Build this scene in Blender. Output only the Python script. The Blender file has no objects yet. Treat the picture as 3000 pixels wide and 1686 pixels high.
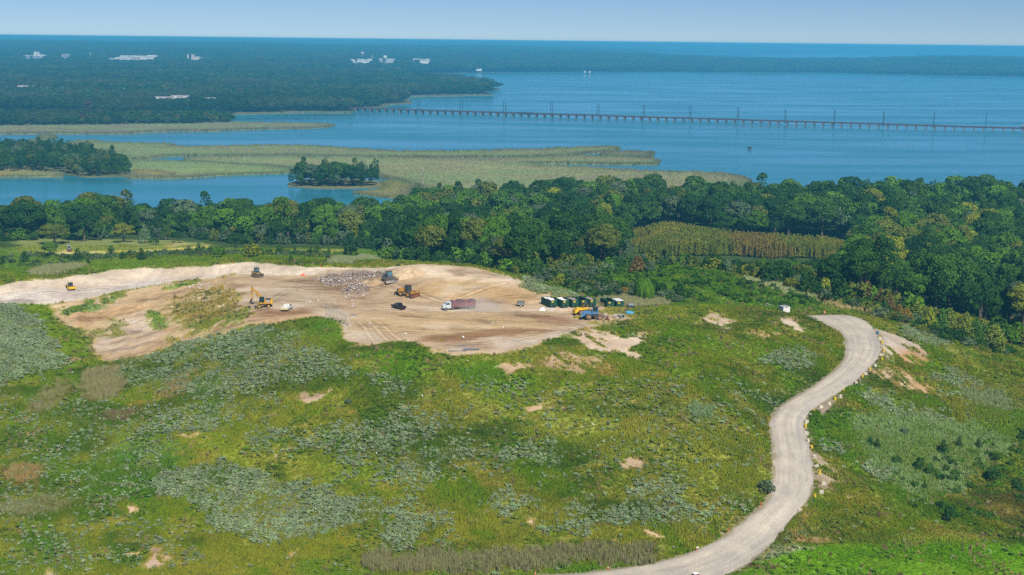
import bpy, bmesh, math, random
import numpy as np
from mathutils import Matrix, Vector

random.seed(7)
rng = np.random.default_rng(11)
scene = bpy.context.scene
COL = scene.collection
R = math.radians

# ------------------------------------------------------------------ camera
CAMZ = 123.0
FOC = 4000.0
PITCH = math.atan((843 - 119) / FOC)
ROLL = math.atan(33 / 3000)
cam_rot = Matrix.Rotation(R(90) - PITCH, 3, 'X') @ Matrix.Rotation(ROLL, 3, 'Z')
CM = np.array(cam_rot)
cd = bpy.data.cameras.new('camera')
cam = bpy.data.objects.new('camera', cd)
COL.objects.link(cam)
cam.matrix_world = Matrix.Translation((0, 0, CAMZ)) @ cam_rot.to_4x4()
cd.sensor_width = 36
cd.lens = FOC / 3000 * 36
cd.clip_start = 1
cd.clip_end = 90000
scene.camera = cam


def dirs(px, py):
    px = np.atleast_1d(np.asarray(px, float)); py = np.atleast_1d(np.asarray(py, float))
    d = np.stack([(px - 1500) / FOC, (843 - py) / FOC, -np.ones_like(px)], 1)
    return d @ CM.T


def at_z(px, py, z):
    d = dirs(px, py)
    t = (np.asarray(z) - CAMZ) / d[:, 2]
    return np.array([0, 0, CAMZ]) + d * t[:, None]


def at_y(px, py, Y):
    d = dirs(px, py)
    t = Y / d[:, 1]
    return (np.array([0, 0, CAMZ]) + d * t[:, None])[0]


def proj(P):
    q = (np.atleast_2d(P) - np.array([0, 0, CAMZ])) @ CM
    return np.stack([1500 + FOC * q[:, 0] / -q[:, 2], 843 - FOC * q[:, 1] / -q[:, 2]], 1)


# ------------------------------------------------------------------ noise
def _h(ix, iy, seed):
    n = (ix.astype(np.int64) * 374761393 + iy.astype(np.int64) * 668265263 + seed * 982451653) & 0xFFFFFFFF
    n = ((n ^ (n >> 13)) * 1274126177) & 0xFFFFFFFF
    return ((n ^ (n >> 16)) & 0xFFFF) / 65535.0


def vnoise(x, y, seed=0):
    xi = np.floor(x); yi = np.floor(y); fx = x - xi; fy = y - yi
    fx = fx * fx * (3 - 2 * fx); fy = fy * fy * (3 - 2 * fy)
    a = _h(xi, yi, seed); b = _h(xi + 1, yi, seed); c = _h(xi, yi + 1, seed); d = _h(xi + 1, yi + 1, seed)
    return (a * (1 - fx) + b * fx) * (1 - fy) + (c * (1 - fx) + d * fx) * fy


def fbm(x, y, scale, seed=0, octs=4):
    s = 0; a = 1; t = 0
    for i in range(octs):
        s = s + a * vnoise(x / scale + 17.3 * i, y / scale - 9.1 * i, seed + i); t += a; a *= .5; scale *= .5
    return s / t


def sstep(a, b, x):
    t = np.clip((x - a) / (b - a), 0, 1)
    return t * t * (3 - 2 * t)


def lin(r, g, b):
    c = np.array([r, g, b], float) / 255
    return np.where(c <= .04045, c / 12.92, ((c + .055) / 1.055) ** 2.4)


# ------------------------------------------------------------------ terrain
CTRL = [
    # working pad
    (1100, 1000, 37.6), (1300, 1000, 37.4), (1430, 1032, 37.2), (1500, 950, 37.8), (1250, 905, 38), (1000, 905, 38),
    (1100, 862, 38.3), (850, 875, 38), (760, 905, 38), (1700, 935, 38.2), (1800, 905, 38.4), (900, 835, 38), (1650, 905, 38.3),
    (1330, 1041, 37.2), (1582, 1010, 38), (1738, 962, 38.5), (1866, 937, 39), (1430, 905, 38.2), (1540, 900, 38.2), (720, 945, 37),
    (1035, 1014, 37.2), (1128, 1001, 37.8), (1241, 1014, 37.5), (960, 955, 38), (860, 935, 38), (1200, 885, 38.2), (800, 835, 37.6),
    (700, 890, 36.6), (690, 850, 36.6), (680, 822, 36.3), (760, 812, 36.6), (1180, 845, 39.2), (1080, 835, 38.6), (1000, 815, 38.4),
    # white cut: floor, foot and top of the bank
    (0, 893, 29.5), (100, 892, 29.5), (233, 877, 30), (388, 848, 31.5), (543, 822, 33.5), (640, 813, 35),
    (0, 868, 29.8), (200, 842, 30.2), (330, 838, 30.8), (400, 822, 31.5), (540, 812, 33.2), (650, 808, 34.8), (-120, 880, 29.5),
    (0, 837, 32.4), (124, 820, 33), (217, 810, 33.3), (349, 790, 34.2), (427, 785, 34.8), (543, 783, 36), (640, 775, 37.8),
    (722, 769, 38.9), (776, 771, 39.2), (854, 779, 39.4), (932, 783, 40), (1000, 785, 40.2), (-120, 850, 32.2), (1100, 785, 40.6),
    (900, 805, 38.2), (830, 800, 37.6),
    # mound on the right of the pad
    (1300, 880, 38.4), (1180, 780, 43.2), (1250, 777, 43.8), (1330, 778, 43.8), (1410, 789, 43.2), (1500, 815, 42), (1600, 850, 40.4), (1740, 886, 38.6),
    (1250, 840, 40.3), (1400, 850, 40.4), (1420, 880, 38.8), (1550, 885, 38.8), (1150, 815, 40.8), (1300, 812, 42.2),
    # left flank below the pad and the gully
    (430, 880, 30.5), (430, 960, 29), (560, 900, 33), (560, 985, 31), (200, 930, 27.2), (165, 905, 28.2), (290, 1040, 24.2),
    (640, 975, 34.2), (430, 1025, 27.4), (240, 975, 25.6), (330, 1000, 26.2), (640, 900, 35.2), (480, 850, 32.2), (350, 900, 29),
    # grey block on the left and its green rim
    (0, 900, 29.3), (70, 905, 29), (0, 1000, 27.4), (130, 985, 27.8), (60, 1100, 25.2), (160, 1050, 26), (0, 1125, 24.4), (225, 1010, 26), (255, 1050, 25.4),
    (-200, 950, 29), (-200, 1120, 25.5),
    # long slope to the camera
    (0, 1250, 19.5), (0, 1400, 14), (0, 1550, 10.5), (0, 1686, 8), (0, 1850, 6), (300, 1120, 22.6), (300, 1250, 18.6), (300, 1400, 14), (300, 1686, 8),
    (560, 1080, 27.5), (560, 1250, 21), (560, 1400, 15.5), (600, 1686, 8), (800, 1040, 33), (800, 1200, 24.5), (800, 1350, 17.8), (800, 1500, 12.4), (900, 1686, 8.2),
    (1060, 1060, 35), (1060, 1150, 29.6), (1060, 1350, 19.4), (1060, 1550, 11.6), (1100, 1686, 8.6), (1300, 1090, 34), (1300, 1160, 30), (1300, 1350, 20.4), (1300, 1550, 12.4), (1300, 1686, 9),
    (1550, 1060, 36), (1550, 1160, 30.6), (1550, 1350, 21), (1550, 1550, 13), (1550, 1660, 9.6), (1750, 1010, 37.4), (1750, 1160, 31.2), (1750, 1350, 21.8), (1750, 1560, 13.4),
    (1950, 960, 39.4), (1950, 1100, 34.2), (1950, 1250, 27.4), (1950, 1400, 20.8), (1950, 1560, 14.2), (2100, 950, 39.6), (2100, 1100, 34.4), (2150, 1250, 27.4), (2150, 1400, 20.6),
    (1300, 1850, 7), (800, 1850, 6.5), (1750, 1850, 9), (2300, 1850, 10), (2900, 1850, 9.5),
    # near hill crest on the right
    (1780, 920, 39), (1880, 912, 39.8), (2000, 905, 40.2), (2100, 902, 40.3), (2200, 908, 39.8), (2290, 916, 39), (2380, 925, 38.4), (2460, 931, 37.8),
    # road bed
    (1560, 1683, 9.4), (1780, 1678, 9.8), (1960, 1655, 10.6), (2110, 1610, 12), (2210, 1560, 13.6), (2290, 1490, 16.2), (2325, 1410, 19), (2315, 1330, 21.6), (2305, 1250, 24.4),
    (2350, 1190, 26.6), (2430, 1130, 29), (2500, 1070, 31.6), (2530, 1015, 33.8), (2510, 965, 35.8), (2560, 990, 34.8),
    # hillside right of the road
    (2620, 895, 33.5), (2560, 935, 35.5), (2680, 960, 32.4), (2700, 1060, 29.4), (2800, 960, 29.4), (2880, 990, 27.6), (3000, 1020, 25), (3150, 1050, 22.6), (2850, 1100, 25.6), (3000, 1150, 21.4),
    (2600, 1130, 28), (2700, 1200, 23.4), (2550, 1220, 24.6), (2450, 1280, 22.4), (2850, 1250, 19), (3000, 1300, 16.6), (2650, 1350, 18), (2480, 1400, 18.4), (2800, 1400, 15.4), (3000, 1450, 13.6),
    (2600, 1480, 14.8), (2450, 1500, 15.2), (2400, 1560, 13.2), (2330, 1590, 12.8), (2700, 1560, 12.6), (3000, 1560, 12.2), (2450, 1640, 11.4), (2800, 1640, 11.4), (3000, 1686, 10.8), (2300, 1686, 10.6),
    (3200, 1300, 15), (3200, 1600, 11.5),
    # valley and ridge behind the near hill
    (1900, 902, 36.6), (2050, 893, 34.6), (2200, 898, 34), (2330, 912, 35), (1800, 885, 37), (1960, 870, 36.2),
    (1700, 812, 35.2), (1800, 798, 37.2), (1900, 786, 38.8), (2000, 786, 39.2), (2080, 797, 38.4), (2150, 812, 37.4), (2250, 838, 36.2), (2350, 868, 35.2), (2450, 893, 34.6), (2540, 906, 34.2),
    (1650, 850, 36.2), (1560, 840, 37.4), (1850, 840, 36.8), (2050, 840, 37.2), (2200, 868, 36),
    # green strip behind the white bank
    (0, 790, 26.5), (200, 770, 26), (400, 755, 26), (600, 752, 27), (800, 752, 29), (1000, 765, 33), (0, 750, 17.5), (200, 745, 18), (400, 742, 18), (600, 738, 17), (800, 738, 19), (1000, 745, 22),
    (200, 715, 12), (450, 712, 12), (50, 700, 10), (700, 712, 10), (900, 715, 11), (1100, 765, 27), (1240, 764, 27), (1330, 768, 27), (1450, 790, 30), (1540, 806, 31), (1640, 805, 30), (1700, 795, 29),
]
CW = []   # world points: woods floor, shore, river bed, skirts
for px, py, z in [(0, 668, 5), (350, 668, 5), (700, 668, 4.5), (1000, 680, 4), (1250, 700, 7), (1250, 620, 2.5), (1500, 720, 8), (1500, 600, 2), (1800, 720, 9), (1800, 600, 2), (2100, 720, 9),
                  (2100, 610, 2), (2400, 720, 8), (2500, 600, 2), (2700, 800, 8), (3000, 800, 6), (2900, 600, 2), (3200, 600, 2), (3200, 850, 6), (2400, 800, 12), (2000, 752, 14), (1600, 770, 16), (2650, 870, 13), (2900, 930, 10),
                  (3150, 980, 9), (0, 645, .5), (700, 645, .5), (1050, 652, .5), (1180, 585, .5), (1500, 568, .3), (2000, 575, .3), (2500, 570, .3), (3100, 568, .3), (-250, 645, .5), (-250, 700, 8), (-250, 780, 24),
                  (0, 620, -2.5), (700, 620, -2.5), (1050, 615, -2.5), (1150, 575, -2.5), (1500, 545, -2.5), (2000, 552, -2.5), (2500, 548, -2.5), (3100, 548, -2.5), (-250, 620, -2.5)]:
    CW.append(at_z(px, py, z)[0])
for s in (-.7, -.45, -.2, .1, .3, .5, .7):
    CW.append(np.array([s * 1450, 1450, -3.0]))
    CW.append(np.array([s * 140, 140, 4.0]))
C = np.array([at_z(a, b, c)[0] for a, b, c in CTRL] + CW)


def rbf_fit(P):
    n = len(P)
    D = np.sqrt(((P[:, None, :2] - P[None, :, :2]) ** 2).sum(2) + 4.0)
    A = np.zeros((n + 3, n + 3)); A[:n, :n] = -D; A[:n, n] = 1; A[:n, n + 1:] = P[:, :2] / 100; A[n:, :n] = A[:n, n:].T
    A[:n, :n] += np.eye(n) * .15
    return np.linalg.solve(A, np.concatenate([P[:, 2], np.zeros(3)]))


W = rbf_fit(C)


def rbf(X, Y):
    out = np.zeros(len(X)); n = len(C)
    for i in range(0, len(X), 60000):
        x = X[i:i + 60000]; y = Y[i:i + 60000]
        D = np.sqrt((x[:, None] - C[None, :, 0]) ** 2 + (y[:, None] - C[None, :, 1]) ** 2 + 4.0)
        out[i:i + 60000] = -D @ W[:n] + W[n] + W[n + 1] * x / 100 + W[n + 2] * y / 100
    return out


def steps(a, b, d):
    return np.arange(a, b, d)


YR = np.concatenate([steps(110, 240, 5), steps(240, 262, 1.2), steps(262, 470, .48), steps(470, 570, .75), steps(570, 800, 2.2), steps(800, 1450, 6), [1450, 1600, 1900, 2500, 4000, 8000, 16000, 27000]])
SC = np.concatenate([[-1.1, -.8, -.62, -.52, -.46], np.linspace(-.42, .42, 780), [.46, .52, .62, .8, 1.1]])
NY, NS = len(YR), len(SC)
YY = np.repeat(YR, NS); XX = np.tile(SC, NY) * YY
ZZ = rbf(XX, YY)


def blur(a, s):
    k = np.exp(-.5 * (np.arange(-3 * s, 3 * s + 1) / s) ** 2); k /= k.sum()
    p = np.pad(a, ((3 * s, 3 * s), (0, 0)), 'edge'); b = sum(k[i] * p[i:i + a.shape[0]] for i in range(len(k)))
    p = np.pad(b, ((0, 0), (3 * s, 3 * s)), 'edge')
    return sum(k[i] * p[:, i:i + a.shape[1]] for i in range(len(k)))


Zg = blur(ZZ.reshape(NY, NS), 3)
Zg[YR > 1400] = -3.0
Xg = XX.reshape(NY, NS); Yg = YY.reshape(NY, NS)


def hgt(X, Y):
    X = np.atleast_1d(np.asarray(X, float)); Y = np.atleast_1d(np.asarray(Y, float))
    s = X / Y
    i = np.clip(np.searchsorted(YR, Y) - 1, 0, NY - 2); j = np.clip(np.searchsorted(SC, s) - 1, 0, NS - 2)
    u = np.clip((Y - YR[i]) / (YR[i + 1] - YR[i]), 0, 1); v = np.clip((s - SC[j]) / (SC[j + 1] - SC[j]), 0, 1)
    return (Zg[i, j] * (1 - v) + Zg[i, j + 1] * v) * (1 - u) + (Zg[i + 1, j] * (1 - v) + Zg[i + 1, j + 1] * v) * u


def gnd(px, py):
    """world points where the view rays through these photo pixels meet the terrain"""
    d = dirs(px, py); s = d[:, 0] / d[:, 1]; m = d[:, 2] / d[:, 1]
    out = np.zeros((len(s), 3))
    yy = np.concatenate([np.arange(150, 700, .5), np.arange(700, 1440, 2)])
    for k in range(len(s)):
        z = hgt(s[k] * yy, yy); r = CAMZ + m[k] * yy
        b = np.nonzero(r <= z)[0]
        if len(b) == 0:
            i = len(yy) - 1; y = yy[-1]
        else:
            i = max(b[0], 1); f0 = r[i - 1] - z[i - 1]; f1 = r[i] - z[i]
            y = yy[i - 1] + (yy[i] - yy[i - 1]) * (f0 / (f0 - f1) if f0 != f1 else 0)
        out[k] = (s[k] * y, y, hgt(s[k] * y, y)[0])
    return out


def seen(P):
    """whether a point at P is clear of terrain from the camera"""
    P = np.atleast_2d(P); ok = np.ones(len(P), bool)
    t = np.linspace(.25, .985, 60)
    for k in range(len(t)):
        q = np.array([0, 0, CAMZ]) + (P - np.array([0, 0, CAMZ])) * t[k]
        ok &= q[:, 2] > hgt(q[:, 0], q[:, 1])
    return ok


def sdist(poly, X, Y):
    """signed distance to a polygon, positive inside"""
    n = len(poly); d2 = np.full(len(X), 1e18); ins = np.zeros(len(X), bool)
    for k in range(n):
        ax, ay = poly[k][0], poly[k][1]; bx, by = poly[(k + 1) % n][0], poly[(k + 1) % n][1]
        ex, ey = bx - ax, by - ay; wx, wy = X - ax, Y - ay
        t = np.clip((wx * ex + wy * ey) / (ex * ex + ey * ey + 1e-12), 0, 1)
        d2 = np.minimum(d2, (wx - ex * t) ** 2 + (wy - ey * t) ** 2)
        c = (ay > Y) != (by > Y)
        with np.errstate(divide='ignore', invalid='ignore'):
            xi = ax + (Y - ay) * ex / (ey if ey != 0 else 1e-12)
        ins ^= c & (X < xi)
    d = np.sqrt(d2)
    return np.where(ins, d, -d)


def pmask(pix, X, Y, soft=1.5, rag=2.0, rs=5.0, seed=3, world=None):
    """0..1 mask of a patch outlined on the ground, with a ragged edge"""
    P = gnd([p[0] for p in pix], [p[1] for p in pix]) if world is None else world
    m = soft + rag + 1
    lo = P[:, :2].min(0) - m; hi = P[:, :2].max(0) + m
    out = np.zeros(len(X))
    k = (X > lo[0]) & (X < hi[0]) & (Y > lo[1]) & (Y < hi[1])
    if k.any():
        x, y = X[k], Y[k]
        d = sdist(P, x, y) + (fbm(x, y, rs, seed, 3) - .5) * 2 * rag
        out[k] = sstep(-soft, soft, d)
    return out


# ------------------------------------------------------------------ road
RL = [(2340, 919), (2380, 924), (2408, 931), (2439, 946), (2466, 968), (2479, 996), (2481, 1027), (2472, 1054), (2446, 1081), (2408, 1110), (2369, 1138), (2318, 1162), (2280, 1190), (2258, 1217), (2257, 1240), (2262, 1270), (2266, 1306), (2267, 1379), (2267, 1429), (2259, 1447),
      (2231, 1482), (2183, 1525), (2121, 1581), (2068, 1606), (1997, 1631), (1904, 1654), (1779, 1672), (1655, 1681), (1500, 1690), (1300, 1705)]
RR = [(2500, 929), (2520, 941), (2541, 954), (2556, 966), (2568, 980), (2577, 1000), (2578, 1030), (2572, 1050), (2551, 1077), (2520, 1108), (2485, 1136), (2446, 1161), (2408, 1182), (2370, 1207), (2353, 1232), (2354, 1260), (2368, 1306), (2381, 1372), (2386, 1410), (2378, 1454),
      (2355, 1479), (2324, 1510), (2293, 1550), (2262, 1584), (2231, 1612), (2180, 1660), (2096, 1692), (1960, 1725), (1700, 1760), (1400, 1780)]
PL = gnd(*zip(*RL)); PR = gnd(*zip(*RR))
ext = np.array([-10, 12, -3.2])   # the road runs on over the crest
PL = np.vstack([PL[:1] + ext, PL]); PR = np.vstack([PR[:1] + ext * [1.2, 1, 1], PR])


def smooth_line(P, n):
    d = np.concatenate([[0], np.cumsum(np.linalg.norm(np.diff(P, axis=0), axis=1))]); t = np.linspace(0, d[-1], n)
    Q = np.stack([np.interp(t, d, P[:, k]) for k in range(3)], 1)
    w = 9
    for _ in range(2):
        pad = np.vstack([np.repeat(Q[:1], w, 0), Q, np.repeat(Q[-1:], w, 0)])
        Q2 = sum(pad[i:i + n] for i in range(2 * w + 1)) / (2 * w + 1)
        Q2[:2] = Q[:2]; Q2[-2:] = Q[-2:]; Q = Q2
    return Q


def pair_line(A, B, n):
    d = np.concatenate([[0], np.cumsum(np.linalg.norm(np.diff((A + B) / 2, axis=0), axis=1))]); t = np.linspace(0, d[-1], n)
    f = lambda P: np.stack([np.interp(t, d, P[:, k]) for k in range(3)], 1)
    out = []
    for Q in (f(A), f(B)):
        w = 4
        for _ in range(2):
            pad = np.vstack([np.repeat(Q[:1], w, 0), Q, np.repeat(Q[-1:], w, 0)])
            Q = sum(pad[i:i + n] for i in range(2 * w + 1)) / (2 * w + 1)
        out.append(Q)
    return out


NR = 260
QL, QR = pair_line(PL, PR, NR)
zc = (QL[:, 2] + QR[:, 2]) / 2
QL[:, 2] = zc; QR[:, 2] = zc
ROADPOLY = np.vstack([QL, QR[::-1]])
MID = (QL + QR) / 2; HALF = np.linalg.norm(QL[:, :2] - QR[:, :2], axis=1) / 2


RV = np.concatenate([QL * (1 - t_) + QR * t_ for t_ in np.linspace(0, 1, 7)])


def road_z(X, Y):
    """road height at the nearest point of the road surface"""
    z = np.zeros(len(X))
    for i in range(0, len(X), 4000):
        d = (X[i:i + 4000, None] - RV[None, :, 0]) ** 2 + (Y[i:i + 4000, None] - RV[None, :, 1]) ** 2
        z[i:i + 4000] = RV[d.argmin(1), 2]
    return z


fx, fy = Xg.ravel(), Yg.ravel()
kk = (fx > ROADPOLY[:, 0].min() - 15) & (fx < ROADPOLY[:, 0].max() + 15) & (fy > ROADPOLY[:, 1].min() - 15) & (fy < ROADPOLY[:, 1].max() + 15)
sd = sdist(ROADPOLY, fx[kk], fy[kk])
kn = sd > -6.5
zr = np.zeros(len(sd)); zr[kn] = road_z(fx[kk][kn], fy[kk][kn])
w = sstep(6.0, .3, -sd)
zz = Zg.ravel().copy()
zz[kk] = zz[kk] * (1 - w) + (zr - .2) * w
Zg = zz.reshape(NY, NS)
RD = np.full(len(fx), -99.0); RD[kk] = sd

# ------------------------------------------------------------------ patches painted with what grows or lies there, plus the mound's slope shading
S_TOP = [(-60, 845), (0, 837), (58, 825), (124, 820), (217, 810), (303, 798), (349, 790), (427, 785), (543, 783), (640, 775), (722, 769), (776, 771), (854, 779), (932, 783), (1000, 785), (1100, 785), (1180, 779), (1300, 777)]
S_BOT = [(1000, 815), (860, 806), (738, 806), (660, 809), (621, 813), (543, 822), (466, 834), (388, 848), (330, 861), (233, 877), (151, 890), (50, 890), (0, 894), (-60, 896)]
SAND = S_TOP + S_BOT
PAD = [(648, 812), (740, 800), (860, 800), (1000, 786), (1180, 779), (1330, 778), (1410, 790), (1500, 816), (1600, 850), (1700, 878), (1760, 893), (1800, 900), (1850, 903), (1840, 916), (1866, 937), (1846, 939), (1776, 954), (1738, 962), (1699, 970),
       (1660, 980), (1621, 991), (1582, 1012), (1536, 1024), (1481, 1034), (1427, 1036), (1330, 1043), (1287, 1034), (1241, 1016), (1217, 1003), (1128, 1003), (1035, 1016), (1000, 968), (1000, 940), (930, 930), (880, 935), (800, 945), (760, 950), (722, 945), (728, 915), (702, 880), (680, 845)]
FLANK = [(160, 896), (233, 880), (330, 864), (388, 851), (466, 837), (543, 825), (621, 815), (655, 811), (685, 840), (705, 880), (730, 915), (722, 945), (640, 985), (560, 1000), (430, 1035), (330, 1060), (290, 1052), (265, 1000), (245, 970), (200, 945), (165, 920)]
BLOCK = [(-90, 893), (55, 893), (80, 930), (100, 955), (140, 985), (165, 1010), (170, 1065), (140, 1085), (60, 1110), (0, 1130), (-90, 1150)]
RIM = [(50, 892), (140, 887), (160, 905), (165, 930), (225, 960), (250, 990), (278, 1040), (240, 1070), (150, 1095), (60, 1120), (-90, 1160), (-90, 1140), (0, 1124), (140, 1080), (165, 1010), (80, 930)]

# colour patches: outline, colour (sRGB of the plant or soil), strength, edge softness, raggedness
G = {}
PATCH = [
    (RIM, (104, 130, 28), 1, 2, 2.5),
    # lawn, track and verge beyond the bank
    ([(40, 702), (140, 700), (330, 698), (520, 705), (605, 713), (640, 722), (560, 738), (470, 742), (180, 747), (60, 742)], (140, 148, 82), 1, 4, 5),
    ([(170, 739), (300, 737), (420, 735), (520, 728), (610, 722), (612, 726), (525, 733), (420, 740), (300, 743), (170, 745)], (226, 205, 160), .9, 1.5, 1),
    ([(470, 722), (520, 712), (560, 716), (500, 730)], (205, 180, 130), .6, 3, 3),
    ([(80, 790), (200, 775), (260, 780), (170, 805), (90, 812)], (118, 118, 88), .7, 3, 5),
    ([(970, 765), (1060, 752), (1110, 760), (1040, 775), (980, 778)], (122, 126, 92), .7, 2, 3),
    ([(780, 735), (1010, 733), (1010, 742), (790, 745)], (172, 165, 108), .8, 3, 4),
    # ridge behind the pad
    ([(1600, 850), (1700, 800), (1900, 780), (2000, 782), (2150, 810), (2350, 862), (2470, 900), (2400, 915), (2200, 905), (2000, 900), (1850, 905), (1760, 890)], (78, 124, 34), .9, 4, 4),
    ([(1740, 882), (1850, 868), (1960, 880), (1960, 898), (1860, 905), (1760, 900)], (122, 120, 88), .8, 2, 3),
    ([(2180, 815), (2280, 838), (2400, 868), (2500, 900), (2480, 915), (2330, 880), (2200, 840)], (150, 148, 98), .7, 3, 3),
    ([(2390, 862), (2470, 885), (2560, 912), (2560, 925), (2470, 905), (2400, 878)], (176, 150, 102), .8, 2, 2),
    # bright strips on the brow and by the road
    ([(1040, 1030), (1240, 1040), (1440, 1070), (1580, 1090), (1620, 1150), (1480, 1160), (1300, 1110), (1140, 1110)], (84, 130, 20), .8, 3, 5),
    ([(1890, 905), (2080, 895), (2180, 925), (2000, 960), (1880, 955)], (128, 146, 52), .6, 4, 5),
    ([(1900, 950), (2030, 970), (2250, 1010), (2430, 1030), (2200, 1060), (1950, 1020)], (96, 134, 28), .7, 4, 6),
    ([(2380, 1230), (2480, 1200), (2560, 1280), (2620, 1370), (2560, 1400), (2480, 1350), (2390, 1300)], (80, 128, 20), .85, 3, 5),
    ([(2600, 1410), (2680, 1480), (2760, 1530), (2640, 1530), (2560, 1480)], (82, 128, 28), .7, 4, 5),
    ([(2450, 1140), (2530, 1120), (2640, 1170), (2760, 1180), (2700, 1210), (2560, 1180)], (92, 138, 24), .7, 4, 4),
    # mown field by the lower bend
    ([(2110, 1700), (2230, 1630), (2330, 1600), (2480, 1590), (2700, 1578), (2900, 1588), (3100, 1600), (3100, 1800), (2000, 1800)], (98, 150, 24), 1, 2.5, 3),
    ([(2450, 1590), (2600, 1575), (2900, 1560), (2950, 1578), (2700, 1592)], (165, 160, 98), .7, 3, 3),
    ([(2250, 1605), (2350, 1600), (2385, 1605), (2300, 1622), (2190, 1660), (2180, 1650)], (176, 168, 156), .9, 1, 1),
    # tan and yellow meadow patches
    ([(1560, 1210), (1900, 1190), (2000, 1260), (1800, 1330), (1600, 1280)], (152, 152, 78), .7, 8, 8),
    ([(1300, 1130), (1600, 1160), (1500, 1230), (1330, 1200)], (136, 140, 60), .6, 8, 8),
    ([(1880, 1290), (2200, 1270), (2250, 1400), (1950, 1400)], (140, 146, 62), .7, 8, 8),
    ([(820, 1330), (960, 1345), (1180, 1360), (1100, 1400), (900, 1390)], (140, 146, 52), .6, 5, 6),
    ([(650, 1300), (770, 1310), (830, 1340), (780, 1370), (650, 1350)], (146, 150, 56), .7, 5, 6),
    ([(1000, 1550), (1100, 1520), (1110, 1590), (1040, 1650), (900, 1630)], (142, 142, 56), .6, 5, 6),
    ([(500, 1240), (680, 1240), (700, 1320), (560, 1330), (470, 1290)], (132, 142, 46), .7, 6, 8),
    ([(0, 1180), (120, 1160), (260, 1260), (200, 1420), (0, 1380)], (98, 124, 44), .6, 10, 10),
    ([(330, 1260), (460, 1280), (560, 1340), (420, 1370), (320, 1330)], (100, 150, 78), .7, 6, 8),
    ([(300, 1330), (520, 1370), (440, 1460), (300, 1480), (230, 1400)], (74, 122, 30), .7, 6, 8),
    ([(60, 1580), (240, 1560), (300, 1640), (120, 1686), (0, 1660)], (70, 112, 48), .7, 8, 8),
    ([(560, 1640), (700, 1560), (760, 1600), (700, 1700), (560, 1700)], (140, 142, 60), .6, 6, 6),
    ([(880, 1650), (1200, 1690), (1700, 1668), (1900, 1640), (1900, 1655), (1600, 1690), (1200, 1740), (900, 1740)], (84, 132, 40), .8, 3, 4),
    ([(730, 1000), (840, 960), (960, 960), (1010, 1010), (960, 1060), (800, 1010)], (118, 136, 66), .7, 4, 5),
    ([(890, 960), (960, 945), (1000, 960), (1010, 1000), (950, 990)], (86, 136, 40), .8, 2, 3),
    ([(2240, 1490), (2380, 1470), (2480, 1540), (2330, 1590)], (126, 134, 62), .6, 4, 4),
    ([(2850, 1200), (3000, 1180), (3060, 1300), (2900, 1300)], (96, 134, 60), .7, 6, 6),
    ([(2880, 1460), (3000, 1430), (3060, 1500), (2950, 1540)], (112, 84, 66), .6, 2, 3),
    ([(2870, 1525), (2990, 1545), (3060, 1570), (2900, 1550)], (168, 150, 40), .6, 2, 3),
]
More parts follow.
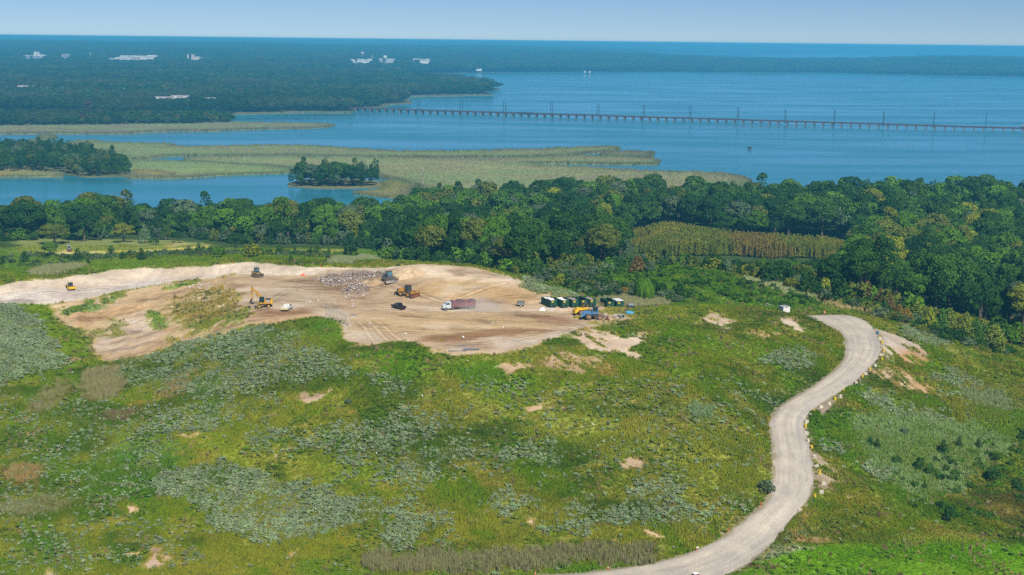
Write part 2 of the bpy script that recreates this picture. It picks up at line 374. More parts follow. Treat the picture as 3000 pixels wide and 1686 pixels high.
BARE = [
    # bare scrapes: outline, colour, strength, softness, raggedness
    (FLANK, (210, 182, 142), 1, 2, 3), (PAD, (206, 180, 146), 1, 1.2, 2.2), (SAND, (229, 211, 187), 1, .8, 1.0),
    ([(0, 868), (200, 848), (330, 840), (400, 824), (540, 814), (640, 808), (640, 813), (543, 822), (388, 848), (233, 877), (150, 890), (0, 894)], (226, 214, 202), .9, 2, 2),
    ([(940, 800), (1050, 795), (1150, 810), (1100, 870), (980, 870), (880, 840), (840, 825)], (172, 146, 114), .7, 4, 6),
    ([(740, 850), (900, 830), (1000, 870), (900, 905), (760, 890)], (206, 188, 162), .6, 5, 6),
    ([(1210, 850), (1260, 826), (1330, 818), (1420, 826), (1520, 850), (1575, 882), (1440, 893), (1330, 880), (1230, 868)], (206, 174, 128), 1, 2, 3),  # tan mound front, darkened: slope shading put into its colour
    ([(1180, 783), (1330, 780), (1420, 800), (1500, 830), (1400, 825), (1270, 812)], (232, 210, 180), .9, 3, 4),  # pale mound top, its brighter light painted into the colour
    ([(1050, 920), (1300, 915), (1560, 928), (1640, 950), (1500, 985), (1300, 990), (1100, 970)], (212, 184, 138), .7, 5, 6),
    ([(1260, 985), (1400, 970), (1560, 955), (1600, 968), (1480, 990), (1340, 1000), (1240, 1000)], (158, 118, 82), .8, 3, 5),
    ([(1300, 1010), (1420, 1005), (1500, 1015), (1440, 1030), (1330, 1030)], (176, 150, 128), .8, 3, 3),
    ([(1440, 1005), (1600, 985), (1720, 945), (1740, 955), (1620, 990), (1560, 1015), (1440, 1034)], (221, 206, 188), .8, 3, 3),
    ([(1560, 925), (1640, 925), (1690, 940), (1640, 955), (1580, 945)], (168, 128, 102), .7, 3, 4),
    ([(760, 915), (900, 905), (930, 918), (820, 930), (750, 928)], (162, 124, 88), .8, 3, 4),
    ([(728, 925), (860, 932), (960, 915), (960, 925), (880, 940), (760, 952), (722, 945)], (222, 186, 148), .7, 2, 2),
    ([(1340, 905), (1560, 905), (1700, 900), (1700, 912), (1560, 915), (1340, 915)], (219, 200, 174), .7, 3, 3),
    ([(470, 860), (620, 818), (660, 830), (640, 850), (560, 875), (480, 880)], (199, 165, 122), .7, 4, 4),
    ([(200, 925), (330, 895), (420, 890), (440, 910), (330, 935), (230, 960)], (204, 168, 122), .7, 3, 4),
    ([(330, 950), (430, 910), (450, 990), (440, 1030), (330, 1050), (280, 1010)], (200, 178, 156), .8, 4, 5),
    ([(520, 1000), (640, 960), (650, 985), (560, 1002)], (196, 160, 118), .6, 3, 4),
    # scrapes on the hill
    ([(1660, 985), (1740, 970), (1830, 990), (1870, 975), (1900, 985), (1870, 1010), (1850, 1040), (1780, 1030), (1700, 1010)], (224, 200, 174), .95, 1.2, 3),
    ([(1580, 1030), (1640, 1022), (1720, 1050), (1740, 1080), (1680, 1090), (1600, 1070)], (200, 172, 142), .75, 2, 4),
    ([(1440, 1062), (1490, 1065), (1560, 1075), (1560, 1092), (1500, 1100), (1450, 1080)], (216, 186, 154), .9, 1.5, 2.5),
    ([(1710, 1055), (1800, 1070), (1810, 1100), (1760, 1110), (1700, 1090)], (196, 166, 136), .7, 2, 3.5),
    ([(2030, 930), (2080, 918), (2130, 925), (2160, 950), (2140, 968), (2070, 955)], (214, 190, 164), .9, 1.2, 3),
    ([(2285, 930), (2320, 935), (2360, 965), (2330, 968), (2300, 950)], (218, 196, 172), .9, 1, 2),
    ([(2190, 975), (2230, 965), (2280, 985), (2250, 992)], (212, 184, 152), .85, 1, 2),
    ([(2260, 940), (2300, 945), (2290, 955), (2265, 952)], (206, 180, 150), .7, 1, 2),
    ([(2575, 955), (2620, 980), (2680, 1010), (2700, 1040), (2640, 1040), (2600, 1060), (2585, 1010)], (205, 190, 176), .9, 1.2, 3),
    ([(2630, 1015), (2680, 1012), (2695, 1045), (2660, 1075), (2625, 1060)], (200, 152, 116), .85, 1.2, 3),
    ([(2610, 1120), (2660, 1105), (2720, 1140), (2740, 1165), (2690, 1160), (2630, 1140)], (194, 156, 116), .85, 1.5, 3),
    ([(2540, 1085), (2600, 1075), (2650, 1090), (2640, 1110), (2560, 1105)], (186, 150, 116), .7, 1.5, 3),
    ([(2440, 1165), (2490, 1165), (2430, 1195), (2380, 1215), (2375, 1205)], (172, 154, 138), .8, 1, 1.5),
    ([(2385, 1330), (2420, 1350), (2460, 1410), (2430, 1440), (2395, 1430), (2392, 1380)], (174, 152, 132), .8, 1, 2),
    ([(2345, 1510), (2368, 1520), (2355, 1560), (2330, 1570), (2325, 1545)], (206, 176, 142), .95, .6, 1),
    ([(2300, 1590), (2360, 1578), (2440, 1576), (2440, 1583), (2350, 1588)], (188, 148, 120), .7, .8, 1.5),
    ([(2485, 1452), (2510, 1460), (2508, 1466), (2490, 1460)], (228, 205, 172), .9, .5, .8),
    ([(860, 1170), (900, 1155), (965, 1146), (975, 1156), (930, 1172), (900, 1186), (865, 1180)], (216, 190, 158), .95, .8, 2),
    ([(1545, 1195), (1590, 1186), (1640, 1190), (1600, 1204), (1560, 1208)], (210, 172, 132), .9, .8, 2),
    ([(1820, 1355), (1860, 1350), (1900, 1362), (1880, 1375), (1840, 1370)], (218, 190, 160), .9, .8, 2),
    ([(1880, 1555), (1900, 1548), (1960, 1578), (1950, 1585), (1910, 1572)], (226, 196, 158), .95, .6, 1),
    ([(1800, 1590), (1850, 1595), (1850, 1603), (1810, 1600)], (206, 166, 124), .7, .8, 1.5),
    ([(350, 1492), (400, 1485), (405, 1495), (380, 1508), (358, 1502)], (222, 190, 158), .95, .5, 1),
    ([(320, 1618), (410, 1618), (405, 1630), (340, 1630)], (222, 192, 150), .8, .6, 1.2),
    ([(440, 1605), (490, 1602), (475, 1630), (510, 1650), (470, 1672), (430, 1660)], (204, 176, 150), .95, .8, 1.5),
    ([(120, 1676), (180, 1678), (180, 1700), (120, 1700)], (200, 172, 150), .9, .6, 1),
    ([(840, 1635), (872, 1610), (878, 1614), (860, 1640)], (206, 172, 138), .9, .4, .8),
    ([(530, 1275), (600, 1262), (605, 1268), (550, 1284)], (216, 186, 150), .8, .6, 1.5),
    ([(460, 1290), (490, 1280), (490, 1288), (465, 1296)], (216, 186, 150), .7, .6, 1.2),
    ([(785, 1350), (810, 1335), (814, 1340), (792, 1357)], (222, 196, 166), .9, .4, .8),
    ([(375, 1187), (420, 1174), (420, 1180), (385, 1192)], (206, 152, 92), .9, .5, 1),
    ([(1530, 1525), (1568, 1522), (1566, 1540), (1540, 1540)], (214, 186, 156), .9, .5, 1),
    ([(200, 1050), (240, 1045), (240, 1058), (205, 1060)], (190, 160, 130), .8, .6, 1),
    ([(1440, 800), (1500, 812), (1548, 828), (1540, 834), (1480, 820)], (226, 208, 184), .9, .8, 1),
    ([(1180, 1195), (1205, 1192), (1205, 1202), (1185, 1202)], (206, 166, 130), .7, .6, 1),
    ([(2000, 1215), (2060, 1210), (2070, 1222), (2010, 1226)], (188, 160, 112), .6, 1, 2),
]
REGROW = [
    # grass coming back on the bare flank and the pad's edges
    ([(195, 905), (270, 875), (330, 862), (370, 866), (330, 890), (250, 915), (200, 925)], (78, 124, 56), .85, 2, 4),
    ([(480, 845), (540, 828), (585, 823), (560, 838), (490, 850)], (110, 138, 66), .9, 1.5, 2),
    ([(460, 905), (560, 850), (640, 840), (690, 860), (715, 900), (700, 930), (600, 965), (520, 945)], (128, 118, 62), .75, 4, 6),
    ([(520, 945), (620, 940), (710, 905), (722, 940), (640, 985), (600, 975)], (112, 132, 62), .8, 4, 5),
    ([(430, 915), (470, 920), (500, 960), (470, 968), (435, 950)], (100, 138, 58), .9, 1.5, 2),
    ([(240, 975), (330, 940), (370, 940), (360, 990), (300, 985), (260, 1000)], (110, 128, 68), .7, 3, 5),
    ([(490, 985), (530, 975), (520, 1000), (495, 1005)], (108, 136, 66), .8, 1.5, 2),
    ([(1530, 830), (1620, 845), (1740, 885), (1700, 892), (1600, 868), (1520, 845)], (130, 138, 72), .7, 2, 3),
    ([(1780, 905), (1870, 903), (1880, 935), (1800, 930), (1700, 935), (1690, 925)], (140, 146, 72), .75, 1.5, 3),
    ([(1700, 945), (1800, 935), (1850, 940), (1760, 955)], (140, 144, 76), .6, 1.5, 3),
    ([(1280, 1025), (1330, 1022), (1340, 1042), (1290, 1036)], (132, 138, 70), .6, 1, 2),
    ([(1285, 990), (1310, 992), (1305, 1002), (1285, 1000)], (132, 140, 72), .6, .6, 1),
]
WEED = [  # pale grey-green weed thickets: outline, density
    (BLOCK, 2.4),
    ([(330, 1060), (500, 1010), (640, 990), (750, 970), (830, 985), (1000, 1050), (1010, 1100), (860, 1130), (700, 1150), (600, 1180), (480, 1150), (400, 1130)], .85),
    ([(460, 1230), (640, 1160), (800, 1130), (830, 1190), (700, 1250), (560, 1270), (450, 1260)], .55),
    ([(680, 1260), (760, 1210), (830, 1250), (940, 1290), (1180, 1200), (1290, 1240), (1250, 1310), (1120, 1330), (960, 1320), (860, 1340), (760, 1330)], .7),
    ([(440, 1450), (520, 1370), (600, 1360), (720, 1390), (820, 1400), (960, 1440), (1180, 1480), (1190, 1510), (1000, 1530), (920, 1580), (760, 1590), (640, 1560), (540, 1480)], 1.3),
    ([(1110, 1560), (1180, 1510), (1340, 1540), (1300, 1600), (1140, 1590)], .85),
    ([(1230, 1310), (1470, 1300), (1690, 1310), (1690, 1360), (1500, 1370), (1240, 1360)], .65),
    ([(1000, 1340), (1240, 1350), (1300, 1420), (1180, 1460), (1000, 1420)], .5),
    ([(1770, 1510), (1880, 1420), (2000, 1410), (2180, 1460), (2180, 1500), (2000, 1520), (1860, 1560), (1800, 1540)], 1.0),
    ([(1530, 1470), (1720, 1460), (1730, 1500), (1600, 1520)], .7), ([(1540, 1550), (1730, 1530), (1720, 1570), (1560, 1575)], .8),
    ([(1400, 1440), (1560, 1420), (1600, 1480), (1450, 1500)], .5),
    ([(2230, 1020), (2320, 1020), (2430, 1060), (2400, 1100), (2300, 1080), (2240, 1060)], .8), ([(2120, 1150), (2310, 1130), (2270, 1190), (2130, 1180)], .45),
    ([(2020, 1180), (2180, 1170), (2200, 1220), (2040, 1230)], .3),
    ([(2510, 1140), (2570, 1150), (2680, 1190), (2810, 1200), (2780, 1225), (2640, 1225), (2540, 1195)], .8), ([(2680, 1060), (2780, 1080), (2890, 1120), (2850, 1160), (2760, 1130), (2690, 1090)], .7),
    ([(2750, 1120), (2830, 1140), (2830, 1170), (2750, 1160)], .7), ([(2540, 1380), (2600, 1370), (2610, 1400), (2560, 1400)], .9), ([(2420, 1300), (2480, 1310), (2470, 1330), (2430, 1320)], .6),
    ([(1470, 830), (1540, 815), (1640, 850), (1720, 882), (1690, 890), (1580, 855), (1500, 845)], .8), ([(2230, 880), (2290, 885), (2280, 905), (2220, 900)], .8),
    ([(0, 1150), (500, 1170), (560, 1400), (300, 1500), (0, 1500)], .16), ([(0, 1500), (500, 1500), (620, 1660), (0, 1686)], .12), ([(1300, 1180), (2200, 1120), (2230, 1420), (1300, 1420)], .08),
    ([(1340, 1110), (1640, 1130), (1640, 1170), (1380, 1160)], .3), ([(2650, 960), (2780, 1000), (2760, 1020), (2650, 990)], .5),
    ([(1120, 1120), (1200, 1110), (1200, 1150), (1120, 1160)], .6),
]
REED = [  # tall reeds and rank grass: outline, colour, height, density
    ([(1060, 1665), (1100, 1640), (1400, 1618), (1750, 1600), (1910, 1615), (1915, 1642), (1700, 1655), (1400, 1665), (1180, 1680)], (112, 104, 78), 1.7, 1.0),
    ([(250, 1090), (340, 1075), (355, 1110), (350, 1160), (280, 1175), (260, 1140)], (118, 106, 80), 1.4, 1.0),
    ([(300, 1218), (340, 1208), (390, 1205), (388, 1222), (330, 1243), (305, 1235)], (98, 76, 62), 1.3, 1.2),
    ([(20, 1385), (70, 1365), (120, 1375), (115, 1400), (50, 1415)], (130, 100, 66), 1.2, 1.1),
    ([(480, 1125), (560, 1085), (545, 1150), (490, 1170)], (126, 106, 76), 1.1, .8),
    ([(90, 1180), (180, 1110), (200, 1150), (120, 1215)], (112, 104, 74), 1.3, .9),
    ([(0, 1490), (160, 1455), (210, 1490), (40, 1530)], (108, 104, 76), 1.3, .8),
    ([(2490, 1225), (2650, 1220), (2850, 1230), (2960, 1300), (2820, 1400), (2720, 1480), (2600, 1400), (2530, 1330)], (112, 136, 86), 1.0, .45),
    ([(2820, 1160), (2900, 1140), (2960, 1180), (2900, 1200)], (112, 122, 88), 1.4, 1.0),
    ([(1740, 884), (1850, 870), (1960, 882), (1950, 897), (1860, 903), (1760, 900)], (128, 122, 92), 1.6, 1.0),
    ([(90, 795), (200, 778), (250, 782), (170, 803), (95, 810)], (118, 116, 90), 1.5, .8),
    ([(970, 765), (1060, 752), (1110, 760), (1040, 775), (980, 778)], (120, 126, 96), 1.5, .9),
    ([(2390, 862), (2470, 885), (2560, 912), (2560, 922), (2470, 902), (2400, 876)], (166, 146, 104), 1.4, .8),
    ([(2180, 815), (2280, 838), (2390, 868), (2380, 880), (2290, 858), (2190, 828)], (140, 146, 108), 1.4, .8),
    ([(2030, 1200), (2090, 1190), (2085, 1215), (2040, 1225)], (100, 122, 86), 1.2, .6),
    ([(2290, 1580), (2360, 1560), (2370, 1580), (2300, 1592)], (120, 118, 80), 1.2, .8),
]
WREED = [(gnd(*zip(*p)), c, h, d) for p, c, h, d in REED]
WWEED = [(gnd(*zip(*p)), d) for p, d in WEED]


def weed_density(X, Y):
    d = np.zeros(len(X))
    nz = .7 * fbm(X, Y, 9, 41, 3) + .3 * fbm(X * .6 + Y * .5, Y - X * .3, 3.2, 47, 2)
    for P, v in WWEED:
        lo = P[:, :2].min(0) - 4; hi = P[:, :2].max(0) + 4
        k = (X > lo[0]) & (X < hi[0]) & (Y > lo[1]) & (Y < hi[1])
        if k.any():
            s = sdist(P, X[k], Y[k]) + (nz[k] - .5) * 16
            th = .53 - .15 * min(v, 2.4)
            d[k] = np.maximum(d[k], sstep(-2.5, 3, s) * (min(v, 1) if v < .4 else v * sstep(th - .12, th + .05, nz[k])))
    return d


TRACKS = [(smooth_line(gnd(*zip(*p)), 26) if len(p) > 2 else gnd(*zip(*p)), w) for p, w in [
    ([(1700, 915), (1560, 912), (1430, 912), (1300, 915), (1180, 912), (1080, 900)], 1.0), ([(1800, 912), (1640, 925), (1480, 925), (1320, 922), (1168, 908)], .9), ([(1720, 940), (1560, 950), (1400, 945), (1250, 935), (1120, 925), (1040, 905)], 1.0),
    ([(1700, 955), (1560, 985), (1420, 1000), (1300, 995), (1160, 980), (1060, 960)], 1.1), ([(1660, 965), (1540, 1000), (1430, 1015), (1320, 1010)], 1.0), ([(1200, 865), (1130, 845), (1080, 838)], 1.3), ([(1195, 870), (1120, 880), (1040, 880), (960, 870), (880, 850)], 1.3),
    ([(1140, 828), (1180, 845), (1230, 870), (1300, 885)], 1.3), ([(842, 908), (900, 890), (980, 890), (1080, 905), (1170, 905)], .8), ([(773, 905), (800, 870), (860, 840), (900, 830)], 1.0), ([(752, 815), (820, 815), (900, 825), (980, 845)], 1.1), ([(752, 812), (690, 818), (640, 822)], 1.1),
    ([(207, 852), (300, 845), (420, 826), (540, 815), (640, 808), (740, 803)], 1.1), ([(0, 880), (120, 868), (207, 852)], 1.1), ([(0, 868), (140, 852), (330, 838), (520, 818)], 1.2), ([(1050, 945), (1090, 960), (1060, 985), (1100, 1000)], .9), ([(1075, 940), (1120, 962), (1095, 985), (1140, 998)], .9), ([(1100, 940), (1150, 962), (1125, 985), (1180, 998)], .9),
    ([(180, 945), (260, 930), (340, 910), (420, 890), (520, 860)], 1.0), ([(1520, 900), (1440, 885), (1330, 880), (1240, 870)], .9), ([(1480, 830), (1400, 850), (1330, 880)], 1.2), ([(1560, 868), (1480, 868), (1380, 885)], 1.0)]]


def land(X, Y):
    """(rgb albedo, bareness 0..1) of the near ground"""
    n = len(X)
    a = .6 * fbm(X, Y, 24, 1, 4) + .4 * fbm(X + .4 * Y, Y - .3 * X, 6, 2, 3); b = fbm(X + Y * .5, Y, 6, 5, 4); c = fbm(X, Y, 60, 9, 3); e = fbm(X * .7 - Y * .5, Y * 1.2, 3.0, 15, 3)
    mid, dark, bright, yel, tan = lin(112, 122, 44), lin(74, 96, 32), lin(98, 126, 22), lin(136, 136, 56), lin(160, 144, 88)
    col = np.tile(mid, (n, 1))

    def mix(cl, m):
        nonlocal col
        col = col * (1 - m[:, None]) + np.asarray(cl) * m[:, None]
    mix(dark, sstep(.48, .6, a) * .9); mix(bright, sstep(.5, .62, 1 - a) * .75)
    mix(yel, sstep(.5, .64, b) * sstep(.35, .6, c) * .85); mix(tan, sstep(.6, .72, e) * .45 + sstep(.62, .75, 1 - b) * .3)
    st1 = fbm((X + Y * .45) * .9, (Y - X * .35) * .34, 6, 121, 3); st3 = fbm((X - Y * .3) * .5, Y * 1.3, 14, 127, 4)
    mix(lin(86, 120, 18), sstep(.56, .7, st1) * .65); mix(lin(136, 134, 66), sstep(.54, .68, 1 - st1) * .6); mix(lin(64, 90, 28), sstep(.54, .66, st3) * .65); mix(lin(120, 132, 44), sstep(.58, .7, 1 - st3) * .5)
    woods = sstep(560, 600, Y)
    mix(lin(64, 82, 44), woods * .0)
    strip = sstep(505, 530, Y) * (X < 40) * 1.0
    mix(lin(98, 130, 50), strip * .75 * sstep(.3, .6, a + .15))
    far = sstep(690, 720, Y) + ((X > 40) & (Y > 560)) * 1.0
    mix(lin(66, 84, 44), np.clip(far, 0, 1))
    bare = np.zeros(n)
    for pix, cl, st, so, ra in PATCH:
        m = pmask(pix, X, Y, so, ra, 6, 3) * st
        mix(lin(*cl), m * (.75 + .5 * (b - .5)))
    for k, (pix, cl, st, so, ra) in enumerate(BARE):
        m = pmask(pix, X, Y, so * (1.3 if k > 17 else 1), ra * (1.7 if k > 17 else 1), 4 if ra < 3 else 6, 20 + k) * st
        if k > 17:   # scrapes on the hill are streaked with grass
            st2 = .65 * fbm(X * 1.0 + Y * .6, (Y - X * .6) * .16, 1.3, 61, 3) + .35 * fbm(X, Y, 5, 63, 3)
            m = m * sstep(.42, .56, st2 + .12 * m)
        mix(lin(*cl), m); bare = np.maximum(bare, m) if k not in () else bare
    for k, (pix, cl, st, so, ra) in enumerate(REGROW):
        m = pmask(pix, X, Y, so, ra, 4, 80 + k) * st * sstep(.36, .56, fbm(X, Y, 4, 90, 3) + .12)
        mix(lin(*cl), m); bare = bare * (1 - m)
    for P, cl, h, d in WREED:
        m = pmask(None, X, Y, 3, 4, 6, 7, world=P)
        mix(lin(*cl) * 1.0, m * .8); bare = bare * (1 - m)
    # churned and tracked soil
    t1 = fbm(X * .55 + .2 * Y, Y * 1.3, 6, 71, 5); t2 = fbm(X, Y, 2.2, 75, 3); t3 = fbm(X + .3 * Y, Y * 1.6, 14, 78, 4)
    k = 1 + bare * ((t1 - .5) * .5 + (t2 - .5) * .35 + (t3 - .5) * .45)
    warm = bare[:, None] * (t3[:, None] - .5) * np.array([0, .10, .22])
    col = col * np.clip(k, .3, 1.6)[:, None] * (1 + warm)
    for P, wd in TRACKS:
        lo = P[:, :2].min(0) - 4; hi = P[:, :2].max(0) + 4; kk_ = (X > lo[0]) & (X < hi[0]) & (Y > lo[1]) & (Y < hi[1])
        if kk_.any():
            x, y = X[kk_], Y[kk_]; dd = np.full(len(x), 1e9)
            for i in range(len(P) - 1):
                e = P[i + 1, :2] - P[i, :2]; t_ = np.clip(((x - P[i, 0]) * e[0] + (y - P[i, 1]) * e[1]) / (e @ e), 0, 1)
                dd = np.minimum(dd, np.hypot(x - P[i, 0] - t_ * e[0], y - P[i, 1] - t_ * e[1]))
            m_ = np.exp(-((dd - wd) / .34) ** 2) * (.35 + .9 * fbm(x, y, 5, 141, 2)) * bare[kk_]
            col[kk_] *= (1 - .42 * np.clip(m_, 0, 1))[:, None]
            m_ = np.exp(-(dd / (wd * .55)) ** 2) * .16 * bare[kk_]; col[kk_] *= (1 + m_)[:, None]
    pale = bare * sstep(.6, .72, t3) * .4
    mix(lin(228, 214, 196), pale * (Y < 470))
    mix(lin(126, 92, 64), bare * sstep(.62, .74, 1 - t1) * .4 * (Y < 480))
    col = col * (1.0 - .28 * bare)[:, None]
    return np.clip(col, .004, .9), bare


near = (fy > 240) & (fy < 760) & (np.abs(fx / fy) < .6)
colv = np.tile(lin(66, 84, 44), (len(fx), 1)); barev = np.zeros(len(fx))
colv[near], barev[near] = land(fx[near], fy[near])
# shoulder of the road is gravelly
sh = sstep(-2.6, -.4, RD + (fbm(fx, fy, 2.5, 33, 2) - .5) * 2.0) * (RD > -50)
colv = colv * (1 - sh[:, None] * .8) + lin(172, 158, 140) * .7 * sh[:, None] * .8
barev = np.maximum(barev, sh * .9)
colv[fy > 1000] = lin(70, 80, 50)
# relief: tussocks on the grass, ruts on the soil
gr = (1 - barev) * near
rel = (fbm(fx, fy, 7, 51, 3) - .5) * 1.0 * gr + (fbm(fx, fy, 2.0, 55, 2) - .5) * .55 * gr + (fbm(fx * .5, fy * 1.5, 3.0, 57, 3) - .5) * .32 * barev * near
flm = pmask(FLANK, fx[near], fy[near], 2, .5)
sandm = pmask(SAND, fx[near], fy[near], 1.5, .5)
rn = rel[near]; rn += sandm * ((fbm(fx[near] * 1.2 + fy[near] * .25, fy[near] * .3, 2.6, 67, 3) - .5) * .8 + (fbm(fx[near], fy[near], 9, 69, 3) - .5) * .9); rn += flm * ((fbm(fx[near] * .5 + fy[near] * .3, fy[near] * 1.1 - fx[near] * .4, 4.5, 167, 4) - .5) * 2.4); rel[near] = rn
rel *= sstep(-.2, -2.5, RD)
Zg = Zg + rel.reshape(NY, NS)


# ------------------------------------------------------------------ helpers
def new_mat(name):
    m = bpy.data.materials.new(name); m.use_nodes = True
    nt = m.node_tree; nt.nodes.clear()
    out = nt.nodes.new('ShaderNodeOutputMaterial')
    return m, nt, out


def N(nt, typ, **kw):
    n = nt.nodes.new(typ)
    for k, v in kw.items():
        setattr(n, k, v)
    return n


def simple(name, rgb, rough=.7, metal=0, vary=.25, scale=1.5, dirt=None, spec=.4):
    """painted, dusty or plain surface: a procedural noise breaks the colour up"""
    m, nt, out = new_mat(name); L = nt.links
    p = N(nt, 'ShaderNodeBsdfPrincipled'); p.inputs['Roughness'].default_value = rough; p.inputs['Metallic'].default_value = metal
    p.inputs['Specular IOR Level'].default_value = spec
    tc = N(nt, 'ShaderNodeTexCoord'); nz = N(nt, 'ShaderNodeTexNoise'); nz.inputs['Scale'].default_value = scale; nz.inputs['Detail'].default_value = 5
    L.new(tc.outputs['Object'], nz.inputs['Vector'])
    rp = N(nt, 'ShaderNodeValToRGB')
    c = lin(*rgb) * .85
    d = lin(*dirt) * .85 if dirt else c * (1 - vary)
    rp.color_ramp.elements[0].position = .35; rp.color_ramp.elements[1].position = .62
    rp.color_ramp.elements[0].color = (*d, 1); rp.color_ramp.elements[1].color = (*np.clip(c * (1 + vary * .3), 0, .95), 1)
    L.new(nz.outputs['Fac'], rp.inputs['Fac']); L.new(rp.outputs['Color'], p.inputs['Base Color']); L.new(p.outputs[0], out.inputs[0])
    return m


def foliage(name, src, transl=.25, vary=.5, up=0):
    """leaves: tint from the object's own colour or from the instance, each leaf clump a little different"""
    m, nt, out = new_mat(name); L = nt.links
    if src == 'object':
        a = N(nt, 'ShaderNodeObjectInfo'); col = a.outputs['Color']
    else:
        a = N(nt, 'ShaderNodeAttribute'); a.attribute_type = 'INSTANCER'; a.attribute_name = 'tint'; col = a.outputs['Color']
    g = N(nt, 'ShaderNodeNewGeometry'); mr = N(nt, 'ShaderNodeMapRange')
    mr.inputs['To Min'].default_value = 1 - vary; mr.inputs['To Max'].default_value = 1 + vary
    L.new(g.outputs['Random Per Island'], mr.inputs['Value'])
    v = N(nt, 'ShaderNodeVectorMath', operation='SCALE'); L.new(col, v.inputs[0]); L.new(mr.outputs[0], v.inputs['Scale'])
    d = N(nt, 'ShaderNodeBsdfDiffuse'); t = N(nt, 'ShaderNodeBsdfTranslucent'); mx = N(nt, 'ShaderNodeMixShader'); mx.inputs[0].default_value = transl
    if up:      # blades bend every way: shade a tuft mostly as one upright mass
        n1 = N(nt, 'ShaderNodeVectorMath', operation='SCALE'); n1.inputs['Scale'].default_value = 1 - up; L.new(g.outputs['Normal'], n1.inputs[0])
        n2 = N(nt, 'ShaderNodeVectorMath', operation='ADD'); n2.inputs[1].default_value = (0, 0, up); L.new(n1.outputs[0], n2.inputs[0])
        n3 = N(nt, 'ShaderNodeVectorMath', operation='NORMALIZE'); L.new(n2.outputs[0], n3.inputs[0]); L.new(n3.outputs[0], d.inputs['Normal'])
    L.new(v.outputs[0], d.inputs[0]); L.new(v.outputs[0], t.inputs[0]); L.new(d.outputs[0], mx.inputs[1]); L.new(t.outputs[0], mx.inputs[2]); L.new(mx.outputs[0], out.inputs[0])
    return m


LEAF_OBJ = foliage('leaves', 'object', .25, .32); LEAF_INST = foliage('leaves_mass', 'inst', .25, .32); GRASS_INST = foliage('grass_blades', 'inst', .15, .18, .62); WEED_INST = foliage('weed_leaves', 'inst', .2, .24, .4)
BARK = simple('bark', (112, 98, 84), .9, vary=.4, scale=3)
DEADWOOD = simple('dead_wood', (178, 166, 150), .9, vary=.3, scale=3)


def raw_mesh(name, v, f, mat=None, smooth=False):
    me = bpy.data.meshes.new(name)
    v = np.asarray(v, np.float32)
    if isinstance(f, np.ndarray):
        n, k = f.shape
        me.vertices.add(len(v)); me.vertices.foreach_set('co', v.ravel())
        me.loops.add(n * k); me.loops.foreach_set('vertex_index', f.astype(np.int32).ravel())
        me.polygons.add(n); me.polygons.foreach_set('loop_start', np.arange(0, n * k, k, dtype=np.int32)); me.polygons.foreach_set('loop_total', np.full(n, k, np.int32))
        me.update(calc_edges=True)
    else:
        me.from_pydata([tuple(map(float, p)) for p in v], [], f)
    if smooth:
        me.polygons.foreach_set('use_smooth', np.ones(len(me.polygons), bool))
    if mat: me.materials.append(mat)
    me.update()
    return me


def link(name, me, parent=None, loc=None):
    o = bpy.data.objects.new(name, me); COL.objects.link(o)
    if parent: o.parent = parent
    if loc is not None: o.location = loc
    return o


def tag(o, label=None, cat=None, group=None, kind=None):
    if label: o['label'] = label
    if cat: o['category'] = cat
    if group: o['group'] = group
    if kind: o['kind'] = kind
    return o


def thing(name, label, cat, loc, rz=0, group=None):
    o = bpy.data.objects.new(name, None); COL.objects.link(o)
    o.empty_display_size = .5; o.location = loc; o.rotation_euler = (0, 0, rz)
    return tag(o, label, cat, group)


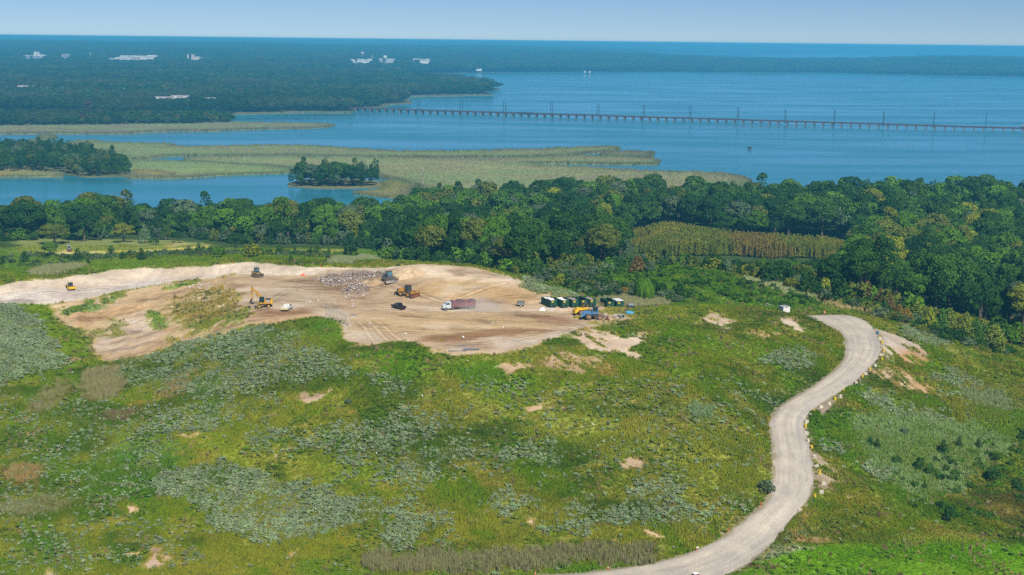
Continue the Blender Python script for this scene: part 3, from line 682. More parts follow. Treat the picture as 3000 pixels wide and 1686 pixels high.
class MB:
    def __init__(s): s.v = []; s.f = []

    def add(s, vs, fs):
        b = len(s.v); s.v += [tuple(p) for p in vs]; s.f += [tuple(b + i for i in f) for f in fs]; return s

    def hexa(s, p):   # 0-3 bottom ccw, 4-7 top ccw
        return s.add(p, [(3, 2, 1, 0), (4, 5, 6, 7), (0, 1, 5, 4), (1, 2, 6, 5), (2, 3, 7, 6), (3, 0, 4, 7)])

    def box(s, x0, x1, y0, y1, z0, z1, tx=0, ty=0, rz=0):
        """box from extents; tx, ty draw the top in"""
        p = [(x0, y0, z0), (x1, y0, z0), (x1, y1, z0), (x0, y1, z0), (x0 + tx, y0 + ty, z1), (x1 - tx, y0 + ty, z1), (x1 - tx, y1 - ty, z1), (x0 + tx, y1 - ty, z1)]
        if rz:
            c, n = math.cos(rz), math.sin(rz); p = [(c * a - n * b, n * a + c * b, z) for a, b, z in p]
        return s.hexa(p)

    def prism(s, prof, y0, y1):
        n = len(prof)
        return s.add([(x, y0, z) for x, z in prof] + [(x, y1, z) for x, z in prof], [tuple(range(n)), tuple(range(2 * n - 1, n - 1, -1))] + [(i + n, (i + 1) % n + n, (i + 1) % n, i) for i in range(n)])

    def prism_x(s, prof, x0, x1):
        n = len(prof)
        return s.add([(x0, y, z) for y, z in prof] + [(x1, y, z) for y, z in prof], [tuple(range(n - 1, -1, -1)), tuple(range(n, 2 * n))] + [(i, (i + 1) % n, (i + 1) % n + n, i + n) for i in range(n)])

    def tube(s, pts, rad, n=8, cap=True):
        pts = [Vector(p) for p in pts]
        if not hasattr(rad, '__len__'): rad = [rad] * len(pts)
        b = len(s.v)
        for i, p in enumerate(pts):
            d = (pts[min(i + 1, len(pts) - 1)] - pts[max(i - 1, 0)]).normalized()
            u = d.cross(Vector((0, 0, 1)) if abs(d.z) < .9 else Vector((1, 0, 0))).normalized(); w = d.cross(u)
            for k in range(n):
                a = 2 * math.pi * k / n; s.v.append(tuple(p + (u * math.cos(a) + w * math.sin(a)) * rad[i]))
        for i in range(len(pts) - 1):
            for k in range(n):
                s.f.append((b + i * n + k, b + i * n + (k + 1) % n, b + (i + 1) * n + (k + 1) % n, b + (i + 1) * n + k))
        if cap:
            s.f.append(tuple(b + k for k in range(n - 1, -1, -1))); s.f.append(tuple(b + (len(pts) - 1) * n + k for k in range(n)))
        return s

    def cyl(s, p0, p1, r0, r1=None, n=14): return s.tube([p0, p1], [r0, r0 if r1 is None else r1], n)

    def lathe(s, prof, n=14, c=(0, 0, 0)):
        b = len(s.v)
        for r, z in prof:
            for k in range(n):
                a = 2 * math.pi * k / n; s.v.append((c[0] + r * math.cos(a), c[1] + r * math.sin(a), c[2] + z))
        for i in range(len(prof) - 1):
            for k in range(n):
                s.f.append((b + i * n + k, b + i * n + (k + 1) % n, b + (i + 1) * n + (k + 1) % n, b + (i + 1) * n + k))
        s.f.append(tuple(b + k for k in range(n - 1, -1, -1))); s.f.append(tuple(b + (len(prof) - 1) * n + k for k in range(n)))
        return s

    def mesh(s, name, mat): return raw_mesh(name, s.v, s.f, mat)

    def build(s, name, mat, parent=None, loc=None): return link(name, s.mesh(name, mat), parent, loc)


# ------------------------------------------------------------------ ground sheet
def ground_mat():
    m, nt, out = new_mat('soil_and_turf'); L = nt.links
    a = N(nt, 'ShaderNodeAttribute'); a.attribute_name = 'Col'
    g = N(nt, 'ShaderNodeNewGeometry'); n1 = N(nt, 'ShaderNodeTexNoise'); n1.inputs['Scale'].default_value = 1.3; n1.inputs['Detail'].default_value = 6; n1.inputs['Roughness'].default_value = .7
    L.new(g.outputs['Position'], n1.inputs['Vector'])
    mr = N(nt, 'ShaderNodeMapRange'); mr.inputs['From Min'].default_value = .25; mr.inputs['From Max'].default_value = .75; mr.inputs['To Min'].default_value = .72; mr.inputs['To Max'].default_value = 1.26
    L.new(n1.outputs['Fac'], mr.inputs['Value'])
    v = N(nt, 'ShaderNodeVectorMath', operation='SCALE'); L.new(a.outputs['Color'], v.inputs[0]); L.new(mr.outputs[0], v.inputs['Scale'])
    d = N(nt, 'ShaderNodeBsdfDiffuse'); L.new(v.outputs[0], d.inputs[0])
    bp = N(nt, 'ShaderNodeBump'); bp.inputs['Strength'].default_value = .5; bp.inputs['Distance'].default_value = .35; L.new(n1.outputs['Fac'], bp.inputs['Height']); L.new(bp.outputs[0], d.inputs['Normal'])
    L.new(d.outputs[0], out.inputs[0])
    return m


idx = np.arange(NY * NS).reshape(NY, NS)
quads = np.stack([idx[:-1, :-1], idx[:-1, 1:], idx[1:, 1:], idx[1:, :-1]], -1).reshape(-1, 4)
gm = raw_mesh('ground', np.stack([fx, fy, Zg.ravel()], 1), quads, ground_mat(), True)
at = gm.attributes.new('Col', 'FLOAT_COLOR', 'POINT')
at.data.foreach_set('color', np.concatenate([colv, np.ones((len(colv), 1))], 1).astype(np.float32).ravel())
tag(link('ground', gm), kind='structure')


# gravel road laid on the graded bed
def road_mat():
    m, nt, out = new_mat('gravel_road'); L = nt.links
    uv = N(nt, 'ShaderNodeAttribute'); uv.attribute_name = 'lane'
    sp = N(nt, 'ShaderNodeSeparateXYZ'); L.new(uv.outputs['Vector'], sp.inputs[0])
    g = N(nt, 'ShaderNodeNewGeometry')
    cmb = N(nt, 'ShaderNodeCombineXYZ')
    m1 = N(nt, 'ShaderNodeMath', operation='MULTIPLY'); m1.inputs[1].default_value = 9; L.new(sp.outputs['X'], m1.inputs[0]); L.new(m1.outputs[0], cmb.inputs[0])
    m2 = N(nt, 'ShaderNodeMath', operation='MULTIPLY'); m2.inputs[1].default_value = .05; L.new(sp.outputs['Y'], m2.inputs[0]); L.new(m2.outputs[0], cmb.inputs[1])
    n1 = N(nt, 'ShaderNodeTexNoise'); n1.inputs['Scale'].default_value = 1.2; n1.inputs['Detail'].default_value = 5; L.new(cmb.outputs[0], n1.inputs['Vector'])
    n2 = N(nt, 'ShaderNodeTexNoise'); n2.inputs['Scale'].default_value = .16; n2.inputs['Detail'].default_value = 7; n2.inputs['Roughness'].default_value = .65; L.new(g.outputs['Position'], n2.inputs['Vector'])
    n3 = N(nt, 'ShaderNodeTexNoise'); n3.inputs['Scale'].default_value = 3; n3.inputs['Detail'].default_value = 6; L.new(g.outputs['Position'], n3.inputs['Vector'])
    r1 = N(nt, 'ShaderNodeValToRGB'); L.new(n1.outputs['Fac'], r1.inputs['Fac'])
    r1.color_ramp.elements[0].position = .32; r1.color_ramp.elements[1].position = .62
    r1.color_ramp.elements[0].color = (*lin(174, 168, 160) * .7, 1); r1.color_ramp.elements[1].color = (*lin(214, 202, 182) * .74, 1)
    r2 = N(nt, 'ShaderNodeValToRGB'); L.new(n2.outputs['Fac'], r2.inputs['Fac'])
    r2.color_ramp.elements[0].position = .36; r2.color_ramp.elements[1].position = .6
    r2.color_ramp.elements[0].color = (*lin(172, 170, 166) * .7, 1); r2.color_ramp.elements[1].color = (*lin(212, 202, 186) * .74, 1)
    mx = N(nt, 'ShaderNodeMix'); mx.data_type = 'RGBA'; mx.inputs['Factor'].default_value = .5; L.new(r1.outputs[0], mx.inputs['A']); L.new(r2.outputs[0], mx.inputs['B'])
    cr = N(nt, 'ShaderNodeValToRGB'); L.new(sp.outputs['X'], cr.inputs['Fac'])       # pale wheel paths, greyer gravel towards the outer side
    ce = cr.color_ramp.elements; ce[0].position = 0; ce[0].color = (.86, .85, .84, 1); ce[1].position = 1; ce[1].color = (.84, .84, .86, 1)
    for ps, cv in ((.12, (.96, .95, .94)), (.3, (1.05, 1.04, 1.02)), (.46, (.97, .96, .95)), (.62, (1.05, 1.05, 1.03)), (.78, (.97, .98, 1.0))):
        e_ = ce.new(ps); e_.color = (*cv, 1)
    mu = N(nt, 'ShaderNodeMix'); mu.data_type = 'RGBA'; mu.blend_type = 'MULTIPLY'; mu.inputs['Factor'].default_value = 1; L.new(mx.outputs['Result'], mu.inputs['A']); L.new(cr.outputs[0], mu.inputs['B'])
    n4 = N(nt, 'ShaderNodeTexNoise'); n4.inputs['Scale'].default_value = .45; n4.inputs['Detail'].default_value = 6; n4.inputs['Roughness'].default_value = .7; L.new(g.outputs['Position'], n4.inputs['Vector'])
    rm_ = N(nt, 'ShaderNodeMapRange'); rm_.inputs['From Min'].default_value = .6; rm_.inputs['From Max'].default_value = .74; rm_.inputs['To Max'].default_value = .55; L.new(n4.outputs['Fac'], rm_.inputs['Value'])
    md = N(nt, 'ShaderNodeMix'); md.data_type = 'RGBA'; L.new(rm_.outputs[0], md.inputs['Factor']); L.new(mu.outputs['Result'], md.inputs['A']); md.inputs['B'].default_value = (*lin(142, 120, 98) * .8, 1)
    mx = md
    mr = N(nt, 'ShaderNodeMapRange'); mr.inputs['From Min'].default_value = .25; mr.inputs['From Max'].default_value = .75; mr.inputs['To Min'].default_value = .8; mr.inputs['To Max'].default_value = 1.2
    L.new(n3.outputs['Fac'], mr.inputs['Value'])
    v = N(nt, 'ShaderNodeVectorMath', operation='SCALE'); L.new(mx.outputs['Result'], v.inputs[0]); L.new(mr.outputs[0], v.inputs['Scale'])
    d = N(nt, 'ShaderNodeBsdfDiffuse'); L.new(v.outputs[0], d.inputs[0]); L.new(d.outputs[0], out.inputs[0])
    return m


nc = 13
rv = []; lane = []
acc = np.concatenate([[0], np.cumsum(np.linalg.norm(np.diff(MID, axis=0), axis=1))])
for i in range(NR):
    wob = (vnoise(np.array([acc[i] / 3.0]), np.array([1.5]), 5)[0] - .5) * 2.0; wob2 = (vnoise(np.array([acc[i] / 3.0]), np.array([7.5]), 8)[0] - .5) * 2.0
    for k in range(nc):
        t = k / (nc - 1); p = QL[i] * (1 - t) + QR[i] * t
        side = (QR[i] - QL[i]) / (np.linalg.norm(QR[i] - QL[i]) + 1e-9)
        p = p + side * ((-wob if t < .3 else 0) * (1 - t / .3 if t < .3 else 0) + (wob2 * (t - .7) / .3 if t > .7 else 0))
        crown = .10 * (1 - (2 * t - 1) ** 2)
        rv.append((p[0], p[1], p[2] + crown - (.25 if k in (0, nc - 1) else 0))); lane.append((t, acc[i], 0))
q = np.arange(NR * nc).reshape(NR, nc)
rm = raw_mesh('road', rv, np.stack([q[:-1, :-1], q[1:, :-1], q[1:, 1:], q[:-1, 1:]], -1).reshape(-1, 4), road_mat(), True)
if rm.polygons[len(rm.polygons) // 2].normal.z < 0: rm.flip_normals()
at = rm.attributes.new('lane', 'FLOAT_VECTOR', 'POINT'); at.data.foreach_set('vector', np.array(lane, np.float32).ravel())
tag(link('road', rm), kind='structure')


# ------------------------------------------------------------------ scattering of stuff that nobody could count
def scatter(name, P, rz, scl, vid, tint, variants, kind='stuff'):
    me = bpy.data.meshes.new(name); n = len(P)
    me.vertices.add(n); me.vertices.foreach_set('co', np.asarray(P, np.float32).ravel())
    for an, ty, arr, fld in (('rotz', 'FLOAT', rz, 'value'), ('scl', 'FLOAT_VECTOR', scl, 'vector'), ('vid', 'INT', vid, 'value'), ('tint', 'FLOAT_COLOR', np.concatenate([tint, np.ones((n, 1))], 1), 'color')):
        a = me.attributes.new(an, ty, 'POINT'); a.data.foreach_set(fld, np.ascontiguousarray(arr, np.int32 if ty == 'INT' else np.float32).ravel())
    c = bpy.data.collections.new(name + '_kinds')
    for k, v in enumerate(variants):
        o = bpy.data.objects.new(name + '_' + 'abcdefghijkl'[k], v); c.objects.link(o)
    ng = bpy.data.node_groups.new(name, 'GeometryNodeTree')
    ng.interface.new_socket('Geometry', in_out='INPUT', socket_type='NodeSocketGeometry'); ng.interface.new_socket('Geometry', in_out='OUTPUT', socket_type='NodeSocketGeometry')
    gi = ng.nodes.new('NodeGroupInput'); go = ng.nodes.new('NodeGroupOutput')
    ip = ng.nodes.new('GeometryNodeInstanceOnPoints'); ci = ng.nodes.new('GeometryNodeCollectionInfo')
    ci.inputs['Collection'].default_value = c; ci.inputs['Separate Children'].default_value = True; ci.inputs['Reset Children'].default_value = True
    L = ng.links

    def attr(nm, ty):
        a = ng.nodes.new('GeometryNodeInputNamedAttribute'); a.data_type = ty; a.inputs['Name'].default_value = nm
        return a.outputs['Attribute']
    cx = ng.nodes.new('ShaderNodeCombineXYZ'); L.new(attr('rotz', 'FLOAT'), cx.inputs['Z'])
    er = ng.nodes.new('FunctionNodeEulerToRotation'); L.new(cx.outputs[0], er.inputs[0])
    L.new(gi.outputs[0], ip.inputs['Points']); L.new(ci.outputs[0], ip.inputs['Instance']); ip.inputs['Pick Instance'].default_value = True
    L.new(attr('vid', 'INT'), ip.inputs['Instance Index']); L.new(er.outputs[0], ip.inputs['Rotation']); L.new(attr('scl', 'FLOAT_VECTOR'), ip.inputs['Scale'])
    L.new(ip.outputs[0], go.inputs[0])
    o = link(name, me); md = o.modifiers.new('scatter', 'NODES'); md.node_group = ng
    return tag(o, kind=kind)


def blades(n, h, w, spread, seed, droop=.35):
    r = np.random.default_rng(seed); v = []; f = []
    for i in range(n):
        a = r.uniform(0, 6.283); rr = spread * math.sqrt(r.uniform()); x, y = rr * math.cos(a), rr * math.sin(a)
        b = r.uniform(0, 6.283); hh = h * r.uniform(.6, 1.1); lx, ly = math.cos(b) * hh * droop * r.uniform(.3, 1.3), math.sin(b) * hh * droop * r.uniform(.3, 1.3)
        c = r.uniform(0, 3.14); wx, wy = math.cos(c) * w / 2, math.sin(c) * w / 2; k = len(v)
        v += [(x - wx, y - wy, -.1), (x + wx, y + wy, -.1), (x + wx * .8 + lx * .4, y + wy * .8 + ly * .4, hh * .6), (x - wx * .8 + lx * .4, y - wy * .8 + ly * .4, hh * .6), (x + lx, y + ly, hh)]
        f += [(k, k + 1, k + 2, k + 3), (k + 3, k + 2, k + 4)]
    return raw_mesh('tuft', v, f, GRASS_INST)


def weed_head(n, seed):
    """bushy weed: flat leafy umbels on a dome over a few stems"""
    r = np.random.default_rng(seed); v = []; f = []
    for i in range(n):
        a = r.uniform(0, 6.283); rr = .62 * math.sqrt(r.uniform()); z = .95 - .9 * rr * rr + r.uniform(-.16, .12)
        if i % 4 == 3: z *= r.uniform(.3, .8)
        nx, ny, nz = rr * math.cos(a) * .9 + r.normal() * .3, rr * math.sin(a) * .9 + r.normal() * .3, 1
        n_ = Vector((nx, ny, nz)).normalized(); u = n_.cross(Vector((r.normal(), r.normal(), .1))).normalized(); w = n_.cross(u); s = r.uniform(.10, .2)
        c = Vector((rr * math.cos(a), rr * math.sin(a), z)); k = len(v)
        v += [tuple(c + u * s), tuple(c + w * s), tuple(c - u * s), tuple(c - w * s)]; f.append((k, k + 1, k + 2, k + 3))
    return raw_mesh('weed', v, f, WEED_INST)


TUFT = [blades(16, .62, .16, .42, s) for s in range(4)]
WEEDM = [weed_head(40, 30 + s) for s in range(4)]
REEDM = [blades(18, 1.0, .11, .45, 50 + s, .14) for s in range(3)]


def spray(y0, y1, s0, s1, n, seed):
    r = np.random.default_rng(seed)
    y = np.sqrt(r.uniform(y0 * y0, y1 * y1, n)); x = r.uniform(s0, s1, n) * y
    return x, y, r


def keep_off_road(X, Y):
    k = (X > ROADPOLY[:, 0].min()) & (X < ROADPOLY[:, 0].max()); d = np.full(len(X), -9.0)
    d[k] = sdist(ROADPOLY, X[k], Y[k])
    return d


def sow_grass():
    Pn = []; Sc = []; Tn = []
    for y0, y1, n, seed in ((248, 320, 90000, 1), (320, 400, 90000, 2), (400, 540, 95000, 3), (540, 720, 30000, 4)):
        x, y, r = spray(y0, y1, -.43, .43, n, seed)
        if y0 >= 540:
            k = (x < 60) | (y < 560); x, y = x[k], y[k]
        c, b = land(x, y)
        rd = keep_off_road(x, y)
        k = (r.uniform(size=len(x)) > b * 1.25) & (rd < -.6)
        z = hgt(x, y)
        x, y, z, c = x[k], y[k], z[k], c[k]
        size = .42 + 1.0 * sstep(.4, .75, fbm(x, y, 8, 101, 3)) + r.uniform(-.1, .2, len(x))
        mown = pmask([(2110, 1700), (2230, 1630), (2330, 1600), (2480, 1590), (2700, 1585), (2900, 1592), (3100, 1605), (3100, 1800), (2000, 1800)], x, y, 1, 1, 4, 2)
        lawn = pmask(PATCH[0][0], x, y, 2, 2, 4, 2)
        size *= 1 - .6 * np.maximum(mown, lawn)
        wide = 1 + .25 * (y > 400) + .5 * (y > 540)
        Pn.append(np.stack([x, y, z], 1)); Sc.append(np.stack([(size * .5 + .65) * wide, (size * .5 + .65) * wide, size], 1))
        Tn.append(c * [.9, .93, .42] * (r.uniform(.86, 1.15, len(x)))[:, None] * (1 + r.normal(0, .04, (len(x), 3))))
    P = np.concatenate(Pn); S = np.concatenate(Sc); T = np.clip(np.concatenate(Tn), .003, .8)
    n = len(P); r = np.random.default_rng(9)
    o = scatter('meadow_grass', P, r.uniform(0, 6.28, n), S, r.integers(0, 4, n), T, TUFT)
    tag(o, 'rough green and yellowing grass covering the hill and the verges', 'grass')
    # pale weeds
    x, y, r = spray(250, 520, -.43, .43, 270000, 21)
    d = weed_density(x, y); rd = keep_off_road(x, y); c, b = land(x, y)
    k = (r.uniform(size=len(x)) < np.minimum(d, 1.1) * np.where(y < 330, 1.0, .85)) & (rd < -1) & (b < .45)
    k |= (r.uniform(size=len(x)) < .006) & (rd < -1.5) & (b < .2) & (y < 420)
    x, y = x[k], y[k]; n = len(x)
    s = r.uniform(.5, 1.0, n); base = lin(146, 164, 122)
    t = base * (r.uniform(.75, 1.2, n) * (.75 + .5 * fbm(x, y, 5, 161, 3)))[:, None] * (1 + r.normal(0, .05, (n, 3)))
    o = scatter('grey_green_weeds', np.stack([x, y, hgt(x, y)], 1), r.uniform(0, 6.28, n), np.stack([s, s, s * r.uniform(.8, 1.25, n)], 1), r.integers(0, 4, n), t, WEEDM)
    tag(o, 'pale grey-green weeds in thickets over the meadow slope', 'weeds')
    # green forbs standing above the grass
    x, y, r = spray(250, 520, -.43, .43, 60000, 25)
    c, b = land(x, y); k = (r.uniform(size=len(x)) < sstep(.5, .68, fbm(x, y, 12, 151, 3)) * .8 + .05) & (keep_off_road(x, y) < -1) & (b < .3)
    x, y, c = x[k], y[k], c[k]; n = len(x); s = r.uniform(.5, 1.15, n)
    t = (c * .6 + lin(92, 128, 28) * .55) * r.uniform(.75, 1.2, n)[:, None]
    tag(scatter('green_forbs', np.stack([x, y, hgt(x, y)], 1), r.uniform(0, 6.28, n), np.stack([s, s, s * r.uniform(.5, 1.1, n)], 1), r.integers(0, 4, n), t, WEEDM), 'leafy green forbs standing above the meadow grass', 'weeds')
    # dry stalks
    x, y, r = spray(250, 520, -.43, .43, 40000, 27)
    c, b = land(x, y); k = (r.uniform(size=len(x)) < sstep(.52, .7, fbm(x, y, 7, 171, 3)) * .8 + .04) & (keep_off_road(x, y) < -.6) & (b < .6)
    x, y = x[k], y[k]; n = len(x); s = r.uniform(.5, 1.15, n)
    t = np.where((r.uniform(size=n) < .6)[:, None], lin(158, 138, 96), lin(120, 104, 76)) * r.uniform(.5, .9, n)[:, None]
    tag(scatter('dry_stalks', np.stack([x, y, hgt(x, y)], 1), r.uniform(0, 6.28, n), np.stack([np.full(n, .8), np.full(n, .8), s], 1), r.integers(0, 3, n), t, REEDM), 'dry tan stalks scattered through the meadow grass', 'stalks')
    # tall reeds
    Pn = []; Sc = []; Tn = []; r = np.random.default_rng(33)
    for W_, cl, h, d in WREED:
        lo = W_[:, :2].min(0); hi = W_[:, :2].max(0); n = int((hi[0] - lo[0]) * (hi[1] - lo[1]) * 5 * d)
        x = r.uniform(lo[0], hi[0], n); y = r.uniform(lo[1], hi[1], n)
        k = r.uniform(size=n) < pmask(None, x, y, 3.0, 4, 6, 7, world=W_) * .8
        x, y = x[k], y[k]; n = len(x)
        Pn.append(np.stack([x, y, hgt(x, y)], 1)); s = h * r.uniform(.7, 1.2, n); Sc.append(np.stack([np.full(n, .9), np.full(n, .9), s], 1))
        g = r.uniform(size=n)[:, None] * .5
        Tn.append((lin(*cl) * (1 - g) + lin(110, 130, 60) * g) * 1.25 * r.uniform(.8, 1.2, n)[:, None])
    P = np.concatenate(Pn); n = len(P)
    o = scatter('tall_reeds', P, r.uniform(0, 6.28, n), np.concatenate(Sc), r.integers(0, 3, n), np.concatenate(Tn), REEDM)
    tag(o, 'tall brownish reeds and rank grass in patches on the slopes', 'reeds')


sow_grass()

# ------------------------------------------------------------------ water
def water_mat():
    m, nt, out = new_mat('river_water'); L = nt.links
    g = N(nt, 'ShaderNodeNewGeometry')
    mp = N(nt, 'ShaderNodeMapping'); mp.inputs['Scale'].default_value = (.22, 1, 1); L.new(g.outputs['Position'], mp.inputs[0])
    n1 = N(nt, 'ShaderNodeTexNoise'); n1.inputs['Scale'].default_value = .012; n1.inputs['Detail'].default_value = 6; n1.inputs['Roughness'].default_value = .6; L.new(mp.outputs[0], n1.inputs['Vector'])
    n2 = N(nt, 'ShaderNodeTexNoise'); n2.inputs['Scale'].default_value = .22; n2.inputs['Detail'].default_value = 4; L.new(mp.outputs[0], n2.inputs['Vector'])
    p = N(nt, 'ShaderNodeBsdfPrincipled'); p.inputs['IOR'].default_value = 1.33; p.inputs['Specular IOR Level'].default_value = .6
    p.inputs['Base Color'].default_value = (.03, .2, .285, 1)
    mr = N(nt, 'ShaderNodeMapRange'); mr.inputs['From Min'].default_value = .35; mr.inputs['From Max'].default_value = .65; mr.inputs['To Min'].default_value = .03; mr.inputs['To Max'].default_value = .34
    L.new(n1.outputs['Fac'], mr.inputs['Value']); L.new(mr.outputs[0], p.inputs['Roughness'])
    bp = N(nt, 'ShaderNodeBump'); bp.inputs['Strength'].default_value = .6; bp.inputs['Distance'].default_value = .2
    L.new(n2.outputs['Fac'], bp.inputs['Height']); L.new(bp.outputs[0], p.inputs['Normal'])
    L.new(p.outputs[0], out.inputs[0])
    return m


wm = raw_mesh('water', [(-23000, 560, 0), (23000, 560, 0), (23000, 26500, 0), (-23000, 26500, 0)], [(0, 1, 2, 3)], water_mat())
tag(link('water', wm), kind='structure')

# ------------------------------------------------------------------ marsh and far shores
MAIN = [(-700, 330), (150, 328), (310, 333), (372, 338), (500, 335), (640, 335), (675, 333), (800, 330), (900, 327), (1000, 328), (1036, 327), (1060, 319), (1105, 317), (1112, 312), (1128, 306), (1195, 302), (1203, 298), (1192, 292), (1197, 282), (1300, 280), (1440, 278), (1443, 275),
        (1428, 272), (1430, 266), (1466, 264), (1466, 261), (1452, 258), (1440, 250), (1330, 238), (1180, 231), (1120, 226), (1200, 221), (1272, 216), (1388, 214), (1543, 213), (1700, 212), (2000, 212), (2100, 213), (2400, 214), (2580, 218), (2780, 223), (3000, 226), (3600, 233),
        (3600, 198), (3000, 191), (2700, 187), (2500, 191), (2200, 184), (2050, 181), (1800, 178)]
mw = at_z([p[0] for p in MAIN], [p[1] for p in MAIN], 0)
back = np.array([(1050, 9600, 0), (600, 11600, 0), (-6200, 11600, 0), (-6200, 4600, 0)])
MAINW = np.vstack([mw, back])
SPIT = at_z(*zip(*[(1700, 168), (2010, 166), (2200, 164.5), (2410, 163), (2410, 162), (2300, 161), (1990, 158), (1700, 156), (1300, 152), (1300, 168)]), 0)
PENIN = at_z(*zip(*[(-90, 374), (-90, 352), (60, 346), (200, 345), (300, 346), (330, 350), (375, 350), (410, 346), (480, 348), (560, 346), (620, 348), (660, 352), (690, 357), (690, 362), (560, 366), (270, 370), (60, 372)]), 0)
FARSTRIP = np.array([(-11500, 17000, 0), (11500, 17000, 0), (11500, 20000, 0), (-11500, 20000, 0)], float)
ISLE = at_z(*zip(*[(-90, 520), (60, 510), (180, 512), (245, 521), (320, 519), (395, 519), (398, 508), (345, 490), (340, 470), (290, 452), (200, 440), (90, 440), (-90, 440)]), 0)
ISLE2 = at_z(*zip(*[(842, 548), (900, 552), (960, 555), (1040, 553), (1100, 551), (1120, 545), (1110, 532), (1040, 525), (960, 522), (880, 528), (845, 538)]), 0)

MARSH = [  # outline in the photo at water level, colour, reed height
    ([(-90, 372), (0, 371), (60, 369), (270, 369), (560, 363), (690, 361), (790, 363), (900, 364), (960, 366), (974, 370), (965, 375), (890, 379), (780, 380), (675, 383), (610, 386), (535, 386), (530, 385), (390, 391), (388, 393), (150, 393), (0, 394), (-90, 394)], (140, 138, 104), 2.4),
    ([(195, 424), (215, 418), (235, 415), (272, 416), (300, 420), (350, 423), (480, 425), (516, 428), (522, 433), (582, 434), (680, 431), (873, 429), (1000, 437), (1155, 447), (1295, 447), (1388, 447), (1466, 443), (1582, 441), (1737, 434), (1808, 434), (1819, 441), (1812, 446), (1757, 449), (1699, 453), (1683, 455),
      (1700, 458), (1590, 461), (1500, 463), (1388, 463), (1300, 464), (1150, 463), (1000, 461), (800, 459), (510, 459), (440, 468), (350, 470), (300, 455), (230, 440), (195, 432)], (140, 150, 98), 2.3),
    ([(1757, 455), (1776, 451), (1854, 447), (1912, 451), (1916, 462), (1893, 466), (1800, 462), (1760, 460)], (128, 132, 96), 2.5),
    ([(540, 468), (600, 464), (800, 462), (1000, 463), (1150, 466), (1300, 468), (1450, 468), (1600, 464), (1690, 460), (1800, 464), (1904, 468), (1928, 472), (1926, 482), (1912, 485), (1776, 483), (1660, 481), (1550, 481), (1585, 488), (1660, 492), (1738, 497), (1800, 502), (1854, 504), (1931, 506), (2050, 508),
      (2116, 512), (2150, 518), (2190, 526), (2200, 540), (2180, 560), (1800, 570), (1400, 570), (1250, 560), (1180, 535), (1120, 522), (1090, 516), (1000, 506), (870, 498), (800, 492), (640, 484), (545, 476)], (156, 158, 106), 2.2),
    ([(340, 480), (420, 474), (540, 476), (640, 480), (780, 488), (850, 499), (868, 503), (845, 509), (776, 512), (640, 516), (543, 523), (505, 524), (388, 524), (360, 520), (345, 500)], (146, 162, 96), 1.8),
    ([(380, 508), (420, 500), (480, 506), (515, 514), (505, 521), (400, 522)], (176, 154, 84), 1.9), ([(-90, 500), (0, 499), (80, 502), (170, 505), (188, 514), (180, 520), (0, 520), (-90, 522)], (170, 150, 86), 1.5),
    ([(1116, 535), (1150, 530), (1190, 533), (1210, 548), (1200, 575), (1160, 584), (1090, 576), (1030, 566), (1100, 558), (1118, 548)], (158, 156, 84), 1.5), ([(60, 416), (110, 412), (124, 418), (120, 424), (60, 428), (20, 428)], (126, 132, 88), 2.0), ([(105, 405), (120, 399), (160, 399), (170, 406), (150, 411), (115, 411)], (124, 138, 84), 2.0),
    # thin reed edges on the far shores
    ([(1110, 313), (1128, 307), (1195, 303), (1203, 299), (1206, 301), (1200, 305), (1130, 310), (1108, 318), (1062, 321), (1062, 318)], (140, 138, 104), 1.6), ([(1197, 282), (1300, 280), (1440, 278), (1445, 276), (1443, 280), (1300, 283), (1197, 285)], (138, 138, 106), 1.6), ([(1428, 268), (1468, 263), (1468, 266), (1430, 271)], (140, 138, 104), 1.5),
    ([(640, 337), (800, 332), (900, 329), (1000, 330), (1030, 329), (1030, 332), (900, 332), (800, 334), (650, 339)], (134, 134, 104), 1.5), ([(2200, 166), (2420, 164), (2420, 162.6), (2300, 162), (2200, 163)], (150, 138, 112), 1.5), ([(1300, 336), (1300, 336.5), (1301, 336)], (130, 130, 100), 1),
]
MARSH = [m_ for m_ in MARSH if len(m_[0]) > 4]


def noisy_mat(name, c1, c2, scale, stretch=(1, 1, 1)):
    m, nt, out = new_mat(name); L = nt.links
    g = N(nt, 'ShaderNodeNewGeometry'); mp = N(nt, 'ShaderNodeMapping'); mp.inputs['Scale'].default_value = stretch; L.new(g.outputs['Position'], mp.inputs[0])
    n1 = N(nt, 'ShaderNodeTexNoise'); n1.inputs['Scale'].default_value = scale; n1.inputs['Detail'].default_value = 7; n1.inputs['Roughness'].default_value = .65; L.new(mp.outputs[0], n1.inputs['Vector'])
    rp = N(nt, 'ShaderNodeValToRGB'); rp.color_ramp.elements[0].position = .35; rp.color_ramp.elements[1].position = .65
    rp.color_ramp.elements[0].color = (*c1, 1); rp.color_ramp.elements[1].color = (*c2, 1); L.new(n1.outputs['Fac'], rp.inputs[0])
    d = N(nt, 'ShaderNodeBsdfDiffuse'); L.new(rp.outputs[0], d.inputs[0]); L.new(d.outputs[0], out.inputs[0])
    return m


def slab(name, P, z0, z1, mat):
    """land outlined by P: flat top, sides down into the water"""
    from mathutils.geometry import tessellate_polygon
    n = len(P); top = [(p[0], p[1], z1) for p in P]; bot = [(p[0], p[1], z0) for p in P]
    tris = tessellate_polygon([[Vector(t) for t in top]])
    f = []
    for t in tris:
        a, b, c = [Vector(top[i]) for i in t]
        f.append(tuple(t) if (b - a).cross(c - a).z > 0 else tuple(reversed(t)))
    area = sum(P[i][0] * P[(i + 1) % n][1] - P[(i + 1) % n][0] * P[i][1] for i in range(n))
    for i in range(n):
        j = (i + 1) % n
        f.append((i, i + n, j + n, j) if area > 0 else (i, j, j + n, i + n))
    return raw_mesh(name, top + bot, f, mat)


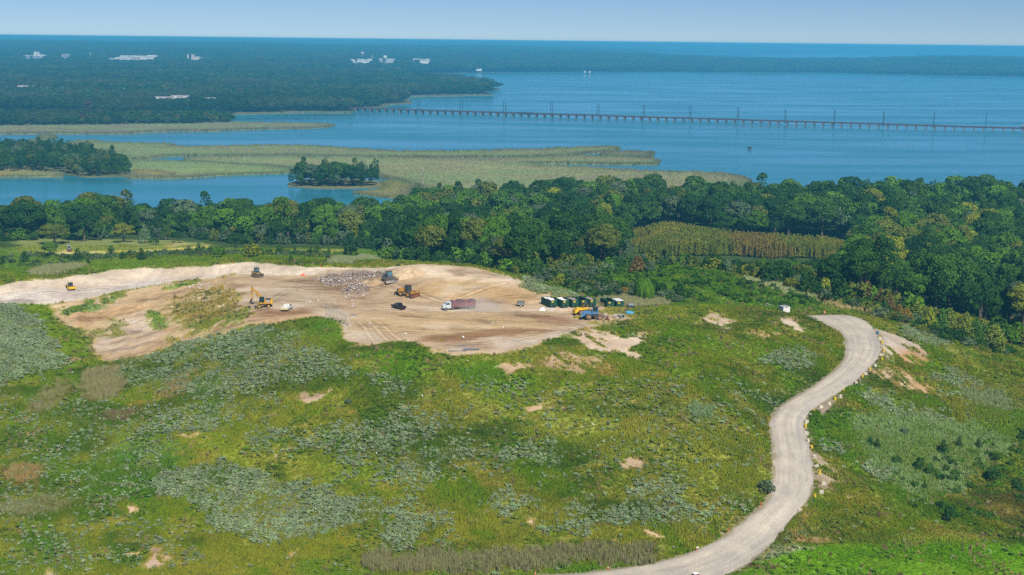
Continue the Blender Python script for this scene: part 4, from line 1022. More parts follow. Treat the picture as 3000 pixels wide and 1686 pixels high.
def wiggle(P, amp, step, seed=0):
    """outline resampled with small natural bays"""
    P = np.asarray(P)[:, :2]; out = []
    for k in range(len(P)):
        a, b = P[k], P[(k + 1) % len(P)]; d = np.linalg.norm(b - a); n = max(1, min(60, int(d / step)))
        for t in np.arange(n) / n: out.append(a + (b - a) * t)
    out = np.array(out); nx = (fbm(out[:, 0], out[:, 1], amp * 5, seed, 3) - .5) * 2 * amp; ny = (fbm(out[:, 0] + 900, out[:, 1], amp * 5, seed + 3, 3) - .5) * 2 * amp
    return out + np.stack([nx, ny], 1)


SHORE_SOIL = noisy_mat('shore_soil', lin(88, 92, 60), lin(124, 122, 84), .02)
PEAT = noisy_mat('marsh_peat', lin(104, 110, 70), lin(150, 148, 98), .05)
MP = []; MS = []; MT = []
rr = np.random.default_rng(77)
for pix, cl, h in MARSH:
    P = at_z(*zip(*pix), 0); Yc = P[:, 1].mean()
    Wp = wiggle(P, min(6, Yc / 400), max(6, Yc / 160), 5)
    tag(link('marsh', slab('marsh', Wp, -1.0, .5, PEAT)), kind='structure')
    lo = Wp.min(0); hi = Wp.max(0); sp = 2.6 + (Yc - 1000) / 900
    n = int((hi[0] - lo[0]) * (hi[1] - lo[1]) / sp ** 2 * 1.5); n = min(n, 60000)
    x = rr.uniform(lo[0], hi[0], n); y = rr.uniform(lo[1], hi[1], n)
    d = sdist(Wp, x, y); k = d > .3; x, y, d = x[k], y[k], d[k]; n = len(x)
    edge = np.exp(-d / 12.0)
    hh = h * (.6 + .75 * edge + .3 * (fbm(x, y, 30, 3, 3) - .5)) * rr.uniform(.8, 1.2, n)
    c1 = fbm(x, y * 1.8, 70, 11, 4); c2 = fbm(x, y * 2, 25, 13, 3)
    t = lin(*cl) * (.8 + .4 * c2)[:, None]
    t = t * (1 - .6 * sstep(.5, .65, c1)[:, None]) + lin(138, 158, 104) * .6 * sstep(.5, .65, c1)[:, None]
    t = t * (1 - .5 * sstep(.52, .66, 1 - c1)[:, None]) + lin(150, 142, 112) * .5 * sstep(.52, .66, 1 - c1)[:, None]
    t = t * (1 - .7 * edge[:, None]) + lin(78, 86, 66) * .7 * edge[:, None]  # reeds darkened towards the edge: shade of their front faces put into the tint
    MP.append(np.stack([x, y, np.full(n, .5)], 1)); MS.append(np.stack([np.full(n, sp * .95), np.full(n, sp * .95), hh], 1)); MT.append(t * [.8, .84, .92] * rr.uniform(.92, 1.08, n)[:, None])
MP = np.concatenate(MP); n = len(MP)
REEDFAR = [blades(14, 1.0, .2, .6, 60 + s, .1) for s in range(3)]
tag(scatter('marsh_reeds', MP, rr.uniform(0, 6.28, n), np.concatenate(MS), rr.integers(0, 3, n), np.concatenate(MT), REEDFAR), 'dense green and tan reeds growing over the tidal marsh', 'reeds')

for nm, P in (('far_shore', wiggle(MAINW, 12, 60, 9)), ('far_shore', SPIT[:, :2]), ('far_shore', wiggle(PENIN, 5, 15, 2)), ('far_shore', FARSTRIP[:, :2]), ('island_shore', wiggle(ISLE, 2, 10, 2)), ('island_shore', wiggle(ISLE2, 1.5, 8, 2))):
    tag(link(nm, slab(nm, P, -1, .35, SHORE_SOIL)), kind='structure')


def elev(X, Y):
    s = X / Y
    left = sstep(3000, 11500, Y) * 60 * sstep(.16, -.05, s) + sstep(2250, 2800, Y) * 6 * sstep(-.12, -.2, s)
    right = sstep(5300, 7600, Y) * (16 + 22 * np.exp(-((s - .33) / .09) ** 2) + 6 * np.exp(-((s - .10) / .07) ** 2)) * sstep(-.05, .1, s)
    und = (fbm(X, Y, 800, 19, 3) - .45) * 12 * sstep(2800, 5500, Y)
    strip = sstep(16950, 18600, Y) * (82 + 20 * (fbm(X, Y * .3, 3000, 23, 3) - .5))
    return np.maximum(.3, np.where(Y > 16900, strip, left + right + und))


# rolling ground under the far woods
hy = np.concatenate([np.arange(2200, 5600, 65), np.arange(5600, 11700, 170)]); hs = np.linspace(-.46, .44, 90)
HY = np.repeat(hy, len(hs)); HX = np.tile(hs, len(hy)) * HY
ins = sdist(MAINW, HX, HY) > 25
hv = np.stack([HX, HY, np.maximum(elev(HX, HY) - 1.2, .36)], 1)
hid = np.arange(len(hv)).reshape(len(hy), len(hs)); hq = np.stack([hid[:-1, :-1], hid[:-1, 1:], hid[1:, 1:], hid[1:, :-1]], -1).reshape(-1, 4)
hq = hq[ins[hq].all(1)]
FLOOR = noisy_mat('wood_floor', lin(52, 66, 40), lin(74, 86, 50), .03)
tag(link('hills', raw_mesh('hills', hv, hq, FLOOR, True)), kind='structure')
fy2 = np.linspace(17010, 19900, 14); fx2 = np.linspace(-11400, 11400, 80)
FY = np.repeat(fy2, 80); FX = np.tile(fx2, 14); fid = np.arange(14 * 80).reshape(14, 80)
tag(link('hills', raw_mesh('far_hills', np.stack([FX, FY, np.maximum(elev(FX, FY) - 2, .4)], 1), np.stack([fid[:-1, :-1], fid[:-1, 1:], fid[1:, 1:], fid[1:, :-1]], -1).reshape(-1, 4), FLOOR, True)), kind='structure')


# ------------------------------------------------------------------ trees
def crown(kind, seed, n, leaf):
    """leaf clumps on the lobes of a crown; unit: metres for a typical tree of the kind, base of the trunk at the origin"""
    r = np.random.default_rng(seed); lobes = []
    if kind == 'round':
        H, Rw, z0 = 17.0, 6.3, 4.0
        lobes.append((0, 0, z0 + 6.2, 4.6, 5.6))
        for k in range(16):
            a = r.uniform(0, 6.283); el = r.uniform(-.25, 1.3); rad = r.uniform(1.5, 2.7)
            lobes.append((math.cos(a) * math.cos(el) * (Rw - rad * .8), math.sin(a) * math.cos(el) * (Rw - rad * .8), z0 + 5.4 + math.sin(el) * (7.2 - rad * .8), rad, rad * .85))
    elif kind == 'tall':
        lobes.append((0, 0, 11, 2.9, 7.5))
        for k in range(15):
            t = r.uniform(0, 1); a = r.uniform(0, 6.283); rad = r.uniform(1.0, 1.9); w = 3.6 * math.sin(math.pi * (.18 + .75 * t)) ** .7
            lobes.append((math.cos(a) * (w - rad * .5), math.sin(a) * (w - rad * .5), 4 + t * 15, rad, rad * 1.2))
    elif kind == 'pyramid':
        for k in range(26):
            t = (k + .5) / 26; a = k * 2.4; w = 2.9 * (1 - t) ** .75 + .25; rad = .5 + .95 * (1 - t)
            lobes.append((math.cos(a) * (w - rad * .4), math.sin(a) * (w - rad * .4), 1.2 + t * 9.0, rad, rad * 1.1))
    elif kind == 'cedar':
        for k in range(20):
            t = (k + .5) / 20; a = k * 2.4; w = 1.35 * (1 - t) ** .8 + .1; rad = .3 + .5 * (1 - t)
            lobes.append((math.cos(a) * (w - rad * .4), math.sin(a) * (w - rad * .4), .35 + t * 4.4, rad, rad * 1.2))
    elif kind == 'shrub':
        lobes.append((0, 0, 1.1, 1.2, 1.0))
        for k in range(9):
            a = r.uniform(0, 6.283); rad = r.uniform(.5, .8); el = r.uniform(0, 1.2)
            lobes.append((math.cos(a) * math.cos(el) * 1.3, math.sin(a) * math.cos(el) * 1.3, .7 + math.sin(el) * 1.5, rad, rad * .9))
    elif kind == 'sapling':
        for k in range(14):
            t = (k + .5) / 14; a = k * 2.4; w = .85 * (1 - t) ** .7 + .1; rad = .3 + .45 * (1 - t)
            lobes.append((math.cos(a) * w * .6, math.sin(a) * w * .6, 1.2 + t * 7.4, rad, rad * 1.6))
    elif kind == 'willow':
        lobes.append((0, 0, 5.6, 3.6, 2.6))
        for k in range(12):
            a = r.uniform(0, 6.283); lobes.append((math.cos(a) * 3.2, math.sin(a) * 3.2, r.uniform(5.0, 6.6), r.uniform(1.2, 1.7), 1.3))
    elif kind == 'far':
        lobes.append((0, 0, 11, 5.0, 5.2))
        for k in range(8):
            a = r.uniform(0, 6.283); el = r.uniform(0, 1.3); rad = r.uniform(1.8, 2.8)
            lobes.append((math.cos(a) * math.cos(el) * 4.4, math.sin(a) * math.cos(el) * 4.4, 10 + math.sin(el) * 6.2, rad, rad * .85))
    L_ = np.array(lobes); wgt = (L_[:, 3] ** 1.6); wgt /= wgt.sum()
    v = []; f = []; cnt = 0; guard = 0
    while cnt < n and guard < n * 6:
        guard += 1
        k = r.choice(len(L_), p=wgt); cx, cy_, cz, a, b = L_[k]
        d = r.normal(size=3); d /= np.linalg.norm(d)
        if d[2] < -.55: continue
        p = np.array([cx, cy_, cz]) + d * [a, a, b] * r.uniform(.82, 1.04)
        q = ((p[None, :] - L_[:, :3]) / np.stack([L_[:, 3], L_[:, 3], L_[:, 4]], 1)); 
        if ((q ** 2).sum(1) < .62).any(): continue
        nn = Vector(d + r.normal(size=3) * .45 + np.array([0, 0, .25])).normalized()
        u = nn.cross(Vector(r.normal(size=3))).normalized(); w = nn.cross(u); s = leaf * r.uniform(.6, 1.3); P = Vector(p); i = len(v)
        if kind == 'willow' and r.uniform() < .75:
            ln = r.uniform(1.0, 4.0); o = Vector((d[0], d[1], 0)); o.normalize() if o.length else None; sd = Vector((-o.y, o.x, 0)) * leaf * .45
            v += [tuple(P - sd), tuple(P + sd), tuple(P + sd * .6 + o * .35 - Vector((0, 0, ln))), tuple(P - sd * .6 + o * .35 - Vector((0, 0, ln)))]
        else:
            v += [tuple(P + u * s * .9), tuple(P + w * s * .62), tuple(P - u * s * .9), tuple(P - w * s * .62)]
        f.append((i, i + 1, i + 2, i + 3)); cnt += 1
    return np.array(v), f


def trunk_mb(kind, seed):
    r = random.Random(seed); b = MB()
    Hh, r0, nb = {'round': (11, .38, 6), 'tall': (15, .32, 5), 'pyramid': (9, .18, 4), 'cedar': (4.2, .1, 3), 'shrub': (1.5, .07, 4), 'willow': (6, .45, 6)}[kind]
    b.tube([(0, 0, -.6), (r.uniform(-.1, .1), 0, Hh * .3), (r.uniform(-.2, .2), r.uniform(-.2, .2), Hh * .65), (0, 0, Hh)], [r0 * 1.3, r0, r0 * .7, r0 * .25], 7)
    for k in range(nb):
        a = k * 2.4 + r.uniform(-.4, .4); z = Hh * r.uniform(.3, .7); ln = Hh * r.uniform(.25, .4)
        b.tube([(0, 0, z), (math.cos(a) * ln * .5, math.sin(a) * ln * .5, z + ln * .4), (math.cos(a) * ln, math.sin(a) * ln, z + ln * .85)], [r0 * .45, r0 * .3, r0 * .1], 5)
    return b


def dead_mb(seed, Hh=15):
    r = random.Random(seed); b = MB()

    def grow(p, d, ln, rad, lev):
        q = p + d * ln * .5 + Vector((r.uniform(-.1, .1), r.uniform(-.1, .1), 0)) * ln; e = p + d * ln + Vector((0, 0, .05 * ln))
        b.tube([p, q, e], [rad, rad * .75, rad * .45], 6 if lev < 2 else 4)
        if lev < 4:
            for k in range(3 if lev < 3 else 2):
                a = r.uniform(0, 6.283); nd = (d + Vector((math.cos(a), math.sin(a), r.uniform(.1, .7))) * .62).normalized()
                grow(p.lerp(e, r.uniform(.5, 1)), nd, ln * r.uniform(.5, .72), rad * .5, lev + 1)
    grow(Vector((0, 0, -.5)), Vector((.05, 0, 1)).normalized(), Hh * .45, .4, 0)
    return b


KINDS = {'round': (5, 2600, .48), 'tall': (3, 1900, .42), 'pyramid': (3, 1300, .33), 'cedar': (3, 650, .2), 'shrub': (3, 420, .24), 'willow': (1, 2400, .3)}
CROWN = {}; TRUNK = {}
for kd, (nv, nl, lf) in KINDS.items():
    for k in range(nv):
        v, f = crown(kd, 100 + k * 7 + len(kd), nl, lf)
        CROWN[kd, k] = raw_mesh('crown', v, f, LEAF_OBJ)
    TRUNK[kd] = trunk_mb(kd, 5).mesh('trunk', BARK)
WOODM = [raw_mesh('woodcrown', *crown('round', 300 + k, 1300, .68), LEAF_INST) for k in range(4)] + [raw_mesh('woodcrown', *crown('tall', 330 + k, 950, .58), LEAF_INST) for k in range(2)]
SAPM = [raw_mesh('sapling', *crown('sapling', 350 + k, 260, .34), LEAF_INST) for k in range(3)]
FARM = [raw_mesh('farcrown', *crown('far', 370 + k, 420, 1.0), LEAF_INST) for k in range(4)]

DK, MD, BR, OL, YG, RU, GY, OR = (lin(60, 92, 40), lin(80, 112, 42), lin(102, 138, 38), lin(118, 124, 50), lin(148, 150, 46), lin(134, 106, 62), lin(108, 122, 88), lin(168, 132, 58))
# far woods
FP = []; FS = []; FT = []
rf = np.random.default_rng(5)
CLEAR = []      # (slope s, half width in slope, y, depth in front) left open before far buildings; filled in with the buildings below
BLD = [  # far buildings: name, photo box x0,x1,y0,y1, distance, depth
    ('a', 66, 130, 160, 177, 5800), ('b', 180, 201, 160, 174, 5750), ('c', 313, 457, 163, 186, 5700), ('d', 547, 592, 160, 182, 5750), ('e', 1024, 1092, 173, 190, 5800), ('f', 1108, 1160, 172, 190, 5800), ('g', 1208, 1262, 172, 190, 5750),
    ('t', 450, 555, 280, 309, 2490), ('t', 588, 632, 286, 309, 2470), ('h', 357, 380, 259, 273, 2850), ('h', 425, 450, 260, 272, 2860), ('h', 460, 478, 262, 276, 2820), ('r', 0, 24, 254, 266, 2850), ('r', 34, 190, 246, 268, 2850)]
for nm, x0, x1, y0, y1, D in BLD:
    a = at_y(x0, y0, D); b_ = at_y(x1, y1, D); CLEAR.append((a[0] / D, b_[0] / D, D))


def far_patch(poly, y0, y1, sp, smin=-.44, smax=.42, hs=1.0, wsc=None):
    ys = np.arange(y0, y1, sp * .9)
    for y in ys:
        x = np.arange(smin * y, smax * y, sp) + rf.uniform(-.45, .45, len(np.arange(smin * y, smax * y, sp))) * sp
        yy = y + rf.uniform(-.45, .45, len(x)) * sp
        d = sdist(poly, x, yy); k = (d > sp * .25)
        x, yy = x[k], yy[k]
        if not len(x): continue
        sl = x / yy; f = np.ones(len(x)); keep = np.ones(len(x), bool)
        for a, b, D in CLEAR:
            m_ = (sl > a - 4 / D) & (sl < b + 4 / D)
            keep &= ~(m_ & (yy > D - (D * .02 if D > 4000 else 8)) & (yy < D + (40 if D > 4000 else 14)))
            f = np.where(m_ & (yy <= D) & (yy > D - D * .16), np.minimum(f, .55 if D > 4000 else .68), f)
        x, yy, f = x[keep], yy[keep], f[keep]
        n = len(x)
        w_ = sp / 9.0 * (wsc or 1.0); h = (.72 + .5 * fbm(x, yy, 90, 29, 2)) * rf.uniform(.8, 1.2, n) * hs * f; w_ = w_ * rf.uniform(.85, 1.3, n)
        c1 = fbm(x, yy, 160, 3, 3); c2 = rf.uniform(size=n)
        t = np.where((c2 < .5)[:, None], DK, MD)
        t = np.where(((c2 > .8) & (c1 > .45))[:, None], OL * .9, t); t = np.where((c2 > .93)[:, None], GY * .9, t); t = np.where((c2 > .985)[:, None], RU * .8, t)
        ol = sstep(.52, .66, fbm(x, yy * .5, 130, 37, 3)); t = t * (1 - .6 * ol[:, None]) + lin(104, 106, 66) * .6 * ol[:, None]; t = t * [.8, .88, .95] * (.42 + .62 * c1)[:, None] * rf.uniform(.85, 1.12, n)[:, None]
        FP.append(np.stack([x, yy, elev(x, yy) - .3], 1)); FS.append(np.stack([w_, w_, h], 1)); FT.append(t)


far_patch(PENIN, 1800, 2400, 9.0, -.42, -.1, .72)
far_patch(MAINW, 2050, 3200, 13.0)
far_patch(MAINW, 3200, 4800, 18.0)
far_patch(MAINW, 4800, 7000, 26.0)
far_patch(MAINW, 7000, 11600, 40.0)
far_patch(SPIT, 8000, 15500, 40.0, hs=.95)
far_patch(FARSTRIP, 17000, 19900, 75.0, smin=-.42, smax=.42, hs=1.05)
FP = np.concatenate(FP); n = len(FP)
tag(scatter('distant_woods', FP, rf.uniform(0, 6.28, n), np.concatenate(FS), rf.integers(0, 4, n), np.concatenate(FT), FARM), 'unbroken woods on the far shores fading into blue haze', 'woods')

# near woods
WOODS = at_z(*zip(*[(-330, 750), (60, 722), (180, 715), (250, 712), (320, 708), (400, 704), (480, 704), (560, 704), (600, 711), (680, 722), (750, 735), (830, 735), (900, 733), (1000, 738), (1060, 752), (1110, 765),
                    (3300, 585), (2500, 588), (2200, 598), (1800, 590), (1500, 590), (1250, 595), (1180, 605), (1120, 660), (1000, 668), (700, 655), (-330, 655)]), 7)
_f = gnd(*zip(*[(1180, 764), (1250, 766), (1330, 770), (1400, 778), (1450, 792), (1520, 803), (1600, 801), (1660, 793), (1720, 788), (1800, 788), (1900, 778), (2000, 780), (2100, 795), (2200, 814), (2300, 840), (2400, 864), (2500, 886), (2600, 912), (2700, 945), (2800, 970), (2900, 996), (3000, 1016), (3100, 1046), (3300, 1090)]))
_k = int(np.argmin(np.abs(WOODS[:, 0] - at_z(1110, 765, 7)[0, 0]) + np.abs(WOODS[:, 1] - at_z(1110, 765, 7)[0, 1])))
WOODS = np.vstack([WOODS[:_k + 1], _f, WOODS[_k + 1:]])
STAND = at_z(*zip(*[(1850, 765), (1860, 670), (2000, 668), (2200, 712), (2350, 722), (2480, 716), (2520, 745), (2470, 790), (2350, 785), (2200, 785), (2050, 800), (1930, 790)]), 8)
LAWNW = at_z(*zip(*PATCH[0][0]), 12)
tr = []
ys = np.arange(500, 1180, 8.6)
rt = np.random.default_rng(15)
for i, y in enumerate(ys):
    x = np.arange(-.46 * y, .46 * y, 10.0) + (i % 2) * 5.0; x = x + rt.uniform(-2.6, 2.6, len(x)); yy = y + rt.uniform(-2.6, 2.6, len(x))
    tr.append(np.stack([x, yy], 1))
tr = np.concatenate(tr)
k = (sdist(WOODS, tr[:, 0], tr[:, 1]) > 1.5) & (sdist(STAND, tr[:, 0], tr[:, 1]) < -1) & (sdist(LAWNW, tr[:, 0], tr[:, 1]) < 0)
tr = tr[k]
TZ = hgt(tr[:, 0], tr[:, 1]); TP = np.column_stack([tr, TZ]); n = len(TP)
PXY = proj(TP); hid = ~seen(TP + [0, 0, 15.0])
edge = -sdist(WOODS, TP[:, 0], TP[:, 1])
u = rt.uniform(size=n); leftw = TP[:, 0] < 20
kind = np.where(u < .2, 1, 0)                                        # 0 round, 1 tall
siz = (.72 + .72 * rt.uniform(size=n) ** 1.8) * np.where(kind == 1, .86, 1) * np.where(leftw, 1.0, 1.08)
siz *= np.where(edge > -12, rt.uniform(.55, .95, n), 1)              # the wood's edge is lower
siz *= np.where((PXY[:, 0] > 2300) & (PXY[:, 1] > 800), .95, 1)
cls = np.zeros(n, int)                                                # 0 dark 1 mid 2 bright 3 olive 4 yellow-green 5 rust 6 grey-green
c = rt.uniform(size=n); pn = fbm(TP[:, 0], TP[:, 1], 60, 8, 3)
cls = np.where(c < .36, 0, np.where(c < .70, 1, np.where(c < .80, 2, np.where(c < .92, 3, np.where(c < .985, 6, 4)))))
cls = np.where(leftw & (c > .55) & (c < .72), 2, cls); cls = np.where(~leftw & (pn > .55) & (c < .6), 0, cls)
cls = np.where((PXY[:, 0] > 2250) & (c > .8) & (c < .96), 1, cls)
yg_mix = (PXY[:, 0] > 2330) & (PXY[:, 0] < 2850) & (PXY[:, 1] > 725) & (PXY[:, 1] < 850) & (rt.uniform(size=n) < .6)  # patch of trees with olive, bright green and yellow-green leaves
cls = np.where(yg_mix, np.where(c < .4, 3, np.where(c < .75, 2, 4)), cls)
PAL = np.array([DK, MD, BR, OL, YG, RU, GY, OR]) * [.74, .84, .86]
# in front of the sapling stand the trees are low enough to look over
front = (PXY[:, 0] > 1830) & (PXY[:, 0] < 2500) & (PXY[:, 1] > 700)
lim = np.where(PXY[:, 0] > 2010, 757, 748) + rt.uniform(0, 30, n) - 25 * sstep(2380, 2500, PXY[:, 0])
room = (PXY[:, 1] - lim) * np.hypot(TP[:, 1], CAMZ) / FOC / np.where(kind == 1, 19.5, 17.5)
siz = np.where(front, np.minimum(siz, np.maximum(room, .12)), siz)
keep = siz > .36
TP, PXY, hid, edge, kind, siz, cls, leftw = TP[keep], PXY[keep], hid[keep], edge[keep], kind[keep], siz[keep], cls[keep], leftw[keep]
order = np.argsort(-(siz / TP[:, 1]) + hid * 9)

TREE_NAME = {'round': 'broadleaf_tree', 'tall': 'tall_broadleaf_tree', 'pyramid': 'young_tree', 'cedar': 'cedar_shrub', 'shrub': 'shrub', 'willow': 'willow_tree'}
NOM = {'round': (17, 12.6), 'tall': (19, 8), 'pyramid': (11, 6.6), 'cedar': (5, 3.1), 'shrub': (2.5, 3.8), 'willow': (8.3, 9.6)}
PROTO = {}
for (kd, k), me in CROWN.items():     # unlinked source objects; every tree is a copy of one of these with its own trunk and crown
    e = bpy.data.objects.new(TREE_NAME[kd], None); c_ = bpy.data.objects.new('crown' if kd not in ('shrub', 'cedar') else 'foliage', me); t_ = bpy.data.objects.new('trunk' if kd not in ('shrub', 'cedar') else 'stem', TRUNK[kd])
    PROTO[kd, k] = (e, c_, t_)


def plant(kd, var, P, sx, sz, tint, rz, label, cat, group=None):
    e, c_, t_ = PROTO[kd, var % KINDS[kd][0]]
    o = e.copy(); COL.objects.link(o); o.location = P; o.rotation_euler = (0, 0, rz); o.scale = (sx, sx, sz)
    for s in (c_, t_):
        q = s.copy(); COL.objects.link(q); q.parent = o
        if s is c_: q.color = (*[float(x) for x in tint], 1)
    return tag(o, label, cat, group)


COLW = ['dark green', 'green', 'bright green', 'olive green', 'yellow-green', 'rust brown', 'grey-green', 'orange']
ZONE = [(190, 'behind the yellow roller'), (480, 'beyond the mown lawn'), (700, 'behind the white bank'), (900, 'behind the excavator'), (1110, 'behind the rubbish heap'), (1300, 'behind the brown mound'), (1520, 'above the semi truck'), (1760, 'above the green dumpsters'), (2000, 'above the blue loader'),
        (2260, 'above the green ridge'), (2460, 'above the white shed'), (2650, 'above the road bend'), (2850, 'right of the road bend'), (9999, "at the photo's right edge")]
ORD = 'first second third fourth fifth sixth seventh eighth ninth tenth eleventh twelfth thirteenth fourteenth fifteenth sixteenth seventeenth eighteenth nineteenth twentieth'.split()
NTREE = 285
big = [i for i in order if not hid[i]][:NTREE]; bigs = set(big)
names = {}
for i in big:
    z = next(w for lim, w in ZONE if PXY[i, 0] < lim)
    dep = "at the wood's front" if edge[i] > -16 else ("deep in the wood" if edge[i] < -55 else "midway into the wood")
    names.setdefault((COLW[cls[i]], 'tall' if kind[i] else 'round', dep, z), []).append(i)
for key, ids in names.items():
    ids.sort(key=lambda i: PXY[i, 0])
    for q, i in enumerate(ids):
        lab = f'{key[0]} {key[1]} tree {key[2]} {key[3]}'
        if len(ids) > 1: lab += f', {ORD[min(q, 19)]} from left'
        s = siz[i]; kd = 'tall' if kind[i] else 'round'
        tn = PAL[cls[i]] * rt.uniform(.85, 1.15)
        plant(kd, int(rt.integers(0, 9)), TP[i], s * rt.uniform(.92, 1.12), s, tn, rt.uniform(0, 6.28), lab, 'tree', 'trees of the near woods')
rest = np.array([i for i in range(len(TP)) if i not in bigs]); n = len(rest)
print('near trees', len(TP), 'rest', n)
vid = np.where(kind[rest] == 1, 4 + rt.integers(0, 2, n), rt.integers(0, 4, n))
s = siz[rest] * 1.04
tag(scatter('woodland', TP[rest], rt.uniform(0, 6.28, n), np.stack([s * 1.05, s * 1.05, s], 1), vid, PAL[cls[rest]] * rt.uniform(.8, 1.2, n)[:, None], WOODM), 'dense green woods between the landfill and the river', 'woods')
# undergrowth along the wood's edge hides the trunks
P_ = []
for k in range(len(WOODS)):
    a, b = WOODS[k], WOODS[(k + 1) % len(WOODS)]
    if k > 46: break
    m_ = int(np.linalg.norm(b - a) / 2.2)
    for t in rt.uniform(0, 1, m_): P_.append(a + (b - a) * t)
P_ = np.array(P_)[:, :2] + rt.normal(0, 2.2, (len(P_), 2)); P_ = P_[sdist(LAWNW, P_[:, 0], P_[:, 1]) < 1]
sx = fbm(P_[:, 0], P_[:, 1], 300, 3)
n = len(P_); s = rt.uniform(.7, 2.2, n) * np.where(rt.uniform(size=n) < .2, 1.6, 1) * np.where(P_[:, 0] > 90, 1.25, 1); s = np.minimum(s, 2.3)
BUSHM = [raw_mesh('bush', *crown('shrub', 400 + k, 260, .3), LEAF_INST) for k in range(3)]
cl_ = PAL[rt.choice([0, 1, 1, 2, 3, 3, 6, 6, 4], n, p=[.2, .2, .1, .1, .1, .1, .1, .06, .04])]
tag(scatter('undergrowth', np.column_stack([P_, hgt(P_[:, 0], P_[:, 1]) - .2]), rt.uniform(0, 6.28, n), np.stack([s, s, s * rt.uniform(.8, 1.5, n)], 1), rt.integers(0, 3, n), cl_ * rt.uniform(.8, 1.15, n)[:, None], BUSHM), 'mixed green undergrowth along the edge of the woods', 'undergrowth')
# brushy valley between the mound, the ridge and the woods
for nm, pix, dens, hs, mixc, lab in (('brush', [(1560, 815), (1640, 800), (1740, 795), (1800, 800), (1760, 830), (1840, 850), (1960, 860), (2010, 880), (1980, 892), (1900, 885), (1830, 870), (1740, 870), (1650, 845), (1580, 830)], .10, 1.0, [0, 1, 6, 3, 6], 'low dark brush filling the hollow behind the dumpsters'),
                                     ('ridge_scrub', [(1760, 800), (1900, 784), (2000, 786), (2100, 800), (2200, 825), (2330, 865), (2430, 900), (2330, 905), (2180, 890), (2050, 885), (1960, 870), (1850, 840)], .16, .55, [1, 2, 2, 2, 0], 'leafy green scrub over the ridge behind the pad'),
                                     ('slope_scrub', [(2400, 862), (2500, 880), (2600, 920), (2720, 965), (2850, 1000), (2980, 1035), (2900, 1035), (2760, 1000), (2640, 955), (2530, 915), (2420, 885)], .10, 1.0, [0, 0, 3, 1, 6], 'dark scrub under the row of young trees on the slope'),
                                     ('bank_scrub', [(-40, 760), (80, 745), (180, 750), (420, 745), (600, 730), (740, 738), (860, 742), (1000, 745), (1000, 755), (800, 758), (600, 752), (300, 765), (100, 785), (-40, 790)], .03, .6, [6, 1, 3, 6, 0], 'sparse low scrub on the green strip below the woods'),
                                     ('valley_scrub', [(2600, 1380), (2800, 1300), (3020, 1260), (3020, 1480), (2800, 1540), (2680, 1500)], .06, .5, [1, 2, 0, 2, 1], 'low leafy scrub in the hollow right of the road')):
    Wq = gnd(*zip(*pix)); lo, hi = Wq.min(0), Wq.max(0); n = int((hi[0] - lo[0]) * (hi[1] - lo[1]) * dens)
    x = rt.uniform(lo[0], hi[0], n); y = rt.uniform(lo[1], hi[1], n); k = sdist(Wq, x, y) + (fbm(x, y, 8, 3, 3) - .5) * 6 > 0; x, y = x[k], y[k]; n = len(x)
    s = hs * rt.uniform(.5, 1.5, n)
    tag(scatter(nm, np.stack([x, y, hgt(x, y) - .15], 1), rt.uniform(0, 6.28, n), np.stack([s * 1.2, s * 1.2, s], 1), rt.integers(0, 3, n), PAL[np.array(mixc)[rt.integers(0, 5, n)]] * rt.uniform(.8, 1.2, n)[:, None], BUSHM), lab, 'scrub')
# stand of slim young trees, too many to count
lo, hi = STAND.min(0), STAND.max(0); n = int((hi[0] - lo[0]) * (hi[1] - lo[1]) * .5)
x = rt.uniform(lo[0], hi[0], n); y = rt.uniform(lo[1], hi[1], n); k = sdist(STAND, x, y) + (fbm(x, y, 40, 3, 3) - .5) * 70 > 0; x, y = x[k], y[k]; n = len(x)
q = fbm(x, y, 26, 4, 3)[:, None]; pq = proj(np.stack([x, y, np.full(n, 12.0)], 1))
red = (sstep(2080, 2160, pq[:, 0]) * sstep(2420, 2330, pq[:, 0]))[:, None] * sstep(.35, .55, q)
t = lin(146, 148, 56) * (1 - red * .6) + lin(150, 124, 68) * red * .5
g_ = sstep(.5, .65, 1 - q); t = t * (1 - g_ * .7) + lin(112, 132, 50) * g_ * .7
s = rt.uniform(.6, 1.1, n) * (.3 + .7 * sstep(-6, 24, sdist(STAND, x, y)))
tag(scatter('sapling_stand', np.stack([x, y, hgt(x, y)], 1), rt.uniform(0, 6.28, n), np.stack([s, s, s], 1), rt.integers(0, 3, n), t * .95 * rt.uniform(.7, 1.25, n)[:, None], SAPM), 'stand of slim yellow-green and reddish saplings within the woods', 'saplings')

# islands' trees
for poly, sp, hs, lab in ((at_z(*zip(*[(-60, 512), (60, 505), (180, 508), (250, 520), (320, 517), (380, 517), (380, 505), (330, 478), (280, 462), (200, 452), (90, 448), (-60, 446)]), 0), 8.0, .82, 'left island wood'), (at_z(*zip(*[(848, 546), (900, 550), (1000, 552), (1090, 549), (1105, 540), (1040, 530), (960, 528), (880, 532)]), 0), 8.5, .95, 'small island')):
    lo, hi = poly.min(0), poly.max(0); pts = []
    for y in np.arange(lo[1], hi[1], sp):
        for x in np.arange(lo[0], hi[0], sp): pts.append((x + rt.uniform(-2.5, 2.5), y + rt.uniform(-2.5, 2.5)))
    pts = np.array(pts); pts = pts[sdist(poly, pts[:, 0], pts[:, 1]) > 0]; n = len(pts)
    u = rt.uniform(size=n); ci = np.where(u < .42, 0, np.where(u < .75, 1, np.where(u < .92, 6, 3)))
    s = hs * rt.uniform(.55, 1.15, n) * (1.1 if n < 60 else 1)
    tag(scatter('island_woods', np.column_stack([pts, np.full(n, .3)]), rt.uniform(0, 6.28, n), np.stack([s, s, s], 1), rt.integers(0, 6, n), PAL[ci] * rt.uniform(.75, 1.1, n)[:, None], WOODM), f'dark green trees crowding the {lab} in the inlet', 'woods')

